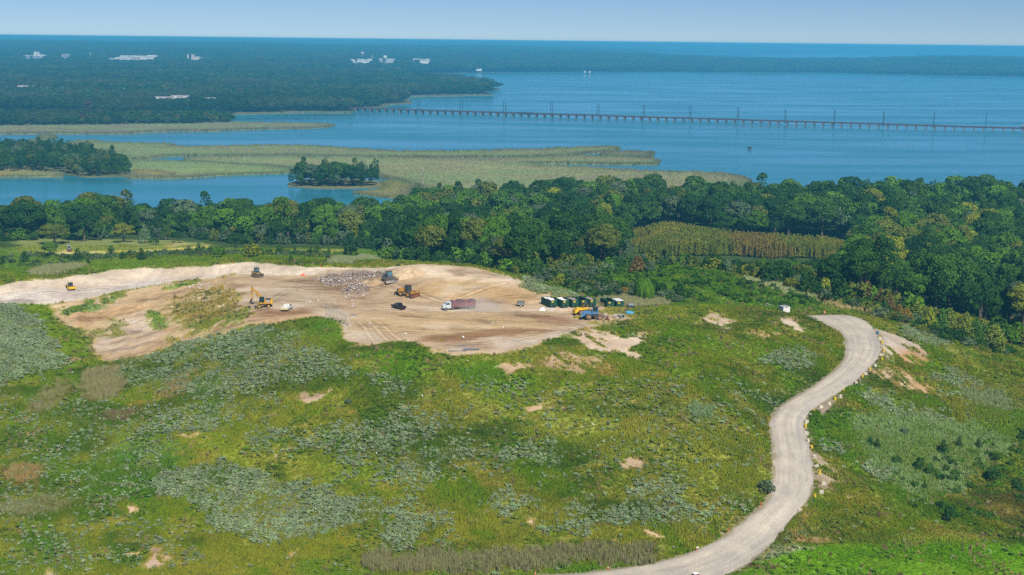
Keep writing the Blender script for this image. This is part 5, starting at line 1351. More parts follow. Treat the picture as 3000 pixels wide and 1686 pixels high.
# single trees and shrubs one can tell apart: base in the photo, kind, height and width in photo pixels, colour class, label
ONE = [
    (247, 708, 'round', 88, 92, 0, 'large dark green round tree standing at the back of the mown lawn'), (362, 710, 'round', 52, 66, 4, 'yellow-green spreading tree standing alone on the mown lawn'), (160, 716, 'round', 56, 86, 3, 'olive spreading tree left of the grey and maroon tractor'),
    (148, 752, 'round', 40, 50, 2, 'bright green bushy tree in front of the olive spreading tree'), (425, 712, 'pyramid', 52, 40, 6, 'grey-green conical tree on the right of the mown lawn'), (448, 718, 'shrub', 22, 34, 1, 'low green bush under the grey-green conical tree'), (522, 712, 'round', 32, 32, 0, 'small dark tree on the short grass right of the lawn'),
    (486, 704, 'tall', 56, 34, 1, 'slender green tree at the back right of the lawn'), (288, 706, 'round', 50, 36, 1, 'narrow green tree between the large dark tree and the yellow-green one'),
    (640, 754, 'shrub', 28, 50, 2, 'bright green rounded bush above the white bank'), (736, 756, 'shrub', 36, 62, 4, 'yellow-tinged wide bush behind the tracked loader'), (690, 738, 'round', 52, 62, 0, 'dark round tree behind the yellow-tinged bush'),
    (72, 769, 'cedar', 32, 26, 0, 'dark cedar bush on the green strip above the yellow roller'), (229, 766, 'cedar', 36, 36, 0, 'wide dark cedar below the grey and maroon tractor'), (258, 776, 'cedar', 18, 16, 0, 'little dark cedar right of the wide one'), (359, 761, 'cedar', 24, 22, 0, 'dark round cedar on the strip below the lawn'), (380, 750, 'cedar', 18, 16, 0, 'small dark cedar beside the track'),
    (415, 763, 'cedar', 34, 30, 0, 'stout dark cedar standing clear on the green strip'), (326, 752, 'cedar', 30, 34, 1, 'broad green cedar below the lawn track'), (468, 746, 'cedar', 12, 10, 0, 'tiny cedar on the strip right of the stout one'), (553, 742, 'cedar', 22, 22, 0, 'dark cedar at the end of the track'), (582, 742, 'cedar', 30, 24, 1, 'pointed green cedar right of the track end'),
    (819, 746, 'cedar', 34, 30, 1, 'green cedar at the wood edge behind the excavator'), (864, 745, 'cedar', 24, 18, 1, 'slim cedar right of the cedar behind the excavator'), (910, 747, 'cedar', 20, 20, 0, 'round dark cedar on the dry grass before the wood'), (930, 741, 'cedar', 30, 22, 1, 'pointed cedar against the trunks of the wood'),
    (852, 765, 'cedar', 20, 16, 1, 'small cedar alone on the green strip'), (961, 766, 'cedar', 20, 20, 0, 'round dark cedar left of the grey weeds'), (963, 744, 'cedar', 18, 14, 1, 'small cedar above the round dark one'), (8, 777, 'cedar', 26, 20, 0, 'dark cedar at the left edge of the strip'), (105, 781, 'shrub', 18, 18, 1, 'small round shrub above the roller'),
    (1030, 757, 'shrub', 36, 56, 0, 'dark bushy shrub at the wood edge left of the vine bank'), (1130, 762, 'shrub', 34, 70, 2, 'bright green vine-draped bank at the wood edge'), (1205, 764, 'cedar', 24, 34, 0, 'dark bush in front of the rust tree'), (1265, 762, 'cedar', 26, 26, 0, 'dark round cedar right of the rust tree'), (1330, 765, 'shrub', 30, 46, 1, 'green bush behind the mound crest'),
    (1214, 752, 'pyramid', 62, 62, 5, 'rust brown tree at the wood edge behind the mound'), (1608, 772, 'pyramid', 76, 50, 5, 'tall rust brown tree above the dumpsters'), (1868, 800, 'pyramid', 52, 52, 5, 'brownish tree in the hollow above the willow'), (1232, 712, 'tall', 58, 34, 4, 'yellow-green tree just behind the rust brown one'), (1345, 690, 'tall', 66, 52, 3, 'olive tall tree midway up the wood above the mound'),
    (1883, 880, 'willow', 60, 72, 2, 'pale green weeping willow behind the dumpsters'), (1829, 868, 'shrub', 26, 28, 7, 'small orange bush beside the weeping willow'), (1642, 838, 'shrub', 34, 36, 4, 'golden yellow bush behind the mound shoulder'), (1783, 850, 'shrub', 42, 46, 1, 'rounded green bush left of the willow'), (1755, 876, 'shrub', 22, 28, 0, 'dark shrub right behind the dumpsters'),
    (1940, 870, 'shrub', 34, 40, 0, 'dark bush touching the right of the willow'), (1985, 868, 'shrub', 36, 38, 0, 'dark bush at the foot of the green ridge'), (1960, 885, 'shrub', 26, 36, 1, 'green bush below the dark one at the ridge foot'), (1905, 800, 'shrub', 32, 42, 6, 'grey-green bush left of the ridge top'), (1690, 835, 'shrub', 36, 42, 6, 'pale grey-green bush right of the golden one'),
    (2074, 840, 'cedar', 24, 20, 0, 'dark cedar on the ridge above the near hill'), (2103, 829, 'cedar', 12, 12, 0, 'small cedar right of the dark ridge cedar'), (2361, 886, 'cedar', 28, 24, 0, 'dark bush on the ridge behind the orange drum'), (2316, 872, 'shrub', 16, 26, 0, 'low dark bush on the ridge behind the shed'), (2266, 848, 'shrub', 16, 24, 0, 'low dark bush on the ridge skyline'),
    (2180, 810, 'shrub', 32, 34, 4, 'yellowish bush at the ridge end below the woods'), (2217, 812, 'pyramid', 34, 30, 3, 'olive young tree right of the yellowish bush'), (2277, 824, 'pyramid', 30, 30, 5, 'rust tinted young tree left of the white snag'), (2330, 820, 'pyramid', 36, 26, 4, 'yellow young tree below the white snag'), (2369, 838, 'pyramid', 40, 38, 7, 'orange young tree first in the autumn row'),
    (2417, 852, 'pyramid', 44, 40, 4, 'yellow-green young tree second in the autumn row'), (2466, 872, 'pyramid', 50, 42, 3, 'olive young tree in the autumn row'), (2493, 876, 'pyramid', 44, 40, 7, 'tan orange young tree in the autumn row'), (2540, 892, 'pyramid', 66, 48, 5, 'tallest rust topped tree of the autumn row'), (2558, 896, 'pyramid', 56, 44, 2, 'green tree beside the tallest rust topped one'),
    (2578, 902, 'pyramid', 54, 46, 5, 'rust brown bushy tree in the autumn row'), (2606, 920, 'pyramid', 56, 38, 5, 'rust tree with green at the bend of the autumn row'), (2633, 938, 'pyramid', 46, 40, 7, 'bright orange tree low in the autumn row'), (2655, 946, 'pyramid', 44, 40, 7, 'amber tree right of the bright orange one'), (2684, 946, 'pyramid', 62, 48, 3, 'olive tree with amber top right of the amber one'),
    (2722, 968, 'pyramid', 66, 46, 4, 'yellow-green tree left of the green pair on the slope'), (2758, 978, 'pyramid', 72, 40, 1, 'left tree of the green pair on the slope'), (2782, 980, 'pyramid', 74, 44, 3, 'right tree of the green pair on the slope'), (2827, 992, 'pyramid', 74, 50, 3, 'olive pointed tree near the end of the row'), (2858, 1000, 'pyramid', 68, 44, 1, 'green pointed tree near the end of the row'),
    (2912, 1010, 'pyramid', 58, 66, 3, 'broad olive tree ending the row at the right'), (2820, 985, 'shrub', 26, 54, 2, 'leafy green bush under the olive pointed tree'),
    (2440, 872, 'cedar', 26, 34, 0, 'dark cedar at the foot of the autumn row'), (2520, 892, 'cedar', 34, 34, 0, 'dark cedar below the tallest rust topped tree'), (2590, 924, 'cedar', 40, 40, 0, 'dark cedar below the rust tree'), (2566, 914, 'cedar', 30, 36, 0, 'dark cedar clump facing the road top'), (2628, 944, 'cedar', 26, 30, 0, 'dark cedar below the bright orange tree'),
    (2648, 1271, 'shrub', 18, 26, 6, 'grey-green shrub alone on the reedy slope'), (2549, 1307, 'cedar', 28, 22, 0, 'left cedar of the pair on the right slope'), (2569, 1315, 'cedar', 30, 24, 0, 'right cedar of the pair on the right slope'), (2763, 1330, 'cedar', 40, 34, 0, 'largest dark cedar on the reedy slope'), (2809, 1313, 'cedar', 34, 24, 0, 'pointed cedar right of the largest one'),
    (2866, 1313, 'cedar', 28, 22, 0, 'dark cedar further right on the reedy slope'), (2897, 1303, 'cedar', 20, 14, 0, 'small cedar topmost on the reedy slope'), (2625, 1359, 'shrub', 22, 32, 1, 'low green shrub under the cedar pair'), (2694, 1381, 'shrub', 36, 38, 0, 'dark shrub in the middle of the reedy slope'), (2725, 1395, 'shrub', 34, 30, 1, 'green shrub touching the dark one'),
    (2793, 1412, 'shrub', 36, 34, 1, 'round green shrub right of the reeds'), (2709, 1437, 'cedar', 28, 16, 0, 'slim cedar at the lower end of the reeds'), (2914, 1412, 'shrub', 40, 44, 0, 'big dark shrub near the right edge'), (2781, 1527, 'shrub', 44, 40, 0, 'big dark round shrub above the mown field'), (2760, 1495, 'cedar', 28, 14, 0, 'slim dark shrub left of the big round one'),
    (2680, 1492, 'shrub', 14, 20, 0, 'small dark shrub low on the right slope'), (2894, 1523, 'shrub', 20, 24, 1, 'small green shrub above the yellow flowers'), (2240, 1442, 'shrub', 30, 60, 6, 'grey-green bush on the road edge at the lower bend'), (2995, 1290, 'cedar', 30, 30, 0, 'dark cedar cut by the right edge'), (1020, 1185, 'shrub', 14, 26, 6, 'grey bush beside the pale scrape in the middle of the hill'),
]
for k, (px, py, kd, hp, wp, ci, lab) in enumerate(ONE):
    P = gnd(px, py)[0]; D = np.linalg.norm(P - [0, 0, CAMZ]); h, w_ = hp * D / FOC * 1.06, wp * D / FOC
    plant(kd, k, P, w_ / NOM[kd][1], h / NOM[kd][0], PAL[ci] * rt.uniform(.9, 1.1) * ((1.25 if ci in (5, 7) else 1.7) if kd == 'pyramid' else 1.25 if px > 2500 and kd in ('cedar', 'shrub') else 1.0), rt.uniform(0, 6.28), lab, 'tree' if kd in ('round', 'tall', 'pyramid', 'willow') else 'shrub')


def dead(px, py, D, hp, seed, lab, mat=DEADWOOD):
    P = at_y(px, py, D); P[2] = max(hgt(P[0], P[1])[0], .3); top = at_y(px, py - hp, D)[2]; h = top - P[2]
    e = thing('dead_tree', lab, 'tree', P, seed * 1.3); b = dead_mb(seed, 12.5); q = b.build('trunk', mat, e); q.scale = (h / 12.5 * 1.1,) * 3


dead(1040, 652, 790, 56, 3, 'bare grey dead tree rising above the woods behind the rubbish heap')
dead(345, 600, 860, 36, 6, 'leafless grey tree at the water behind the lawn')
dead(956, 730, 752, 44, 8, 'slim bare tree in the gap of the wood edge')
dead(1738, 690, 800, 62, 11, 'pale dead tree in the woods above the dumpsters')
dead(2275, 655, 880, 36, 13, 'bleached dead branches showing through the dark woods above the saplings')
dead(1235, 512, 1150, 24, 15, 'reddish bare treetop at the marsh edge')
P = gnd(2341, 818)[0]
e = thing('dead_tree', 'white broken trunk standing like a pole above the ridge', 'tree', P); MB().tube([(0, 0, -.5), (.1, 0, 3), (0, .1, 6.4)], [.22, .18, .08], 7).tube([(0, 0, 4), (-.5, 0, 5)], [.08, .03], 5).build('trunk', simple('bleached_wood', (222, 214, 200), .9, vary=.15), e)

# ------------------------------------------------------------------ materials of the machines
YEL = simple('yellow_paint', (226, 164, 40), .55, dirt=(168, 122, 58), scale=.9); YEL2 = simple('bright_yellow_paint', (244, 196, 40), .5, vary=.2); DYEL = simple('dusty_yellow_paint', (190, 152, 82), .8, dirt=(150, 126, 92), scale=.8)
BLK = simple('black_rubber', (44, 43, 42), .85, dirt=(92, 80, 66), scale=1.4); DUSTY = simple('dusty_rubber', (128, 108, 86), .9, dirt=(80, 68, 56), scale=1.2)
STEEL = simple('worn_steel', (120, 116, 112), .5, .5, dirt=(92, 74, 60), scale=1.2); RUST = simple('rusty_steel', (128, 74, 50), .85, dirt=(92, 60, 46), scale=1); POLISH = simple('polished_blade', (206, 200, 194), .35, .4, dirt=(150, 138, 128))
GLASS = simple('tinted_glass', (46, 66, 72), .12, vary=.3, spec=.8); TEALG = simple('teal_tinted_glass', (86, 140, 146), .15, vary=.3, spec=.8)
GREY = simple('grey_paint', (124, 130, 136), .6, dirt=(96, 92, 88)); DGREY = simple('dark_grey_paint', (62, 66, 72), .6, dirt=(88, 80, 72)); WHT = simple('white_paint', (236, 236, 232), .5, vary=.1); CREAM = simple('cream_paint', (240, 222, 168), .5, vary=.12)
BLUE = simple('faded_blue_paint', (58, 130, 184), .6, dirt=(120, 144, 164), scale=1.0); SLATE = simple('slate_blue_paint', (78, 94, 106), .6, dirt=(104, 104, 102)); MAROON = simple('faded_maroon_paint', (150, 92, 96), .75, dirt=(128, 96, 100), scale=.7)
GRN = simple('dark_green_paint', (30, 84, 62), .6, dirt=(42, 76, 60), scale=.6); GRN_D = simple('deep_green_steel', (26, 40, 38), .7); CONC = simple('concrete', (202, 196, 184), .9, vary=.2); ORANGE = simple('orange_plastic', (246, 104, 52), .6, vary=.1); BARRELB = simple('blue_plastic', (28, 112, 186), .5, vary=.1)  # GRN_D: blackish green of the dumpster hatches and door bars
DRUMY = simple('yellow_drum_paint', (240, 206, 40), .5, vary=.15); LIMEST = simple('pale_stone', (226, 216, 194), .9, vary=.25); BLACKP = simple('black_car_paint', (30, 32, 40), .3, vary=.2, spec=.6); RED = simple('red_lens', (190, 34, 46), .4); TARPB = simple('light_blue_plastic', (92, 186, 232), .5, vary=.15)
WOODP = simple('pale_timber', (228, 214, 190), .9, vary=.15); GALV = simple('galvanised_pipe', (226, 228, 226), .6, vary=.15)


def wheels(root, spots, r, w, tmat=BLK, rmat=GREY, n=16, cleats=0):
    """wheel > rim; axle along y"""
    for x, y, z in spots:
        b = MB().cyl((x, y - w / 2, z), (x, y + w / 2, z), r, n=n)
        if cleats:
            for k in range(cleats):
                a = 6.283 * k / cleats; c, s = math.cos(a) * r, math.sin(a) * r
                b.box(x + c - .09, x + c + .09, y - w * .45, y + w * .45, z + s - .09, z + s + .09)
        wh = b.build('wheel', tmat, root)
        so_ = -1 if y < 0 else 1
        MB().cyl((x, y + so_ * (w / 2 - .05), z), (x, y + so_ * (w / 2 + .03), z), r * .58, r * .5, n=12).build('rim', rmat, wh)


def cab(root, x0, x1, y0, y1, z0, z1, frame, glass=GLASS, tx=.12, roof=None):
    """cab > window: four corner posts and a roof round tinted panes"""
    c = MB(); p = .1
    c.box(x0, x1, y0, y1, z0, z0 + .7)
    for x in (x0, x1 - p):
        for y in (y0, y1 - p):
            c.hexa([(x, y, z0 + .7), (x + p, y, z0 + .7), (x + p, y + p, z0 + .7), (x, y + p, z0 + .7)] + [(x + (tx if x == x0 else -tx), y, z1), (x + p + (tx if x == x0 else -tx), y, z1), (x + p + (tx if x == x0 else -tx), y + p, z1), (x + (tx if x == x0 else -tx), y + p, z1)])
    o = c.build('cab', frame, root)
    g = MB().box(x0 + .05, x1 - .05, y0 + .04, y1 - .04, z0 + .71, z1 - .01, tx, 0); g.build('window', glass, o)
    MB().box(x0 + tx - .12, x1 - tx + .12, y0 - .06, y1 + .06, z1, z1 + .16).build('roof', roof or frame, o)
    return o


def place(px, py, dz=0):
    P = gnd(px, py)[0]; P[2] += dz
    return P


def blade_profile(h, t=.12, bow=.28):
    return [(bow, 0), (bow * .35, h * .25), (0, h * .55), (bow * .2, h * .85), (bow * .7, h), (bow * .7 - t, h + .02), (bow * .2 - t, h * .87), (-t, h * .55), (bow * .35 - t, h * .22), (bow - t * 1.2, 0)]


# --- soil roller
t = thing('soil_roller', 'yellow drum roller working on the white cut below the bank', 'roller', place(207, 849), R(-58))
b = MB().cyl((1.75, -1.05, .78), (1.75, 1.05, .78), .78, n=22); b.build('drum', STEEL, t)
MB().box(.75, 2.75, 1.1, 1.32, .55, 1.15).box(.75, 2.75, -1.32, -1.1, .55, 1.15).box(2.55, 2.85, -1.32, 1.32, .7, 1.5).box(.55, .95, -1.32, 1.32, .7, 1.3).build('drum_frame', YEL2, t)
MB().box(-2.9, -.9, -.95, .95, .7, 1.75, .15, .1).build('engine_hood', YEL2, t); MB().box(-1.0, .6, -.85, .85, .75, 1.2).build('chassis', DGREY, t)
cab(t, -.95, .55, -.8, .8, 1.2, 2.85, DGREY, GLASS, roof=CREAM)
wheels(t, [(-1.9, -1.0, .75), (-1.9, 1.0, .75)], .75, .5, BLK, YEL2)
# --- tracked loader
t = thing('track_loader', 'dusty yellow tracked loader with wide blade below the white bank', 'loader', place(752, 811), R(-38))
for s in (-1, 1):
    b = MB().prism([(-1.7, .35), (-1.35, 0), (1.35, 0), (1.7, .35), (1.55, .85), (1.1, 1.0), (-1.2, 1.0), (-1.6, .8)], s * 1.0 - .28, s * 1.0 + .28)
    for k in range(9): b.box(-1.4 + k * .34, -1.3 + k * .34, s * 1.0 - .3, s * 1.0 + .3, -.04, .02).box(-1.3 + k * .32, -1.2 + k * .32, s * 1.0 - .3, s * 1.0 + .3, .98, 1.05)
    b.build('track', DUSTY, t)
MB().box(-1.9, 1.5, -.72, .72, .5, 1.5, .1, .05).box(-2.0, -.7, -.95, .95, 1.3, 2.0, .1, .1).build('body', DYEL, t)
cab(t, -.7, .75, -.75, .75, 1.5, 3.2, DGREY, TEALG)
for s in (-1, 1): MB().tube([(-.1, s * .95, 1.75), (1.2, s * .95, 1.5), (2.3, s * .85, .6)], [.16, .18, .14], 6).build('lift_arm', DYEL, t)
MB().prism([(x + 2.25, z + .08) for x, z in blade_profile(1.25, .12, .45)], -1.35, 1.35).build('blade', STEEL, t)
# --- wheeled excavator
t = thing('wheeled_excavator', 'yellow wheeled excavator with raised boom parked on the pad', 'excavator', place(773, 901), R(196))
MB().box(-2.4, 2.2, -.55, .55, .75, 1.25).box(1.3, 1.9, -1.2, 1.2, .45, .85).box(-1.7, -1.1, -1.2, 1.2, .45, .85).build('undercarriage', DYEL, t)
wheels(t, [(1.6, 1.05, .55), (1.6, -1.05, .55), (-1.4, 1.05, .55), (-1.4, -1.05, .55)], .55, .5, BLK, YEL2)
MB().prism([(x + 2.6, z + .1) for x, z in blade_profile(.75, .1, .25)], -1.25, 1.25).build('dozer_blade', DGREY, t)
for s in (-1, 1): MB().prism([(-2.9, .1), (-2.4, .9), (-2.2, .9), (-2.5, .1)], s * .9 - .12, s * .9 + .12).build('outrigger', DGREY, t)
h = MB().box(-2.5, 1.2, -1.3, 1.3, 1.35, 1.75).box(-2.55, -.35, -1.28, 1.28, 1.75, 2.6, .05, .05).build('turntable_body', YEL, t); h.rotation_euler = (0, 0, R(-14))
q = MB().box(-2.9, -2.3, -1.25, 1.25, 1.45, 2.75, .15, .1).build('counterweight', YEL2, h)
MB().box(-2.3, -.5, -1.0, 1.0, 2.6, 2.85, .1, .1).build('engine_cover', DGREY, h)
c_ = cab(t, -.3, 1.25, .2, 1.25, 1.75, 3.35, simple('green_black_cab', (34, 62, 58), .5), GLASS); c_.rotation_euler = (0, 0, R(-14))
bm_ = MB().prism([(.6, 1.9), (1.0, 3.6), (2.1, 5.2), (3.6, 6.3), (3.9, 6.1), (2.6, 4.75), (1.5, 3.3), (1.1, 1.8)], -.55, -.15).build('boom', YEL, t); bm_.rotation_euler = (0, 0, R(-14))
st = MB().prism([(3.4, 6.75), (3.95, 6.7), (4.05, 5.4), (3.9, 2.7), (3.6, 2.7), (3.5, 5.4)], -.52, -.18).build('stick', YEL, t); st.rotation_euler = (0, 0, R(-14))
MB().tube([(1.9, -.35, 3.0), (2.5, -.35, 5.0)], .09, 6).build('cylinder', STEEL, bm_)
bk = MB().prism([(3.5, 2.8), (4.1, 2.7), (4.5, 2.0), (4.3, 1.2), (3.6, .95), (3.1, 1.3), (3.2, 1.55), (3.7, 1.35), (4.0, 1.9), (3.6, 2.3)], -.95, .25).build('bucket', DGREY, t); bk.rotation_euler = (0, 0, R(-14))
lp = MB().box(-2.28, -1.0, 1.275, 1.31, 1.86, 2.5).build('logo_panel', WHT, h)
fc = bpy.data.curves.new('lettering', 'FONT'); fc.body = 'CAT'; fc.size = .72; fc.extrude = .01; fc.align_x = 'CENTER'; fc.align_y = 'CENTER'; fc.offset = .02; fc.materials.append(simple('black_letters', (20, 20, 22), .6))
lt = bpy.data.objects.new('lettering', fc); COL.objects.link(lt); lt.parent = lp; lt.location = (-1.64, 1.325, 2.18); lt.rotation_euler = (R(90), 0, R(180))
# --- white service truck
t = thing('service_truck', 'white utility pickup with cream tailgate parked beside the excavator', 'truck', place(842, 908), R(80))
MB().box(.2, 2.7, -.95, .95, .55, 1.15, .05, .04).build('hood', WHT, t)
c_ = MB().prism([(-.7, .6), (1.5, .6), (1.5, 1.15), (1.05, 1.85), (-.55, 1.85), (-.7, 1.2)], -.93, .93).build('cab', WHT, t); MB().prism([(-.6, 1.2), (1.38, 1.2), (1.0, 1.78), (-.5, 1.78)], -.945, .945).build('window', GLASS, c_)
MB().box(-3.0, -.75, -1.05, -.55, .6, 1.35).box(-3.0, -.75, .55, 1.05, .6, 1.35).box(-3.0, -.75, -.55, .55, .6, .85).build('utility_body', WHT, t)
MB().box(-3.1, -3.01, -1.03, 1.03, .55, 1.2).build('tailgate', CREAM, t); MB().tube([(-2.2, -.7, 1.3), (-2.2, -.7, 2.3), (-1.6, -.7, 2.5)], .08, 6).build('crane_post', WHT, t); MB().box(-.2, .2, -.5, .5, 1.86, 1.98).build('light_bar', ORANGE, t)
wheels(t, [(1.7, -.85, .4), (1.7, .85, .4), (-1.9, -.9, .4), (-1.9, .9, .4)], .4, .28)


def compactor(px, py, rz, label, paint, glass, blade, frame, wheel_mat):
    t = thing('landfill_compactor', label, 'compactor', place(px, py), rz)
    wheels(t, [(1.55, -1.35, .85), (1.55, 1.35, .85), (-1.75, -1.35, .85), (-1.75, 1.35, .85)], .82, 1.0, wheel_mat, paint, 18, 12)
    MB().box(-3.6, -.9, -1.0, 1.0, .8, 2.3, .25, .15).build('engine_hood', paint, t); MB().box(-3.9, -3.55, -1.15, 1.15, .7, 2.2, 0, .05).build('radiator_guard', frame, t)
    MB().box(-.7, 2.6, -.75, .75, .7, 1.6, .1, .1).box(-1.1, -.5, -.4, .4, .8, 1.3).build('front_frame', paint, t)
    for s in (-1, 1): MB().box(-2.6, -.9, s * 1.35 - .5, s * 1.35 + .5, 1.72, 1.85).build('fender', paint, t)
    c_ = cab(t, -.7, 1.0, -.85, .85, 1.6, 3.55, frame, glass); MB().cyl((.1, .3, 3.71), (.1, .3, 3.95), .14, n=10).build('beacon', ORANGE, c_)
    MB().cyl((-2.2, .4, 2.2), (-2.2, .4, 3.1), .1, n=8).build('exhaust', DGREY, t)
    for s in (-1, 1): MB().tube([(1.0, s * .8, .9), (3.3, s * .9, .75)], [.18, .15], 6).build('push_arm', paint, t)
    MB().prism([(x + 3.3, z + .08) for x, z in blade_profile(1.25, .14, .35)], -2.3, 2.3).build('blade', blade, t)
    g = MB().box(3.42, 3.5, -2.25, 2.25, 1.85, 1.95)
    for k in range(12): g.box(3.42, 3.5, -2.25 + k * .4, -2.15 + k * .4, 1.3, 1.9)
    g.build('trash_rack', paint if blade is RUST else blade, t)
    return t


compactor(1140, 825, R(-66), 'slate blue compactor with grey blade facing the camera beside the rubbish heap', SLATE, TEALG, simple('blade_steel', (150, 142, 136), .45, .3, dirt=(88, 74, 66), scale=.7), SLATE, STEEL)
t = compactor(1195, 868, R(-38), 'yellow compactor with rusty brown blade at the foot of the mound', YEL, GLASS, RUST, DGREY, STEEL)
MB().prism([(x - 4.6, z + .2) for x, z in blade_profile(.9, .1, -.25)], -1.5, 1.5).build('rear_scraper', STEEL, t)
# --- black pickup
t = thing('pickup_truck', 'black crew-cab pickup seen from behind on the pad', 'pickup', place(1168, 905), R(132))
MB().prism([(-2.85, .5), (2.8, .5), (2.85, .95), (2.5, 1.12), (1.3, 1.18), (-2.85, 1.12)], -.98, .98).build('body', BLACKP, t)
c_ = MB().prism([(-1.05, 1.13), (1.45, 1.17), (.75, 1.86), (-.75, 1.86)], -.88, .88).build('cab', BLACKP, t); MB().prism([(-.98, 1.2), (1.3, 1.22), (.7, 1.78), (-.7, 1.78)], -.895, .895).build('window', GLASS, c_)
MB().box(-2.7, -1.15, -.8, .8, 1.121, 1.126).build('bed', DGREY, t)
for s in (-1, 1): MB().box(-2.88, -2.84, s * .86 - .09, s * .86 + .09, .75, 1.08).build('tail_light', RED, t)
wheels(t, [(1.75, -.88, .4), (1.75, .88, .4), (-1.75, -.88, .4), (-1.75, .88, .4)], .4, .26, BLK, STEEL)
# --- semi truck
t = thing('semi_truck', 'semi truck with white cab and long faded maroon trailer raising dust', 'truck', place(1352, 906), R(198))
b = MB()
prof = [(-1.2, .95), (1.2, .95), (1.25, 2.6), (1.25, 2.85), (-1.25, 2.85), (-1.25, 2.6)]
b.prism_x([(y, z) for y, z in prof], -4.4, 3.4)
for k in range(20): b.box(-4.35 + k * .4, -4.27 + k * .4, -1.28, 1.28, 1.0, 2.8)
tr_ = b.build('trailer', MAROON, t)
tv = []; tf = []
for i in range(23):
    x = -4.4 + 7.8 * i / 22; hh = 2.87 + .18 * math.sin(i * .55) + (.14 if 9 < i < 17 else 0)
    tv += [(x, -1.33, 2.6 - (.35 if i % 4 == 0 else 0)), (x, -1.31, hh), (x, 0, hh + .12), (x, 1.31, hh), (x, 1.33, 2.6 - (.3 if i % 5 == 0 else 0))]
for i in range(22):
    for k in range(4): a = i * 5 + k; tf.append((a, a + 1, a + 6, a + 5))
link('tarp', raw_mesh('tarp', tv, tf, simple('dark_tarp', (112, 84, 96), .9, vary=.25)), tr_)
MB().box(-4.2, 6.2, -.45, .45, .75, 1.1).build('chassis', DGREY, t)
c_ = MB().prism([(3.7, .7), (6.4, .7), (6.4, 1.6), (5.4, 1.75), (5.1, 2.5), (3.7, 2.65)], -1.1, 1.1).build('cab', simple('silver_white_paint', (214, 222, 228), .4, vary=.12), t)
MB().prism([(4.2, 1.75), (5.3, 1.75), (5.05, 2.4), (4.2, 2.4)], -1.115, 1.115).build('window', GLASS, c_); MB().cyl((3.6, .8, 1.0), (3.6, .8, 3.4), .09, n=8).build('exhaust', STEEL, c_)
wheels(t, [(5.5, -1.0, .5), (5.5, 1.0, .5), (3.2, -.95, .5), (3.2, .95, .5), (-2.6, -.95, .5), (-2.6, .95, .5), (-3.7, -.95, .5), (-3.7, .95, .5)], .5, .5, BLK, GREY)
# --- small trailer
t = thing('utility_trailer', 'small grey equipment trailer on the track left of the dumpsters', 'trailer', place(1525, 898), R(184))
MB().box(-1.3, 1.1, -.7, .7, .55, 1.0).build('body', simple('dull_grey_steel', (150, 146, 142), .8), t); q = MB().box(-1.3, 1.1, -.7, .7, 1.0, 1.75, .05, .05).build('cover', GREY, t)
for k in range(7): pass
MB().box(-1.15, .95, -.735, -.705, 1.1, 1.6).build('louvre_panel', DGREY, q)
MB().tube([(1.0, 0, .6), (2.9, 0, .5)], .08, 6).build('drawbar', DGREY, t); wheels(t, [(-.1, -.85, .38), (-.1, .85, .38)], .38, .22, BLK, WHT)


# --- dumpsters
def dumpster():
    t = thing('roll_off_dumpster', '', 'dumpster', (0, 0, 0), 0, 'green dumpsters lined up behind the pad')
    b = MB(); W_, L_, Hh = 1.22, 6.2, 2.35
    b.box(0, L_, -W_, -W_ + .08, .2, Hh).box(0, L_, W_ - .08, W_, .2, Hh).box(0, .08, -W_ + .08, W_ - .08, .2, Hh).box(L_ - .08, L_, -W_ + .08, W_ - .08, .2, Hh).box(.08, L_ - .08, -W_ + .08, W_ - .08, .2, .34)
    for k in range(14):
        x = .2 + k * .44
        for s in (-1, 1): b.box(x, x + .12, s * W_ - (.09 if s < 0 else 0), s * W_ + (0 if s < 0 else .09), .25, Hh - .05)
    b.box(-.03, L_ + .03, -W_ - .1, -W_ + .1, Hh, Hh + .12).box(-.03, L_ + .03, W_ - .1, W_ + .1, Hh, Hh + .12)
    b.build('bin', GRN, t)
    MB().box(L_ + .005, L_ + .03, -.35, .35, .32, .8).build('hatch', GRN_D, t); MB().box(L_ + .005, L_ + .03, -.75, -.1, 1.65, 2.1).build('sign_plate', DRUMY, t)
    d = MB().box(L_ + .03, L_ + .06, -1.15, -.03, .85, 2.25).box(L_ + .03, L_ + .06, .03, 1.15, .85, 2.25); 
    MB().box(L_ + .004, L_ + .05, .5, .56, .5, 2.3).box(L_ + .004, L_ + .05, -1.2, -1.14, .5, 2.3).build('door_bar', GRN_D, t)
    for x in (1.0, 5.2): MB().cyl((x, -.9, .14), (x, .9, .14), .14, n=10).build('roller', DGREY, t)
    return t


def copy_tree(o, parent=None):
    c_ = o.copy(); COL.objects.link(c_); c_.parent = parent
    for ch in list(o.children): copy_tree(ch, c_)
    return c_


D0 = dumpster(); kids0 = list(D0.children)
heap = {}
DL = [(1622, 903, -62, 'dumpster at the left end of the row, white bags heaped in it', 'w'), (1657, 903, -63, 'second dumpster of the row, topped with white sheeting', 'w'), (1686, 902, -64, 'third dumpster of the row, level with grey rubbish', 'g'), (1712, 901, -66, 'dumpster half hidden behind the yellow loader cab', 'n'), (1737, 901, -67, 'fifth dumpster, rubbish piled over its rim, behind the blue cab', 'g'),
      (1789, 903, -72, 'dumpster left of the pair standing apart, empty inside', 'n'), (1817, 904, -73, 'dumpster right of the pair standing apart, under a white cover', 'c')]
for k, (px, py, rz, lab, top) in enumerate(DL):
    o = D0 if k == 0 else copy_tree(D0)
    if k == 0: src = None
    P = place(px, py); a = R(rz); o.location = P - np.array([math.cos(a), math.sin(a), 0]) * 6.2; o.location.z = hgt(o.location.x, o.location.y)[0] * .5 + P[2] * .5; o.rotation_euler = (0, 0, a); o['label'] = 'dark green ' + lab; o['category'] = 'dumpster'
    DL[k] = (o, top)
rp_ = random.Random(4)
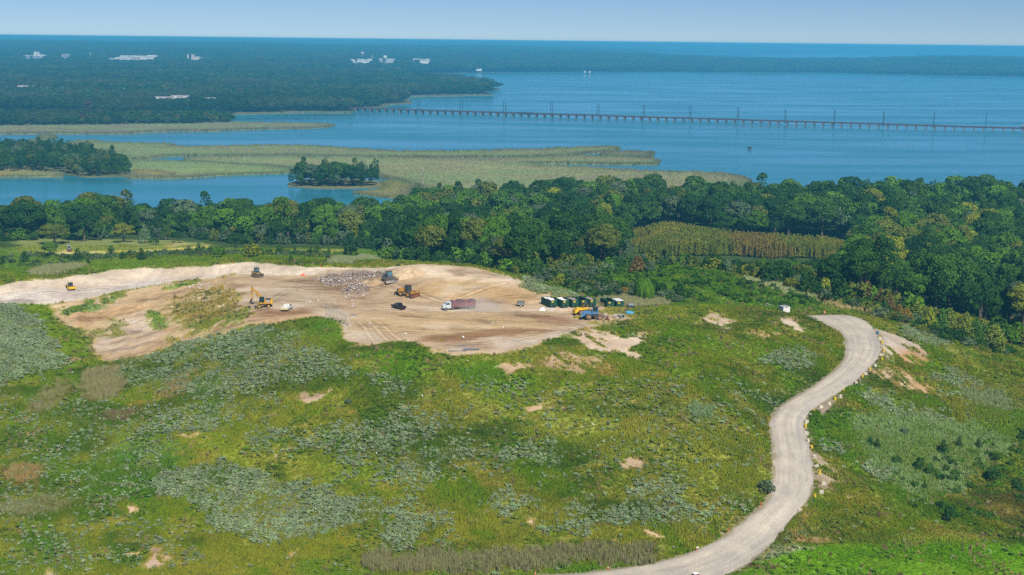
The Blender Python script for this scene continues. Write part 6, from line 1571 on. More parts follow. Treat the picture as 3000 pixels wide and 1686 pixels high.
for o, top in DL:      # what shows over the rims
    if top in 'wg':
        b = MB(); xs = [1.0 + i * .5 for i in range(10)]; v = []; f = []
        for i, x in enumerate(xs):
            for j in range(6): v.append((x, -1.05 + j * .42, (2.15 if top == 'g' else 2.2) + rp_.uniform(0, .55) * (1 if 0 < j < 5 and 0 < i < 9 else .1)))
        for i in range(9):
            for j in range(5): a = i * 6 + j; f.append((a, a + 6, a + 7, a + 1))
        q = link('rubbish_fill', raw_mesh('rubbish_fill', v, f, simple('white_bags', (232, 232, 230), .8, vary=.25) if top == 'w' else simple('grey_rubbish', (156, 148, 136), .9, vary=.4, scale=4)), o)
    if top == 'c': MB().box(1.6, 6.0, -1.24, 1.24, 2.48, 2.6, .05, .05).build('cover', WHT, o)


# --- wheel loaders
def wheel_loader(px, py, rz, name, label, paint, sc, bucket, tire, glass):
    t = thing(name, label, 'loader', place(px, py), rz); t.scale = (sc,) * 3
    wheels(t, [(1.75, -1.0, .78), (1.75, 1.0, .78), (-1.5, -1.0, .78), (-1.5, 1.0, .78)], .78, .6, tire, simple('dusty_rim', (176, 138, 104), .9))
    MB().box(-3.1, -.7, -.9, .9, .95, 2.15, .12, .08).build('engine_hood', paint, t); MB().box(-3.7, -3.05, -1.1, 1.1, .65, 1.75, .1, .05).build('counterweight', paint, t)
    MB().box(-.7, 2.4, -.6, .6, .75, 1.45).box(-.5, .5, -.95, .95, 1.0, 1.6).build('frame', DGREY, t)
    for s in (-1, 1): MB().prism([(-2.4, 1.55), (-2.1, 1.75), (-.9, 1.75), (-.6, 1.5), (-.65, 1.45), (-.95, 1.65), (-2.05, 1.65), (-2.35, 1.48)], s * 1.0 - .32, s * 1.0 + .32).build('fender', paint, t)
    cab(t, -.65, .95, -.75, .75, 1.6, 3.35, paint, glass, .14, DGREY)
    for s in (-1, 1): MB().tube([(1.1, s * .55, 1.6), (2.6, s * .6, 1.25), (3.5, s * .6, .45)], [.16, .17, .13], 6).build('lift_arm', simple('worn_paint', (150, 146, 140), .7, dirt=(140, 96, 70)), t)
    MB().prism([(3.4, .15), (4.5, .05), (4.55, .12), (3.65, .3), (3.5, .75), (3.75, 1.25), (3.7, 1.32), (3.35, .95), (3.28, .5)], -1.35, 1.35).build('bucket', bucket, t)
    return t


wheel_loader(1742, 936, R(-12), 'wheel_loader', 'faded blue wheel loader with rusty bucket parked at the pad edge', BLUE, 1.12, RUST, DUSTY, GLASS)
t = wheel_loader(1712, 921, R(20), 'wheel_loader', 'yellow wheel loader parked just behind the blue one', YEL2, 1.0, STEEL, DUSTY, GLASS)


def block(name, label, cat, px, py, l, w_, h, rz, mat=CONC, group=None, taper=.1):
    b = MB().box(-l / 2, l / 2, -w_ / 2, w_ / 2, -.1, h * .35).box(-l / 2, l / 2, -w_ / 2 + taper, w_ / 2 - taper, h * .35, h, 0, taper)
    o = link(name, b.mesh(name, mat)); o.location = place(px, py); o.rotation_euler = (0, 0, rz)
    return tag(o, label, cat, group)


block('concrete_barrier', 'pale grey concrete barrier beside the white sheeting before the dumpsters', 'barrier', 1612, 911, 2.4, .6, 1.0, R(3)); block('concrete_barrier', 'plain concrete barrier to the right of the pale one', 'barrier', 1640, 912, 2.8, .6, .8, R(2), simple('sandy_concrete', (206, 190, 168), .9))
# crumpled sheeting
v = []; f = []; r_ = random.Random(8)
for i in range(12):
    for j in range(7):
        e = math.sin(math.pi * i / 11) * math.sin(math.pi * j / 6); v.append((-1.3 + i * .236, -.8 + j * .26, -.05 + e * (.8 + r_.uniform(-.25, .4))))
for i in range(11):
    for j in range(6): a = i * 7 + j; f.append((a, a + 7, a + 8, a + 1))
o = tag(link('plastic_sheeting', raw_mesh('plastic_sheeting', v, f, WHT)), 'heap of crumpled white sheeting in front of the first dumpster', 'sheeting'); o.location = place(1590, 909)
# culvert pieces
for px, lab in ((1806, 'white concrete culvert piece right of the rusty bucket'), (1822, 'grey concrete culvert piece half in the grass')):
    pr = [(-.7, 0), (.7, 0), (.7, .9), (.45, 1.3), (-.45, 1.3), (-.7, .9)]; b = MB()
    n_ = len(pr); inn = [(y * .72, z * .8 + .1) for y, z in pr]
    vv = [(-.6, y, z) for y, z in pr] + [(.6, y, z) for y, z in pr] + [(-.6, y, z) for y, z in inn] + [(.6, y, z) for y, z in inn]; ff = []
    for i in range(n_):
        j = (i + 1) % n_; ff += [(i, j, j + n_, i + n_), (i + 2 * n_, i + 3 * n_, j + 3 * n_, j + 2 * n_), (i, i + 2 * n_, j + 2 * n_, j), (i + n_, j + n_, j + 3 * n_, i + 3 * n_)]
    o = tag(link('culvert', raw_mesh('culvert', vv, ff, CONC if px < 1810 else simple('grey_green_concrete', (170, 178, 168), .9))), lab, 'culvert'); o.location = place(px, 933); o.rotation_euler = (0, 0, R(-40 if px < 1810 else -60))
# blue pool
b = MB().lathe([(1.25, .02), (1.35, .2), (1.3, .45), (1.12, .5), (1.02, .3), (.9, .12)], 22)
o = tag(link('paddling_pool', b.mesh('paddling_pool', TARPB)), 'light blue plastic pool lying in the grass right of the blue loader', 'pool'); o.location = place(1845, 920); o.scale = (1, .7, 1.5)
# tank skid
t = thing('fuel_tank', 'dark skid with a silver tank right of the dumpsters', 'tank', place(1848, 905), R(-15)); MB().box(-1.0, 1.0, -.6, .6, .15, .95).build('skid', DGREY, t); MB().tube([(-.75, 0, 1.2), (-.68, 0, 1.2), (.85, 0, 1.2), (.92, 0, 1.2)], [.3, .5, .5, .3], 14).build('tank', simple('silver_tank', (170, 184, 196), .4, .4), t); MB().box(-1.15, -1.0, -.5, .5, .1, 1.3).build('end_panel', BLK, t)
# white shed
t = thing('white_shed', 'white box shed with a dark notch standing on the near hill', 'shed', place(2297, 914), R(-66))
MB().box(-1.4, 1.4, -1.3, 1.3, -.6, 1.85).build('wall', WHT, t); MB().box(-1.45, 1.45, -1.35, 1.35, 1.855, 1.95).build('roof', simple('grey_roof', (176, 174, 180), .7), t)
MB().prism_x([(-.25, 1.75), (.35, 1.78), (-.1, 1.3)], 1.405, 1.43).build('opening', simple('maroon_dark', (88, 24, 40), .8), t); MB().box(1.402, 1.42, -.38, -.33, -.5, 1.4).build('door_gap', DGREY, t)


# --- small roadside things
def drum(name, label, cat, px, py, mat, group=None, h=.88, r=.29, band=None):
    t = thing(name, label, cat, place(px, py), 0, group)
    b = MB().lathe([(r, 0), (r * 1.04, .03), (r, .06), (r, h * .34), (r * 1.05, h * .37), (r, h * .4), (r, h * .66), (r * 1.05, h * .69), (r, h * .72), (r, h * .97), (r * 1.04, h), (r * .9, h - .02)], 14); b.build('drum_body', mat, t)
    if band:
        for z in (.35, .65): MB().lathe([(r * 1.06, h * z), (r * 1.07, h * z + .02), (r * 1.07, h * z + .16), (r * 1.06, h * z + .18)], 14).build('reflective_band', band, t)
    return t


drum('traffic_drum', 'orange and white traffic drum where the road tops the hill', 'drum', 2415, 921, ORANGE, None, 1.05, .32, WHT)
drum('plastic_barrel', 'blue plastic barrel at the outer edge of the road bend', 'barrel', 2571, 980, BARRELB, None, .95, .3)
YD = [(2584, 1006), (2589, 1029), (2584, 1056), (2549, 1085), (2527, 1107), (2471, 1150), (2446, 1173), (2385, 1210), (2360, 1252), (2378, 1315), (2401, 1389), (2387, 1459)]
BL = [(2576, 995), (2585, 1020), (2582, 1044), (2563, 1075), (2537, 1098), (2507, 1126), (2492, 1140), (2462, 1164), (2428, 1186), (2404, 1195), (2374, 1220), (2363, 1239), (2363, 1273), (2367, 1295), (2386, 1342), (2391, 1371), (2414, 1420), (2407, 1446), (2345, 1498)]
for k, (px, py) in enumerate(YD):
    drum('steel_drum', f'yellow steel drum on the outer road edge, {ORD[k]} down from the road top', 'drum', px, py, DRUMY, 'yellow drums along the road', .9, .31)
for k, (px, py) in enumerate(BL):
    rr_ = random.Random(k); l, w_, h = rr_.uniform(.9, 1.35), rr_.uniform(.6, .8), rr_.uniform(.6, .85)
    b = MB().hexa([(-l / 2, -w_ / 2, -.1), (l / 2, -w_ / 2, -.1), (l / 2, w_ / 2, -.1), (-l / 2, w_ / 2, -.1)] + [(x * l / 2 * rr_.uniform(.8, .95), y * w_ / 2 * rr_.uniform(.75, .95), h * rr_.uniform(.85, 1)) for x, y in ((-1, -1), (1, -1), (1, 1), (-1, 1))])
    o = tag(link('concrete_block', b.mesh('concrete_block', LIMEST)), f'whitish concrete block on the outer road edge, {ORD[k]} down from the road top', 'block', 'concrete blocks along the road'); o.location = place(px, py); o.rotation_euler = (0, 0, rr_.uniform(0, 3))


def cone(px, py, label, group, h=.75, stake=False):
    t = thing('traffic_cone' if not stake else 'marker_stake', label, 'cone' if not stake else 'stake', place(px, py), 0, group)
    if stake: MB().box(-.05, .05, -.05, .05, -.1, h).build('post', ORANGE if stake == 'o' else WOODP, t)
    else:
        MB().box(-.2, .2, -.2, .2, 0, .05).build('base', BLK, t); c_ = MB().lathe([(.16, .05), (.03, h)], 12).build('cone_body', ORANGE, t)
        MB().lathe([(.122, h * .42), (.125, h * .42 + .01), (.093, h * .62), (.09, h * .63)], 12).build('reflective_band', WHT, c_)


WHERE = [(123, 818, 'at the left end of the bank top'), (425, 785, 'left of the bank-top trio'), (434, 784, 'in the middle of the bank-top trio'), (452, 783, 'right of the bank-top trio'), (673, 773, 'on the bank top left of the tracked loader'), (1006, 785, 'on the bank top above the rubbish heap'), (1080, 784, 'on the bank top, centre of the trio above the heap'),
         (1066, 785, 'on the bank top, left of the trio above the heap'), (1107, 785, 'on the bank top, right of the trio above the heap'), (1418, 797, 'on the shoulder of the mound'), (1476, 934, 'alone in the middle of the pad'), (1668, 914, 'in front of the dumpsters'), (1430, 917, 'in the dust behind the semi truck'), (1568, 1684, 'at the bottom verge of the road'), (1781, 1668, 'on the verge near the bottom bend')]
for px, py, w_ in WHERE: cone(px, py, 'orange traffic cone ' + w_, 'orange cones around the site', .95 if py < 1000 else .8)
for px, py, w_ in [(2133, 1560, 'beside the road below the pale scrape'), (2228, 1483, 'beside the road at the lower bend'), (682, 772, 'on the bank top right of a cone'), (940, 783, 'on the bank top behind the pad')]: cone(px, py, 'thin orange marker stake ' + w_, 'orange stakes', 1.1, 'o')
for px, py, w_ in [(405, 823, 'left of the pair at the bank foot'), (418, 822, 'right of the pair at the bank foot'), (469, 829, 'right of the pair of stakes on the white floor'), (312, 857, 'right of the yellow roller'), (355, 853, 'between the roller and the brown flank'), (881, 782, 'on the bank top behind the tracked loader'), (1863, 905, 'in the grass behind the silver tank')]:
    cone(px, py, 'pale timber stake ' + w_, 'timber stakes', 1.3, 'w')
t = thing('road_sign', 'small white sign on an orange post by the lower road', 'sign', place(2040, 1616)); MB().box(-.05, .05, -.05, .05, -.1, 1.0).build('post', ORANGE, t); MB().box(-.05, .55, -.07, -.055, .75, 1.1).build('panel', WHT, t)
# portable toilet cut by the lower edge
Pq = at_y(2037, 1677, 273.3); gz = hgt(Pq[0], Pq[1])[0]
t = thing('portable_toilet', 'maroon portable toilet with white roof cut by the bottom edge', 'toilet', (Pq[0], Pq[1], gz), R(35)); hh = Pq[2] - gz - .22
MB().box(-.55, .55, -.55, .55, -.1, hh).build('wall', simple('maroon_plastic', (126, 40, 54), .5), t)
MB().hexa([(-.62, -.62, hh), (.62, -.62, hh), (.62, .62, hh), (-.62, .62, hh), (-.2, -.2, hh + .24), (.2, -.2, hh + .24), (.2, .2, hh + .24), (-.2, .2, hh + .24)]).build('roof', WHT, t); MB().box(-.4, .4, -.57, -.553, .1, hh - .15).build('door', simple('pale_maroon', (150, 70, 84), .5), t)
# small tractor on the lawn
t = thing('farm_tractor', 'small grey and maroon tractor parked on the mown lawn', 'tractor', place(203, 738), R(-70)); t.scale = (1.15,) * 3
MB().box(.2, 2.0, -.45, .45, .7, 1.5, .1, .05).build('hood', simple('maroon_hood', (120, 52, 64), .6), t); cab(t, -1.2, .2, -.65, .65, .9, 2.5, simple('silver_frame', (186, 188, 190), .5), GLASS); MB().box(-1.2, 1.9, -.4, .4, .5, .85).build('chassis', DGREY, t)
wheels(t, [(-.9, -.85, .7), (-.9, .85, .7)], .7, .4); wheels(t, [(1.4, -.7, .42), (1.4, .7, .42)], .42, .28)
# --- litter fence: leaning pipe frames with netting
A = place(962, 932); B_ = place(1024, 956)
A = place(957, 931); dv = (B_ - A)[:2]; ln = np.linalg.norm(dv); yaw = math.atan2(dv[1], dv[0])
t = thing('litter_fence', 'white pipe litter fence of seven leaning frames at the pad edge', 'fence', A, yaw); t.scale = (1, .9, .88)
dzf = (B_[2] - A[2]) / ln
for k in range(7):
    x = ln * k / 6; z0 = dzf * x
    MB().tube([(x, 0, z0), (x, -.7, z0 + 3.4), (x, -.78, z0 + 4.0), (x, -1.7, z0 + 4.9), (x, -1.9, z0 + 5.0)], .1, 6).tube([(x, -2.0, z0 + .05), (x, .7, z0 + .05)], .08, 6).tube([(x, -1.9, z0 + .05), (x, -.65, z0 + 2.8)], .06, 6).build('frame', GALV, t)
m_, nt_, out_ = new_mat('netting'); tr1 = N(nt_, 'ShaderNodeBsdfTransparent'); df1 = N(nt_, 'ShaderNodeBsdfDiffuse'); df1.inputs[0].default_value = (*lin(120, 124, 126), 1); mx1 = N(nt_, 'ShaderNodeMixShader'); mx1.inputs[0].default_value = .16
nt_.links.new(tr1.outputs[0], mx1.inputs[1]); nt_.links.new(df1.outputs[0], mx1.inputs[2]); nt_.links.new(mx1.outputs[0], out_.inputs[0])
link('netting', raw_mesh('netting', [(0, .02, .1), (ln, .02, dzf * ln + .1), (ln, -.76, dzf * ln + 3.9), (0, -.76, 3.9), (ln, -1.75, dzf * ln + 4.9), (0, -1.75, 4.9)], [(0, 1, 2, 3), (3, 2, 4, 5)], m_), t)
MB().tube([(-1.6, 0, .08), (ln + 1.2, 0, dzf * ln + .08)], .07, 6).tube([(0, -.75, 3.9), (ln, -.75, dzf * ln + 3.9)], .045, 6).tube([(0, -1.88, 4.98), (ln, -1.88, dzf * ln + 4.98)], .045, 6).build('rail', GALV, t)
# --- rubbish heap and windblown litter
def flakes(P, s, seed, thick=.4):
    r = np.random.default_rng(seed); v = []; f = []
    for p, sz in zip(P, s):
        n_ = Vector((r.normal() * thick, r.normal() * thick, 1)).normalized(); u = n_.cross(Vector((r.normal(), r.normal(), 0.01))).normalized(); w_ = n_.cross(u); c_ = Vector(p); k = len(v); a, b = sz * r.uniform(.6, 1.5), sz * r.uniform(.3, .8)
        v += [tuple(c_ + u * a + w_ * b * .3), tuple(c_ + w_ * b), tuple(c_ - u * a), tuple(c_ - w_ * b * .9 + n_ * sz * .3)]; f.append((k, k + 1, k + 2, k + 3))
    return v, f


def litter_mat():
    m, nt, out = new_mat('rubbish'); L = nt.links; g = N(nt, 'ShaderNodeNewGeometry'); rp = N(nt, 'ShaderNodeValToRGB'); rp.color_ramp.interpolation = 'CONSTANT'
    cols = [(216, 212, 206), (188, 178, 168), (150, 136, 122), (96, 80, 72), (226, 222, 216), (172, 152, 134), (118, 90, 90), (176, 166, 156), (192, 166, 134), (136, 146, 162), (160, 118, 112)]
    el = rp.color_ramp.elements
    for k, c_ in enumerate(cols):
        e = el[k] if k < 2 else el.new(k / len(cols)); e.position = k / len(cols); e.color = (*lin(*c_), 1)
    L.new(g.outputs['Random Per Island'], rp.inputs[0]); d = N(nt, 'ShaderNodeBsdfDiffuse'); L.new(rp.outputs[0], d.inputs[0]); L.new(d.outputs[0], out.inputs[0])
    return m


LITTER = litter_mat()
rl = np.random.default_rng(3)
for nm, pix, dens, hh, sz, lab in (('rubbish_heap', [(912, 818), (960, 806), (1010, 800), (1060, 794), (1125, 792), (1128, 808), (1090, 818), (1040, 826), (1000, 838), (960, 838), (940, 828)], 8.0, .6, .25, 'long strewn heap of whitish rubbish across the back of the pad'), ('rubbish_heap', [(1002, 852), (1020, 838), (1060, 828), (1080, 838), (1082, 852), (1050, 862), (1010, 864)], 10.0, 1.7, .25, 'smaller grey rubbish mound in front of the yellow compactor')):
    Wq = gnd(*zip(*pix)); lo, hi = Wq.min(0), Wq.max(0); n = int((hi[0] - lo[0]) * (hi[1] - lo[1]) * dens); x = rl.uniform(lo[0], hi[0], n); y = rl.uniform(lo[1], hi[1], n); d = sdist(Wq, x, y) + (fbm(x, y, 3, 3, 3) - .5) * 3; k = d > -.3; x, y, d = x[k], y[k], d[k]
    z = hgt(x, y) + hh * sstep(-.5, 4, d) * (.5 + fbm(x, y, 3, 7, 3)) + .05
    tag(link(nm, raw_mesh(nm, *flakes(np.stack([x, y, z], 1), rl.uniform(.5, 1.4, len(x)) * sz, 5), LITTER)), lab, 'rubbish', None, 'stuff')
    # earth core under it
    gx = np.linspace(lo[0], hi[0], 40); gy = np.linspace(lo[1], hi[1], 40); GX, GY = np.meshgrid(gx, gy); d = sdist(Wq, GX.ravel(), GY.ravel()); zz_ = hgt(GX.ravel(), GY.ravel()) + hh * sstep(-.5, 4, d) * (.5 + fbm(GX.ravel(), GY.ravel(), 3, 7, 3)) - .12 - 1.0 * (d < -1)
    ii = np.arange(1600).reshape(40, 40); tag(link('soil_pile', raw_mesh('soil_pile', np.stack([GX.ravel(), GY.ravel(), zz_], 1), np.stack([ii[:-1, :-1], ii[:-1, 1:], ii[1:, 1:], ii[1:, :-1]], -1).reshape(-1, 4), simple('grey_soil', (150, 130, 112), .95, vary=.3, scale=.8))), kind='structure')
for k, (px, py, r0, h0, cl) in enumerate([(1098, 830, 4.2, 1.7, (186, 158, 122)), (1072, 832, 3.6, 1.5, (200, 174, 138)), (1195, 797, 7.5, 2.0, (214, 188, 152)), (1215, 800, 4.5, 1.7, (206, 178, 142)), (1168, 800, 5, 1.4, (214, 188, 152))]):
    v = []; f = []; n_ = 26
    for i in range(9):
        for j in range(n_):
            a = 6.283 * j / n_; q = i / 8; rr_ = r0 * q * (1 + .25 * (vnoise(np.array([math.cos(a) * 2 + k * 9]), np.array([math.sin(a) * 2.0]), 3)[0] - .5)); zz_ = h0 * (1 - q) ** 1.25 * (1 + .4 * (vnoise(np.array([rr_ * math.cos(a) * .9 + k * 5]), np.array([rr_ * math.sin(a) * .9]), 4)[0] - .5)) - .25 * q - (2.2 if i == 8 else 0)
            v.append((rr_ * math.cos(a), rr_ * math.sin(a), zz_))
    for i in range(8):
        for j in range(n_): f.append((i * n_ + j, (i + 1) * n_ + j, (i + 1) * n_ + (j + 1) % n_, i * n_ + (j + 1) % n_))
    o = tag(link('soil_pile', raw_mesh('soil_pile', v, f, simple('tan_soil', cl, .95, vary=.3, scale=.9), True)), kind='structure'); o.location = place(px, py)
pts = []
for pix, n in (([(470, 880), (560, 835), (640, 825), (690, 850), (710, 900), (600, 950), (500, 940)], 90), ([(540, 850), (600, 820), (640, 835), (620, 860), (560, 870)], 110), ([(240, 960), (330, 930), (420, 930), (430, 1020), (300, 1040)], 26), ([(210, 890), (330, 870), (380, 880), (260, 920)], 12), ([(760, 820), (1000, 850), (1300, 900), (1500, 960), (1100, 1000), (800, 920)], 24), ([(1000, 900), (1700, 920), (1600, 1000), (1100, 1000)], 22),
               ([(850, 880), (1000, 840), (1100, 880), (1000, 910)], 50), ([(1850, 905), (2000, 915), (1900, 940)], 8), ([(600, 1000), (1700, 1100), (2000, 1400), (900, 1500)], 22)):
    Wq = gnd(*zip(*pix)); lo, hi = Wq.min(0), Wq.max(0); x = rl.uniform(lo[0], hi[0], n * 5); y = rl.uniform(lo[1], hi[1], n * 5); k = np.nonzero(sdist(Wq, x, y) > 0)[0][:int(n * 1.6)]
    pts.append(np.stack([x[k], y[k], hgt(x[k], y[k]) + np.where(y[k] < 400, .5, .12)], 1))
pts = np.concatenate(pts); b = flakes(pts, rl.uniform(.12, .45, len(pts)), 9, .3)
tag(link('windblown_litter', raw_mesh('windblown_litter', *b, simple('pale_litter', (232, 234, 236), .8, vary=.25, scale=.05))), 'white windblown litter scattered over the bare flank and pad', 'litter', None, 'stuff')
# orange netting and pipe by the bank
t = thing('safety_netting', 'crumpled orange safety netting at the bank foot', 'netting', place(888, 808)); v = []; f = []
for i in range(8):
    for j in range(5): v.append((-.9 + i * .26, -.5 + j * .25, max(0, .62 * math.sin(math.pi * i / 7) * math.sin(math.pi * j / 4) + random.uniform(-.12, .2))))
for i in range(7):
    for j in range(4): a = i * 5 + j; f.append((a, a + 5, a + 6, a + 1))
link('net', raw_mesh('net', v, f, ORANGE), t)
# puddles
for k, (px, py, rx, ry) in enumerate([(1372, 1024, 3.2, 1.1), (1352, 1014, 2.2, .7), (1338, 1028, 2.4, .8), (1425, 949, 1.1, .5), (1036, 924, 1.4, 1.0), (196, 957, 1.5, .8)]):
    v = []
    for j in range(24):
        a = 6.283 * j / 24; q = 1 + .7 * (vnoise(np.array([math.cos(a) * 1.7 + 5 * k]), np.array([math.sin(a) * 1.7]), 9)[0] - .5); v.append((rx * q * math.cos(a), ry * q * math.sin(a), 0))
    if k == 0:
        PUD = simple('puddle_water', (150, 144, 136), .22, vary=.25, spec=.8)
    o = tag(link('puddle', raw_mesh('puddle', v, [tuple(range(24))], PUD)), kind='structure'); P = place(px, py)
    zs = [hgt(P[0] + a_, P[1] + b_)[0] for a_, b_, _ in v]; o.location = (P[0], P[1], float(np.percentile(zs, 62)) + .03)

# ------------------------------------------------------------------ railway bridge over the river
BA = at_z(1036, 326, 0)[0]; BB = at_z(3130, 391, 0)[0]; d = BB - BA; L_ = np.linalg.norm(d[:2]); yaw = math.atan2(d[1], d[0])
t = thing('railway_bridge', 'long low railway bridge on many piers crossing the river', 'bridge', BA, yaw)
BRN = simple('rusted_girder', (84, 58, 62), .8, vary=.2, scale=.1); PIER = simple('bridge_pier', (132, 114, 112), .9, vary=.25, scale=.3); npier = 84; stp = L_ / npier
MB().box(-6, L_ + 6, -4.6, 4.6, 5.6, 6.0).build('deck', simple('ballast_deck', (104, 80, 78), .9, vary=.2, scale=.2), t)
for y in (-4.3, 4.3): MB().box(-6, L_ + 6, y - .25, y + .25, 4.1, 5.6).build('girder', BRN, t)
for y in (-2.6, -1.1, 1.1, 2.6): MB().box(-6, L_ + 6, y - .06, y + .06, 6.0, 6.2).build('rail', STEEL, t)
for k in range(npier):
    x = stp * (k + .5); MB().box(x - 1.15, x + 1.15, -4.6, 4.6, -1.2, 3.6, .15, .15).box(x - 1.4, x + 1.4, -4.9, 4.9, 3.6, 4.1).build('pier', PIER, t)
MB().box(L_ * .277 - 14, L_ * .277 + 10, -4.9, -4.5, 3.2, 6.6).box(L_ * .277 - 14, L_ * .277 + 10, 4.5, 4.9, 3.2, 6.6).build('swing_span', simple('dark_span', (72, 62, 84), .8), t)
MAST = simple('mast_steel', (52, 66, 84), .7)
poles = [1226, 1351, 1478, 1616, 1752, 1886, 2022, 2162, 2301, 2445, 2589, 2737, 2890]
ux, uy = d[0] / L_, d[1] / L_
proto = None
for k, px in enumerate(poles):
    s_ = dirs(px, 340)[0]; s_ = s_[0] / s_[1]      # where the view ray's plan line crosses the bridge axis
    tt = (s_ * BA[1] - BA[0]) / (ux - s_ * uy); P = BA + np.array([ux, uy, 0]) * tt
    if proto is None:
        o = thing('catenary_mast', '', 'mast', P, yaw, 'catenary masts along the bridge')
        for y in (-5.2, 5.2): MB().box(-.32, .32, y - .32, y + .32, 1.0, 24).build('post', MAST, o)
        MB().box(-.2, .2, -4.85, 4.85, 12.0, 12.7).build('crossbeam', MAST, o)
        for y in (-5.2, 5.2): MB().box(-.6, .6, y - .1, y + .1, 22.6, 22.9).build('insulator_arm', MAST, o)
        proto = o
    else:
        o = copy_tree(proto); o.location = P
    o['label'] = f'tall twin-post catenary mast on the railway bridge, {ORD[k]} from its left end'
# train nose at the right end
s_ = dirs(2989, 365)[0]; s_ = s_[0] / s_[1]; tt = (s_ * BA[1] - BA[0]) / (ux - s_ * uy); P = BA + np.array([ux, uy, 0]) * tt
t = thing('passenger_train', 'silver and dark blue train entering the bridge at the right edge', 'train', (P[0], P[1], 6.2), yaw)
MB().prism([(0, .9), (.5, .6), (24, .6), (24, 2.0), (1.2, 2.0)], -3.0, -.2).build('lower_body', simple('navy_body', (30, 44, 84), .5), t); MB().prism([(1.2, 2.0), (24, 2.0), (24, 4.3), (2.6, 4.3)], -3.0, -.2).build('body', simple('silver_body', (196, 206, 214), .4), t); MB().box(3, 22, -2.2, -1.0, 4.3, 4.8).build('roof_equipment', DGREY, t); MB().box(3, 23, -3.02, -.18, 2.7, 3.3).build('window_band', GLASS, t)
# duck blind on the water
P = at_z(2196, 437, 0)[0]; t = thing('duck_blind', 'small dark wooden blind standing alone on the open water', 'hut', P, R(12)); MB().box(-2, 2, -1.3, 1.3, .6, 2.6).build('wall', simple('dark_boards', (70, 58, 66), .9), t); MB().box(-2.2, 2.2, -1.5, 1.5, 2.6, 2.8).build('roof', simple('brush_roof', (108, 84, 84), .9), t)
for x in (-1.8, 1.8):
    for y in (-1.1, 1.1): MB().box(x - .12, x + .12, y - .12, y + .12, -1, .6).build('leg', DGREY, t)

# ------------------------------------------------------------------ far buildings
FW = simple('white_facade', (238, 236, 230), .8, vary=.06, scale=.05); FG = simple('grey_facade', (196, 196, 200), .8, vary=.1, scale=.05); FPK = simple('pinkish_facade', (226, 208, 196), .8, vary=.1, scale=.05); FBR = simple('brown_grey_facade', (178, 170, 176), .8, vary=.1, scale=.05); WIN = simple('dark_windows', (92, 112, 130), .4); ROOFW = simple('white_roof', (232, 232, 230), .8, vary=.06); ROOFG = simple('grey_shingle_roof', (148, 142, 146), .9, vary=.12, scale=.3); SIDING = simple('cream_siding', (240, 234, 222), .8, vary=.06)


def block_building(label, D, boxes, cat='building', depth=30, name='office_building'):
    """boxes in photo pixels at distance D: x0,x1,top,base,material,rows of windows"""
    c_ = [at_y((b[0] + b[1]) / 2, b[3], D) for b in boxes]; o0 = c_[0].copy(); o0[2] = elev(o0[:1], o0[1:2])[0]
    t = thing(name, label, cat, o0, 0)
    for i, (x0, x1, y0, y1, mt, rows) in enumerate(boxes):
        a = at_y(x0, y0, D); b = at_y(x1, y0, D); zt = (a[2] + b[2]) / 2; yo = (i % 3) * 4.0
        lo = (a[0] - o0[0], yo, -2.0); hi = (b[0] - o0[0], yo + depth, zt - o0[2])
        w_ = MB().box(lo[0], hi[0], lo[1], hi[1], lo[2], hi[2]).build('wall', mt, t); MB().box(lo[0] - .4, hi[0] + .4, lo[1] - .4, hi[1] + .4, hi[2] + .01, hi[2] + .7).build('roof', ROOFW, w_)
        for k in range(rows):
            z = hi[2] - 3.0 - k * 4.2
            if z < lo[2] + 3: break
            MB().box(lo[0] + 2, hi[0] - 2, lo[1] - .25, lo[1] - .05, z - 1.6, z).build('window_band', WIN, w_)
    return t


block_building('pale multi-storey block with a taller tower at the far left', 5800, [(66, 118, 164, 177, FG, 3), (98, 108, 153, 177, FW, 0), (72, 79, 163, 178, FW, 0), (88, 96, 163, 178, FW, 0), (105, 117, 160, 178, FW, 0), (116, 131, 162, 176, FW, 3)])
block_building('squat brown-grey block right of the pale towered one', 5750, [(184, 201, 160, 174, FBR, 2), (180, 184, 161, 174, FPK, 0)])
block_building('long white complex stretching over the far left woods', 5700, [(313, 352, 172, 186, FPK, 1), (336, 372, 169, 186, FW, 1), (350, 412, 164, 185, FW, 2), (384, 411, 168, 184, FPK, 2), (411, 457, 165, 184, FW, 1), (430, 456, 163, 176, FW, 0)])
block_building('pinkish stepped building in the woods above the long point', 5750, [(548, 566, 161, 178, FPK, 0), (560, 582, 167, 180, FPK, 0), (570, 592, 171, 183, FPK, 0), (553, 560, 161, 170, FW, 0)])
block_building('cluster of low white sheds left of the taller water tower', 5800, [(1046, 1066, 174, 188, FW, 1), (1064, 1090, 176, 186, FW, 1), (1075, 1086, 174, 190, FW, 0), (1032, 1058, 183, 189, FW, 0), (1024, 1038, 175, 180, FW, 0)])
block_building('grey hall standing around the base of the second water tower', 5800, [(1110, 1156, 173, 186, FG, 0), (1120, 1148, 177, 190, FPK, 2), (1130, 1156, 175, 184, FG, 1)])
block_building('white flat-roofed block right of the water towers', 5750, [(1212, 1258, 175, 188, FW, 1), (1216, 1232, 180, 190, FG, 0), (1232, 1240, 176, 190, FW, 0), (1210, 1230, 173, 178, FW, 0), (1248, 1258, 174, 188, FW, 1)])
block_building('thin row of white roofs far off above the long complex', 7600, [(320, 356, 147, 152, FW, 0), (352, 392, 148, 153, FW, 0)], name='white_sheds')
block_building('white boathouse on the far bank beyond the point', 5230, [(1395, 1404, 204, 214, FW, 0), (1401, 1411, 203, 214, FW, 0)], depth=10, name='boathouse')
block_building('small bright hut on the far bank, left of the two', 5250, [(1711, 1715, 209, 213, FW, 0)], depth=8, name='shore_hut'); block_building('small pale hut on the far bank, right of the two', 5250, [(1726, 1730, 209, 213, FW, 0)], depth=8, name='shore_hut')


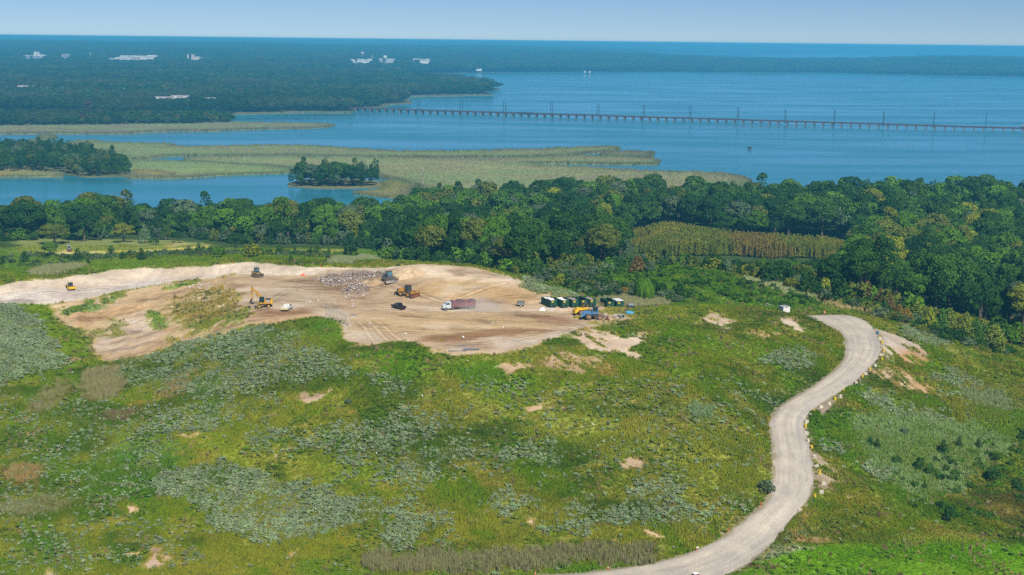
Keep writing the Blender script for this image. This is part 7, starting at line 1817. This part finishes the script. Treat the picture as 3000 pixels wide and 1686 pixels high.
def water_tower(label, px, y0, y1, base, D, w, tank, round_):
    a = at_y(px, y0, D); b = at_y(px, y1, D); g_ = elev(a[:1], a[1:2])[0]; r = w * D / FOC / 2; t = thing('water_tower', label, 'water tower', (a[0], D, g_)); zt, zb = a[2] - g_, b[2] - g_
    MB().lathe([(r * .3, zb), (r, zb + (zt - zb) * .25), (r, zb + (zt - zb) * .75), (r * .55, zt), (r * .1, zt + .5)] if round_ else [(r, zb), (r, zt - 2), (r * .9, zt - .5), (r * .2, zt)], 16).build('tank', tank, t)
    for k in range(5): a_ = k * 1.257; MB().cyl((r * .85 * math.cos(a_), r * .85 * math.sin(a_), -1), (r * .8 * math.cos(a_), r * .8 * math.sin(a_), zb + 2), .55, n=6).build('leg', FG, t)


water_tower('white round water tower on tall legs over the far woods', 1062, 153, 160, 168, 6400, 9, simple('orange_white_tank', (240, 222, 210), .6), True); water_tower('white cylindrical water tower rising from the grey hall', 1128, 163, 171, 188, 5790, 10, FW, False)
a = at_y(1090, 160, 6000); g_ = elev(a[:1], a[1:2])[0]; t = thing('chimney', 'pale slender chimney between the two water towers', 'chimney', (a[0], 6000, g_)); MB().cyl((0, 0, 0), (0, 0, a[2] - g_), 1.7, 1.3, 12).build('stack', FPK, t)
a = at_y(265, 157, 5700); g_ = elev(a[:1], a[1:2])[0]; t = thing('radio_mast', 'white slender mast with a wide head left of the long white complex', 'mast', (a[0], 5700, g_)); MB().cyl((0, 0, 0), (0, 0, a[2] - g_ - 3), 1.1, .8, 8).build('pole', FW, t); MB().lathe([(2.0, a[2] - g_ - 4), (3.6, a[2] - g_ - 2.5), (3.4, a[2] - g_)], 10).build('head', FW, t)


def house(label, x0, x1, ytop, D, h, rz=0, wall=SIDING, dep=9, gables=0, name='house'):
    """gabled house: ridge height at the photo's ytop"""
    a = at_y(x0, ytop, D); b = at_y(x1, ytop, D); cx = (a[0] + b[0]) / 2; w = (b[0] - a[0]) / max(math.cos(rz), .5); zr_ = (a[2] + b[2]) / 2; g_ = elev(np.array([cx]), np.array([D * 1.0]))[0]
    t = thing(name, label, 'house', (cx, D, g_), rz); ze = zr_ - g_ - h
    o = MB().box(-w / 2, w / 2, 0, dep, -1.5, ze)
    o.add([(-w / 2, 0, ze), (-w / 2, dep, ze), (-w / 2, dep / 2, ze + h), (w / 2, 0, ze), (w / 2, dep, ze), (w / 2, dep / 2, ze + h)], [(0, 1, 2), (3, 5, 4)]); o = o.build('wall', wall, t)
    e = .5; q = MB().hexa([(-w / 2 - e, -e, ze - .2), (w / 2 + e, -e, ze - .2), (w / 2 + e, dep / 2, ze + h), (-w / 2 - e, dep / 2, ze + h), (-w / 2 - e, -e, ze + .05), (w / 2 + e, -e, ze + .05), (w / 2 + e, dep / 2, ze + h + .3), (-w / 2 - e, dep / 2, ze + h + .3)])
    q.hexa([(-w / 2 - e, dep / 2, ze + h), (w / 2 + e, dep / 2, ze + h), (w / 2 + e, dep + e, ze - .2), (-w / 2 - e, dep + e, ze - .2), (-w / 2 - e, dep / 2, ze + h + .3), (w / 2 + e, dep / 2, ze + h + .3), (w / 2 + e, dep + e, ze + .05), (-w / 2 - e, dep + e, ze + .05)]); q = q.build('roof', ROOFG, t)
    for k in range(gables):
        x = -w / 2 + w * (k + .5) / gables; gw = min(w / gables * .3, 3.2); gh = h * .75
        MB().add([(x - gw, -.8, ze - .3), (x + gw, -.8, ze - .3), (x, -.8, ze + gh), (x - gw, dep * .4, ze - .3), (x + gw, dep * .4, ze - .3), (x, dep * .4, ze + gh)], [(0, 1, 2), (1, 4, 5, 2), (0, 2, 5, 3), (0, 3, 4, 1)]).build('dormer', wall, q)
    nw = max(2, int(w / 5))
    for k in range(nw):
        x = -w / 2 + w * (k + .5) / nw; MB().box(x - .6, x + .6, -.12, -.02, ze - 2.2, ze - .7).build('window', WIN, o)
    return t


house('terrace of cream townhouses with grey roof and gables, left one of the pair', 454, 500, 284, 2490, 4.5, R(6), gables=3, name='townhouse_row'); house('terrace of cream townhouses with grey roof and dormers, right one of the pair', 502, 552, 280, 2500, 4.5, R(8), gables=2, name='townhouse_row'); house('white townhouse block right of the pair of terraces', 590, 632, 287, 2470, 4, R(-8), FW, name='townhouse_row')
house('grey-roofed house among trees left of the cream cottage', 359, 379, 260, 2850, 3.2, R(-5)); house('long pale-roofed house above the terraces', 426, 448, 261, 2860, 2.6, 0); house('small cream cottage above the terraces', 462, 472, 263, 2820, 3, R(30), CREAM)
for k, (x0, x1, y0, w_) in enumerate([(2, 20, 255, 'first'), (36, 46, 247, 'second'), (50, 80, 251, 'third'), (84, 106, 252, 'fourth'), (112, 136, 254, 'fifth'), (138, 152, 254, 'sixth'), (166, 188, 258, 'seventh')]):
    house(f'white house with grey roof in the far left row, {w_} from the left', x0, x1, y0, 2850 + (k % 2) * 15, 3.2, R((-25, 20, 0, 5, -20, 30, -15)[k]), FW, gables=1)

# ------------------------------------------------------------------ dust behind the truck
P0 = place(1408, 911); m_, nt_, out_ = new_mat('dust_air'); L = nt_.links
pv = N(nt_, 'ShaderNodeVolumePrincipled'); pv.inputs['Color'].default_value = (.97, .95, .92, 1)
tc = N(nt_, 'ShaderNodeTexCoord'); nz = N(nt_, 'ShaderNodeTexNoise'); nz.inputs['Scale'].default_value = .22; nz.inputs['Detail'].default_value = 3; L.new(tc.outputs['Object'], nz.inputs['Vector'])
mp = N(nt_, 'ShaderNodeMapping'); mp.inputs['Scale'].default_value = (1 / 13, 1 / 9, 1 / 6.5); mp.inputs['Location'].default_value = (0, 0, 0); L.new(tc.outputs['Object'], mp.inputs[0])
gr_ = N(nt_, 'ShaderNodeTexGradient'); gr_.gradient_type = 'QUADRATIC_SPHERE'; L.new(mp.outputs[0], gr_.inputs[0])
r1 = N(nt_, 'ShaderNodeMapRange'); r1.inputs['From Min'].default_value = .38; r1.inputs['From Max'].default_value = .68; L.new(nz.outputs['Fac'], r1.inputs['Value'])
mu = N(nt_, 'ShaderNodeMath', operation='MULTIPLY'); L.new(gr_.outputs['Fac'], mu.inputs[0]); L.new(r1.outputs[0], mu.inputs[1]); m2 = N(nt_, 'ShaderNodeMath', operation='MULTIPLY'); m2.inputs[1].default_value = .42; L.new(mu.outputs[0], m2.inputs[0]); L.new(m2.outputs[0], pv.inputs['Density']); L.new(pv.outputs[0], out_.inputs['Volume'])
o = tag(MB().box(-13, 13, -9, 9, -1, 6.5).build('dust', m_), 'pale dust cloud trailing behind the semi truck', 'dust', None, 'stuff'); o.location = P0 + np.array([-1, 0, .5])

# ------------------------------------------------------------------ daylight, sky and air
SUN_EL, SUN_AZ = R(48), R(157)      # azimuth clockwise from the view direction (+Y): the sun stands to the right
wd = bpy.data.worlds.new('World'); scene.world = wd; wd.use_nodes = True
nt = wd.node_tree; nt.nodes.clear()
sky = N(nt, 'ShaderNodeTexSky'); sky.sky_type = 'NISHITA'; sky.sun_disc = False
sky.sun_elevation = SUN_EL; sky.sun_rotation = SUN_AZ; sky.altitude = 100
sky.air_density = .5; sky.dust_density = 0; sky.ozone_density = 8.0
bg = N(nt, 'ShaderNodeBackground'); bg.inputs['Strength'].default_value = .058
ow = N(nt, 'ShaderNodeOutputWorld'); nt.links.new(sky.outputs[0], bg.inputs[0]); nt.links.new(bg.outputs[0], ow.inputs[0])
sl = bpy.data.lights.new('sun', 'SUN'); sl.energy = 4.4; sl.angle = R(.5); sl.color = (1, .94, .85)
so = bpy.data.objects.new('sun', sl); COL.objects.link(so)
sdir = Vector((math.sin(SUN_AZ) * math.cos(SUN_EL), math.cos(SUN_AZ) * math.cos(SUN_EL), math.sin(SUN_EL)))
so.rotation_euler = sdir.to_track_quat('Z', 'Y').to_euler()
so.location = (200, -100, 300)

hz = MB().box(-24000, 24000, -60, 28000, -4.2, 124.6)
m, nt, out = new_mat('haze')
pv = N(nt, 'ShaderNodeVolumePrincipled'); pv.inputs['Density'].default_value = 1.4e-4; pv.inputs['Color'].default_value = (.13, .62, 1, 1); pv.inputs['Anisotropy'].default_value = 0
nt.links.new(pv.outputs[0], out.inputs['Volume'])
tag(hz.build('haze', m), kind='stuff')

scene.view_settings.view_transform = 'Standard'; scene.view_settings.look = 'None'
scene.view_settings.exposure = .4; scene.view_settings.gamma = 1
scene.render.engine = 'CYCLES'
cy = scene.cycles
cy.max_bounces = 5; cy.diffuse_bounces = 3; cy.glossy_bounces = 2; cy.transmission_bounces = 2; cy.volume_bounces = 1; cy.transparent_max_bounces = 6
cy.use_denoising = False
cy.sample_clamp_indirect = 4
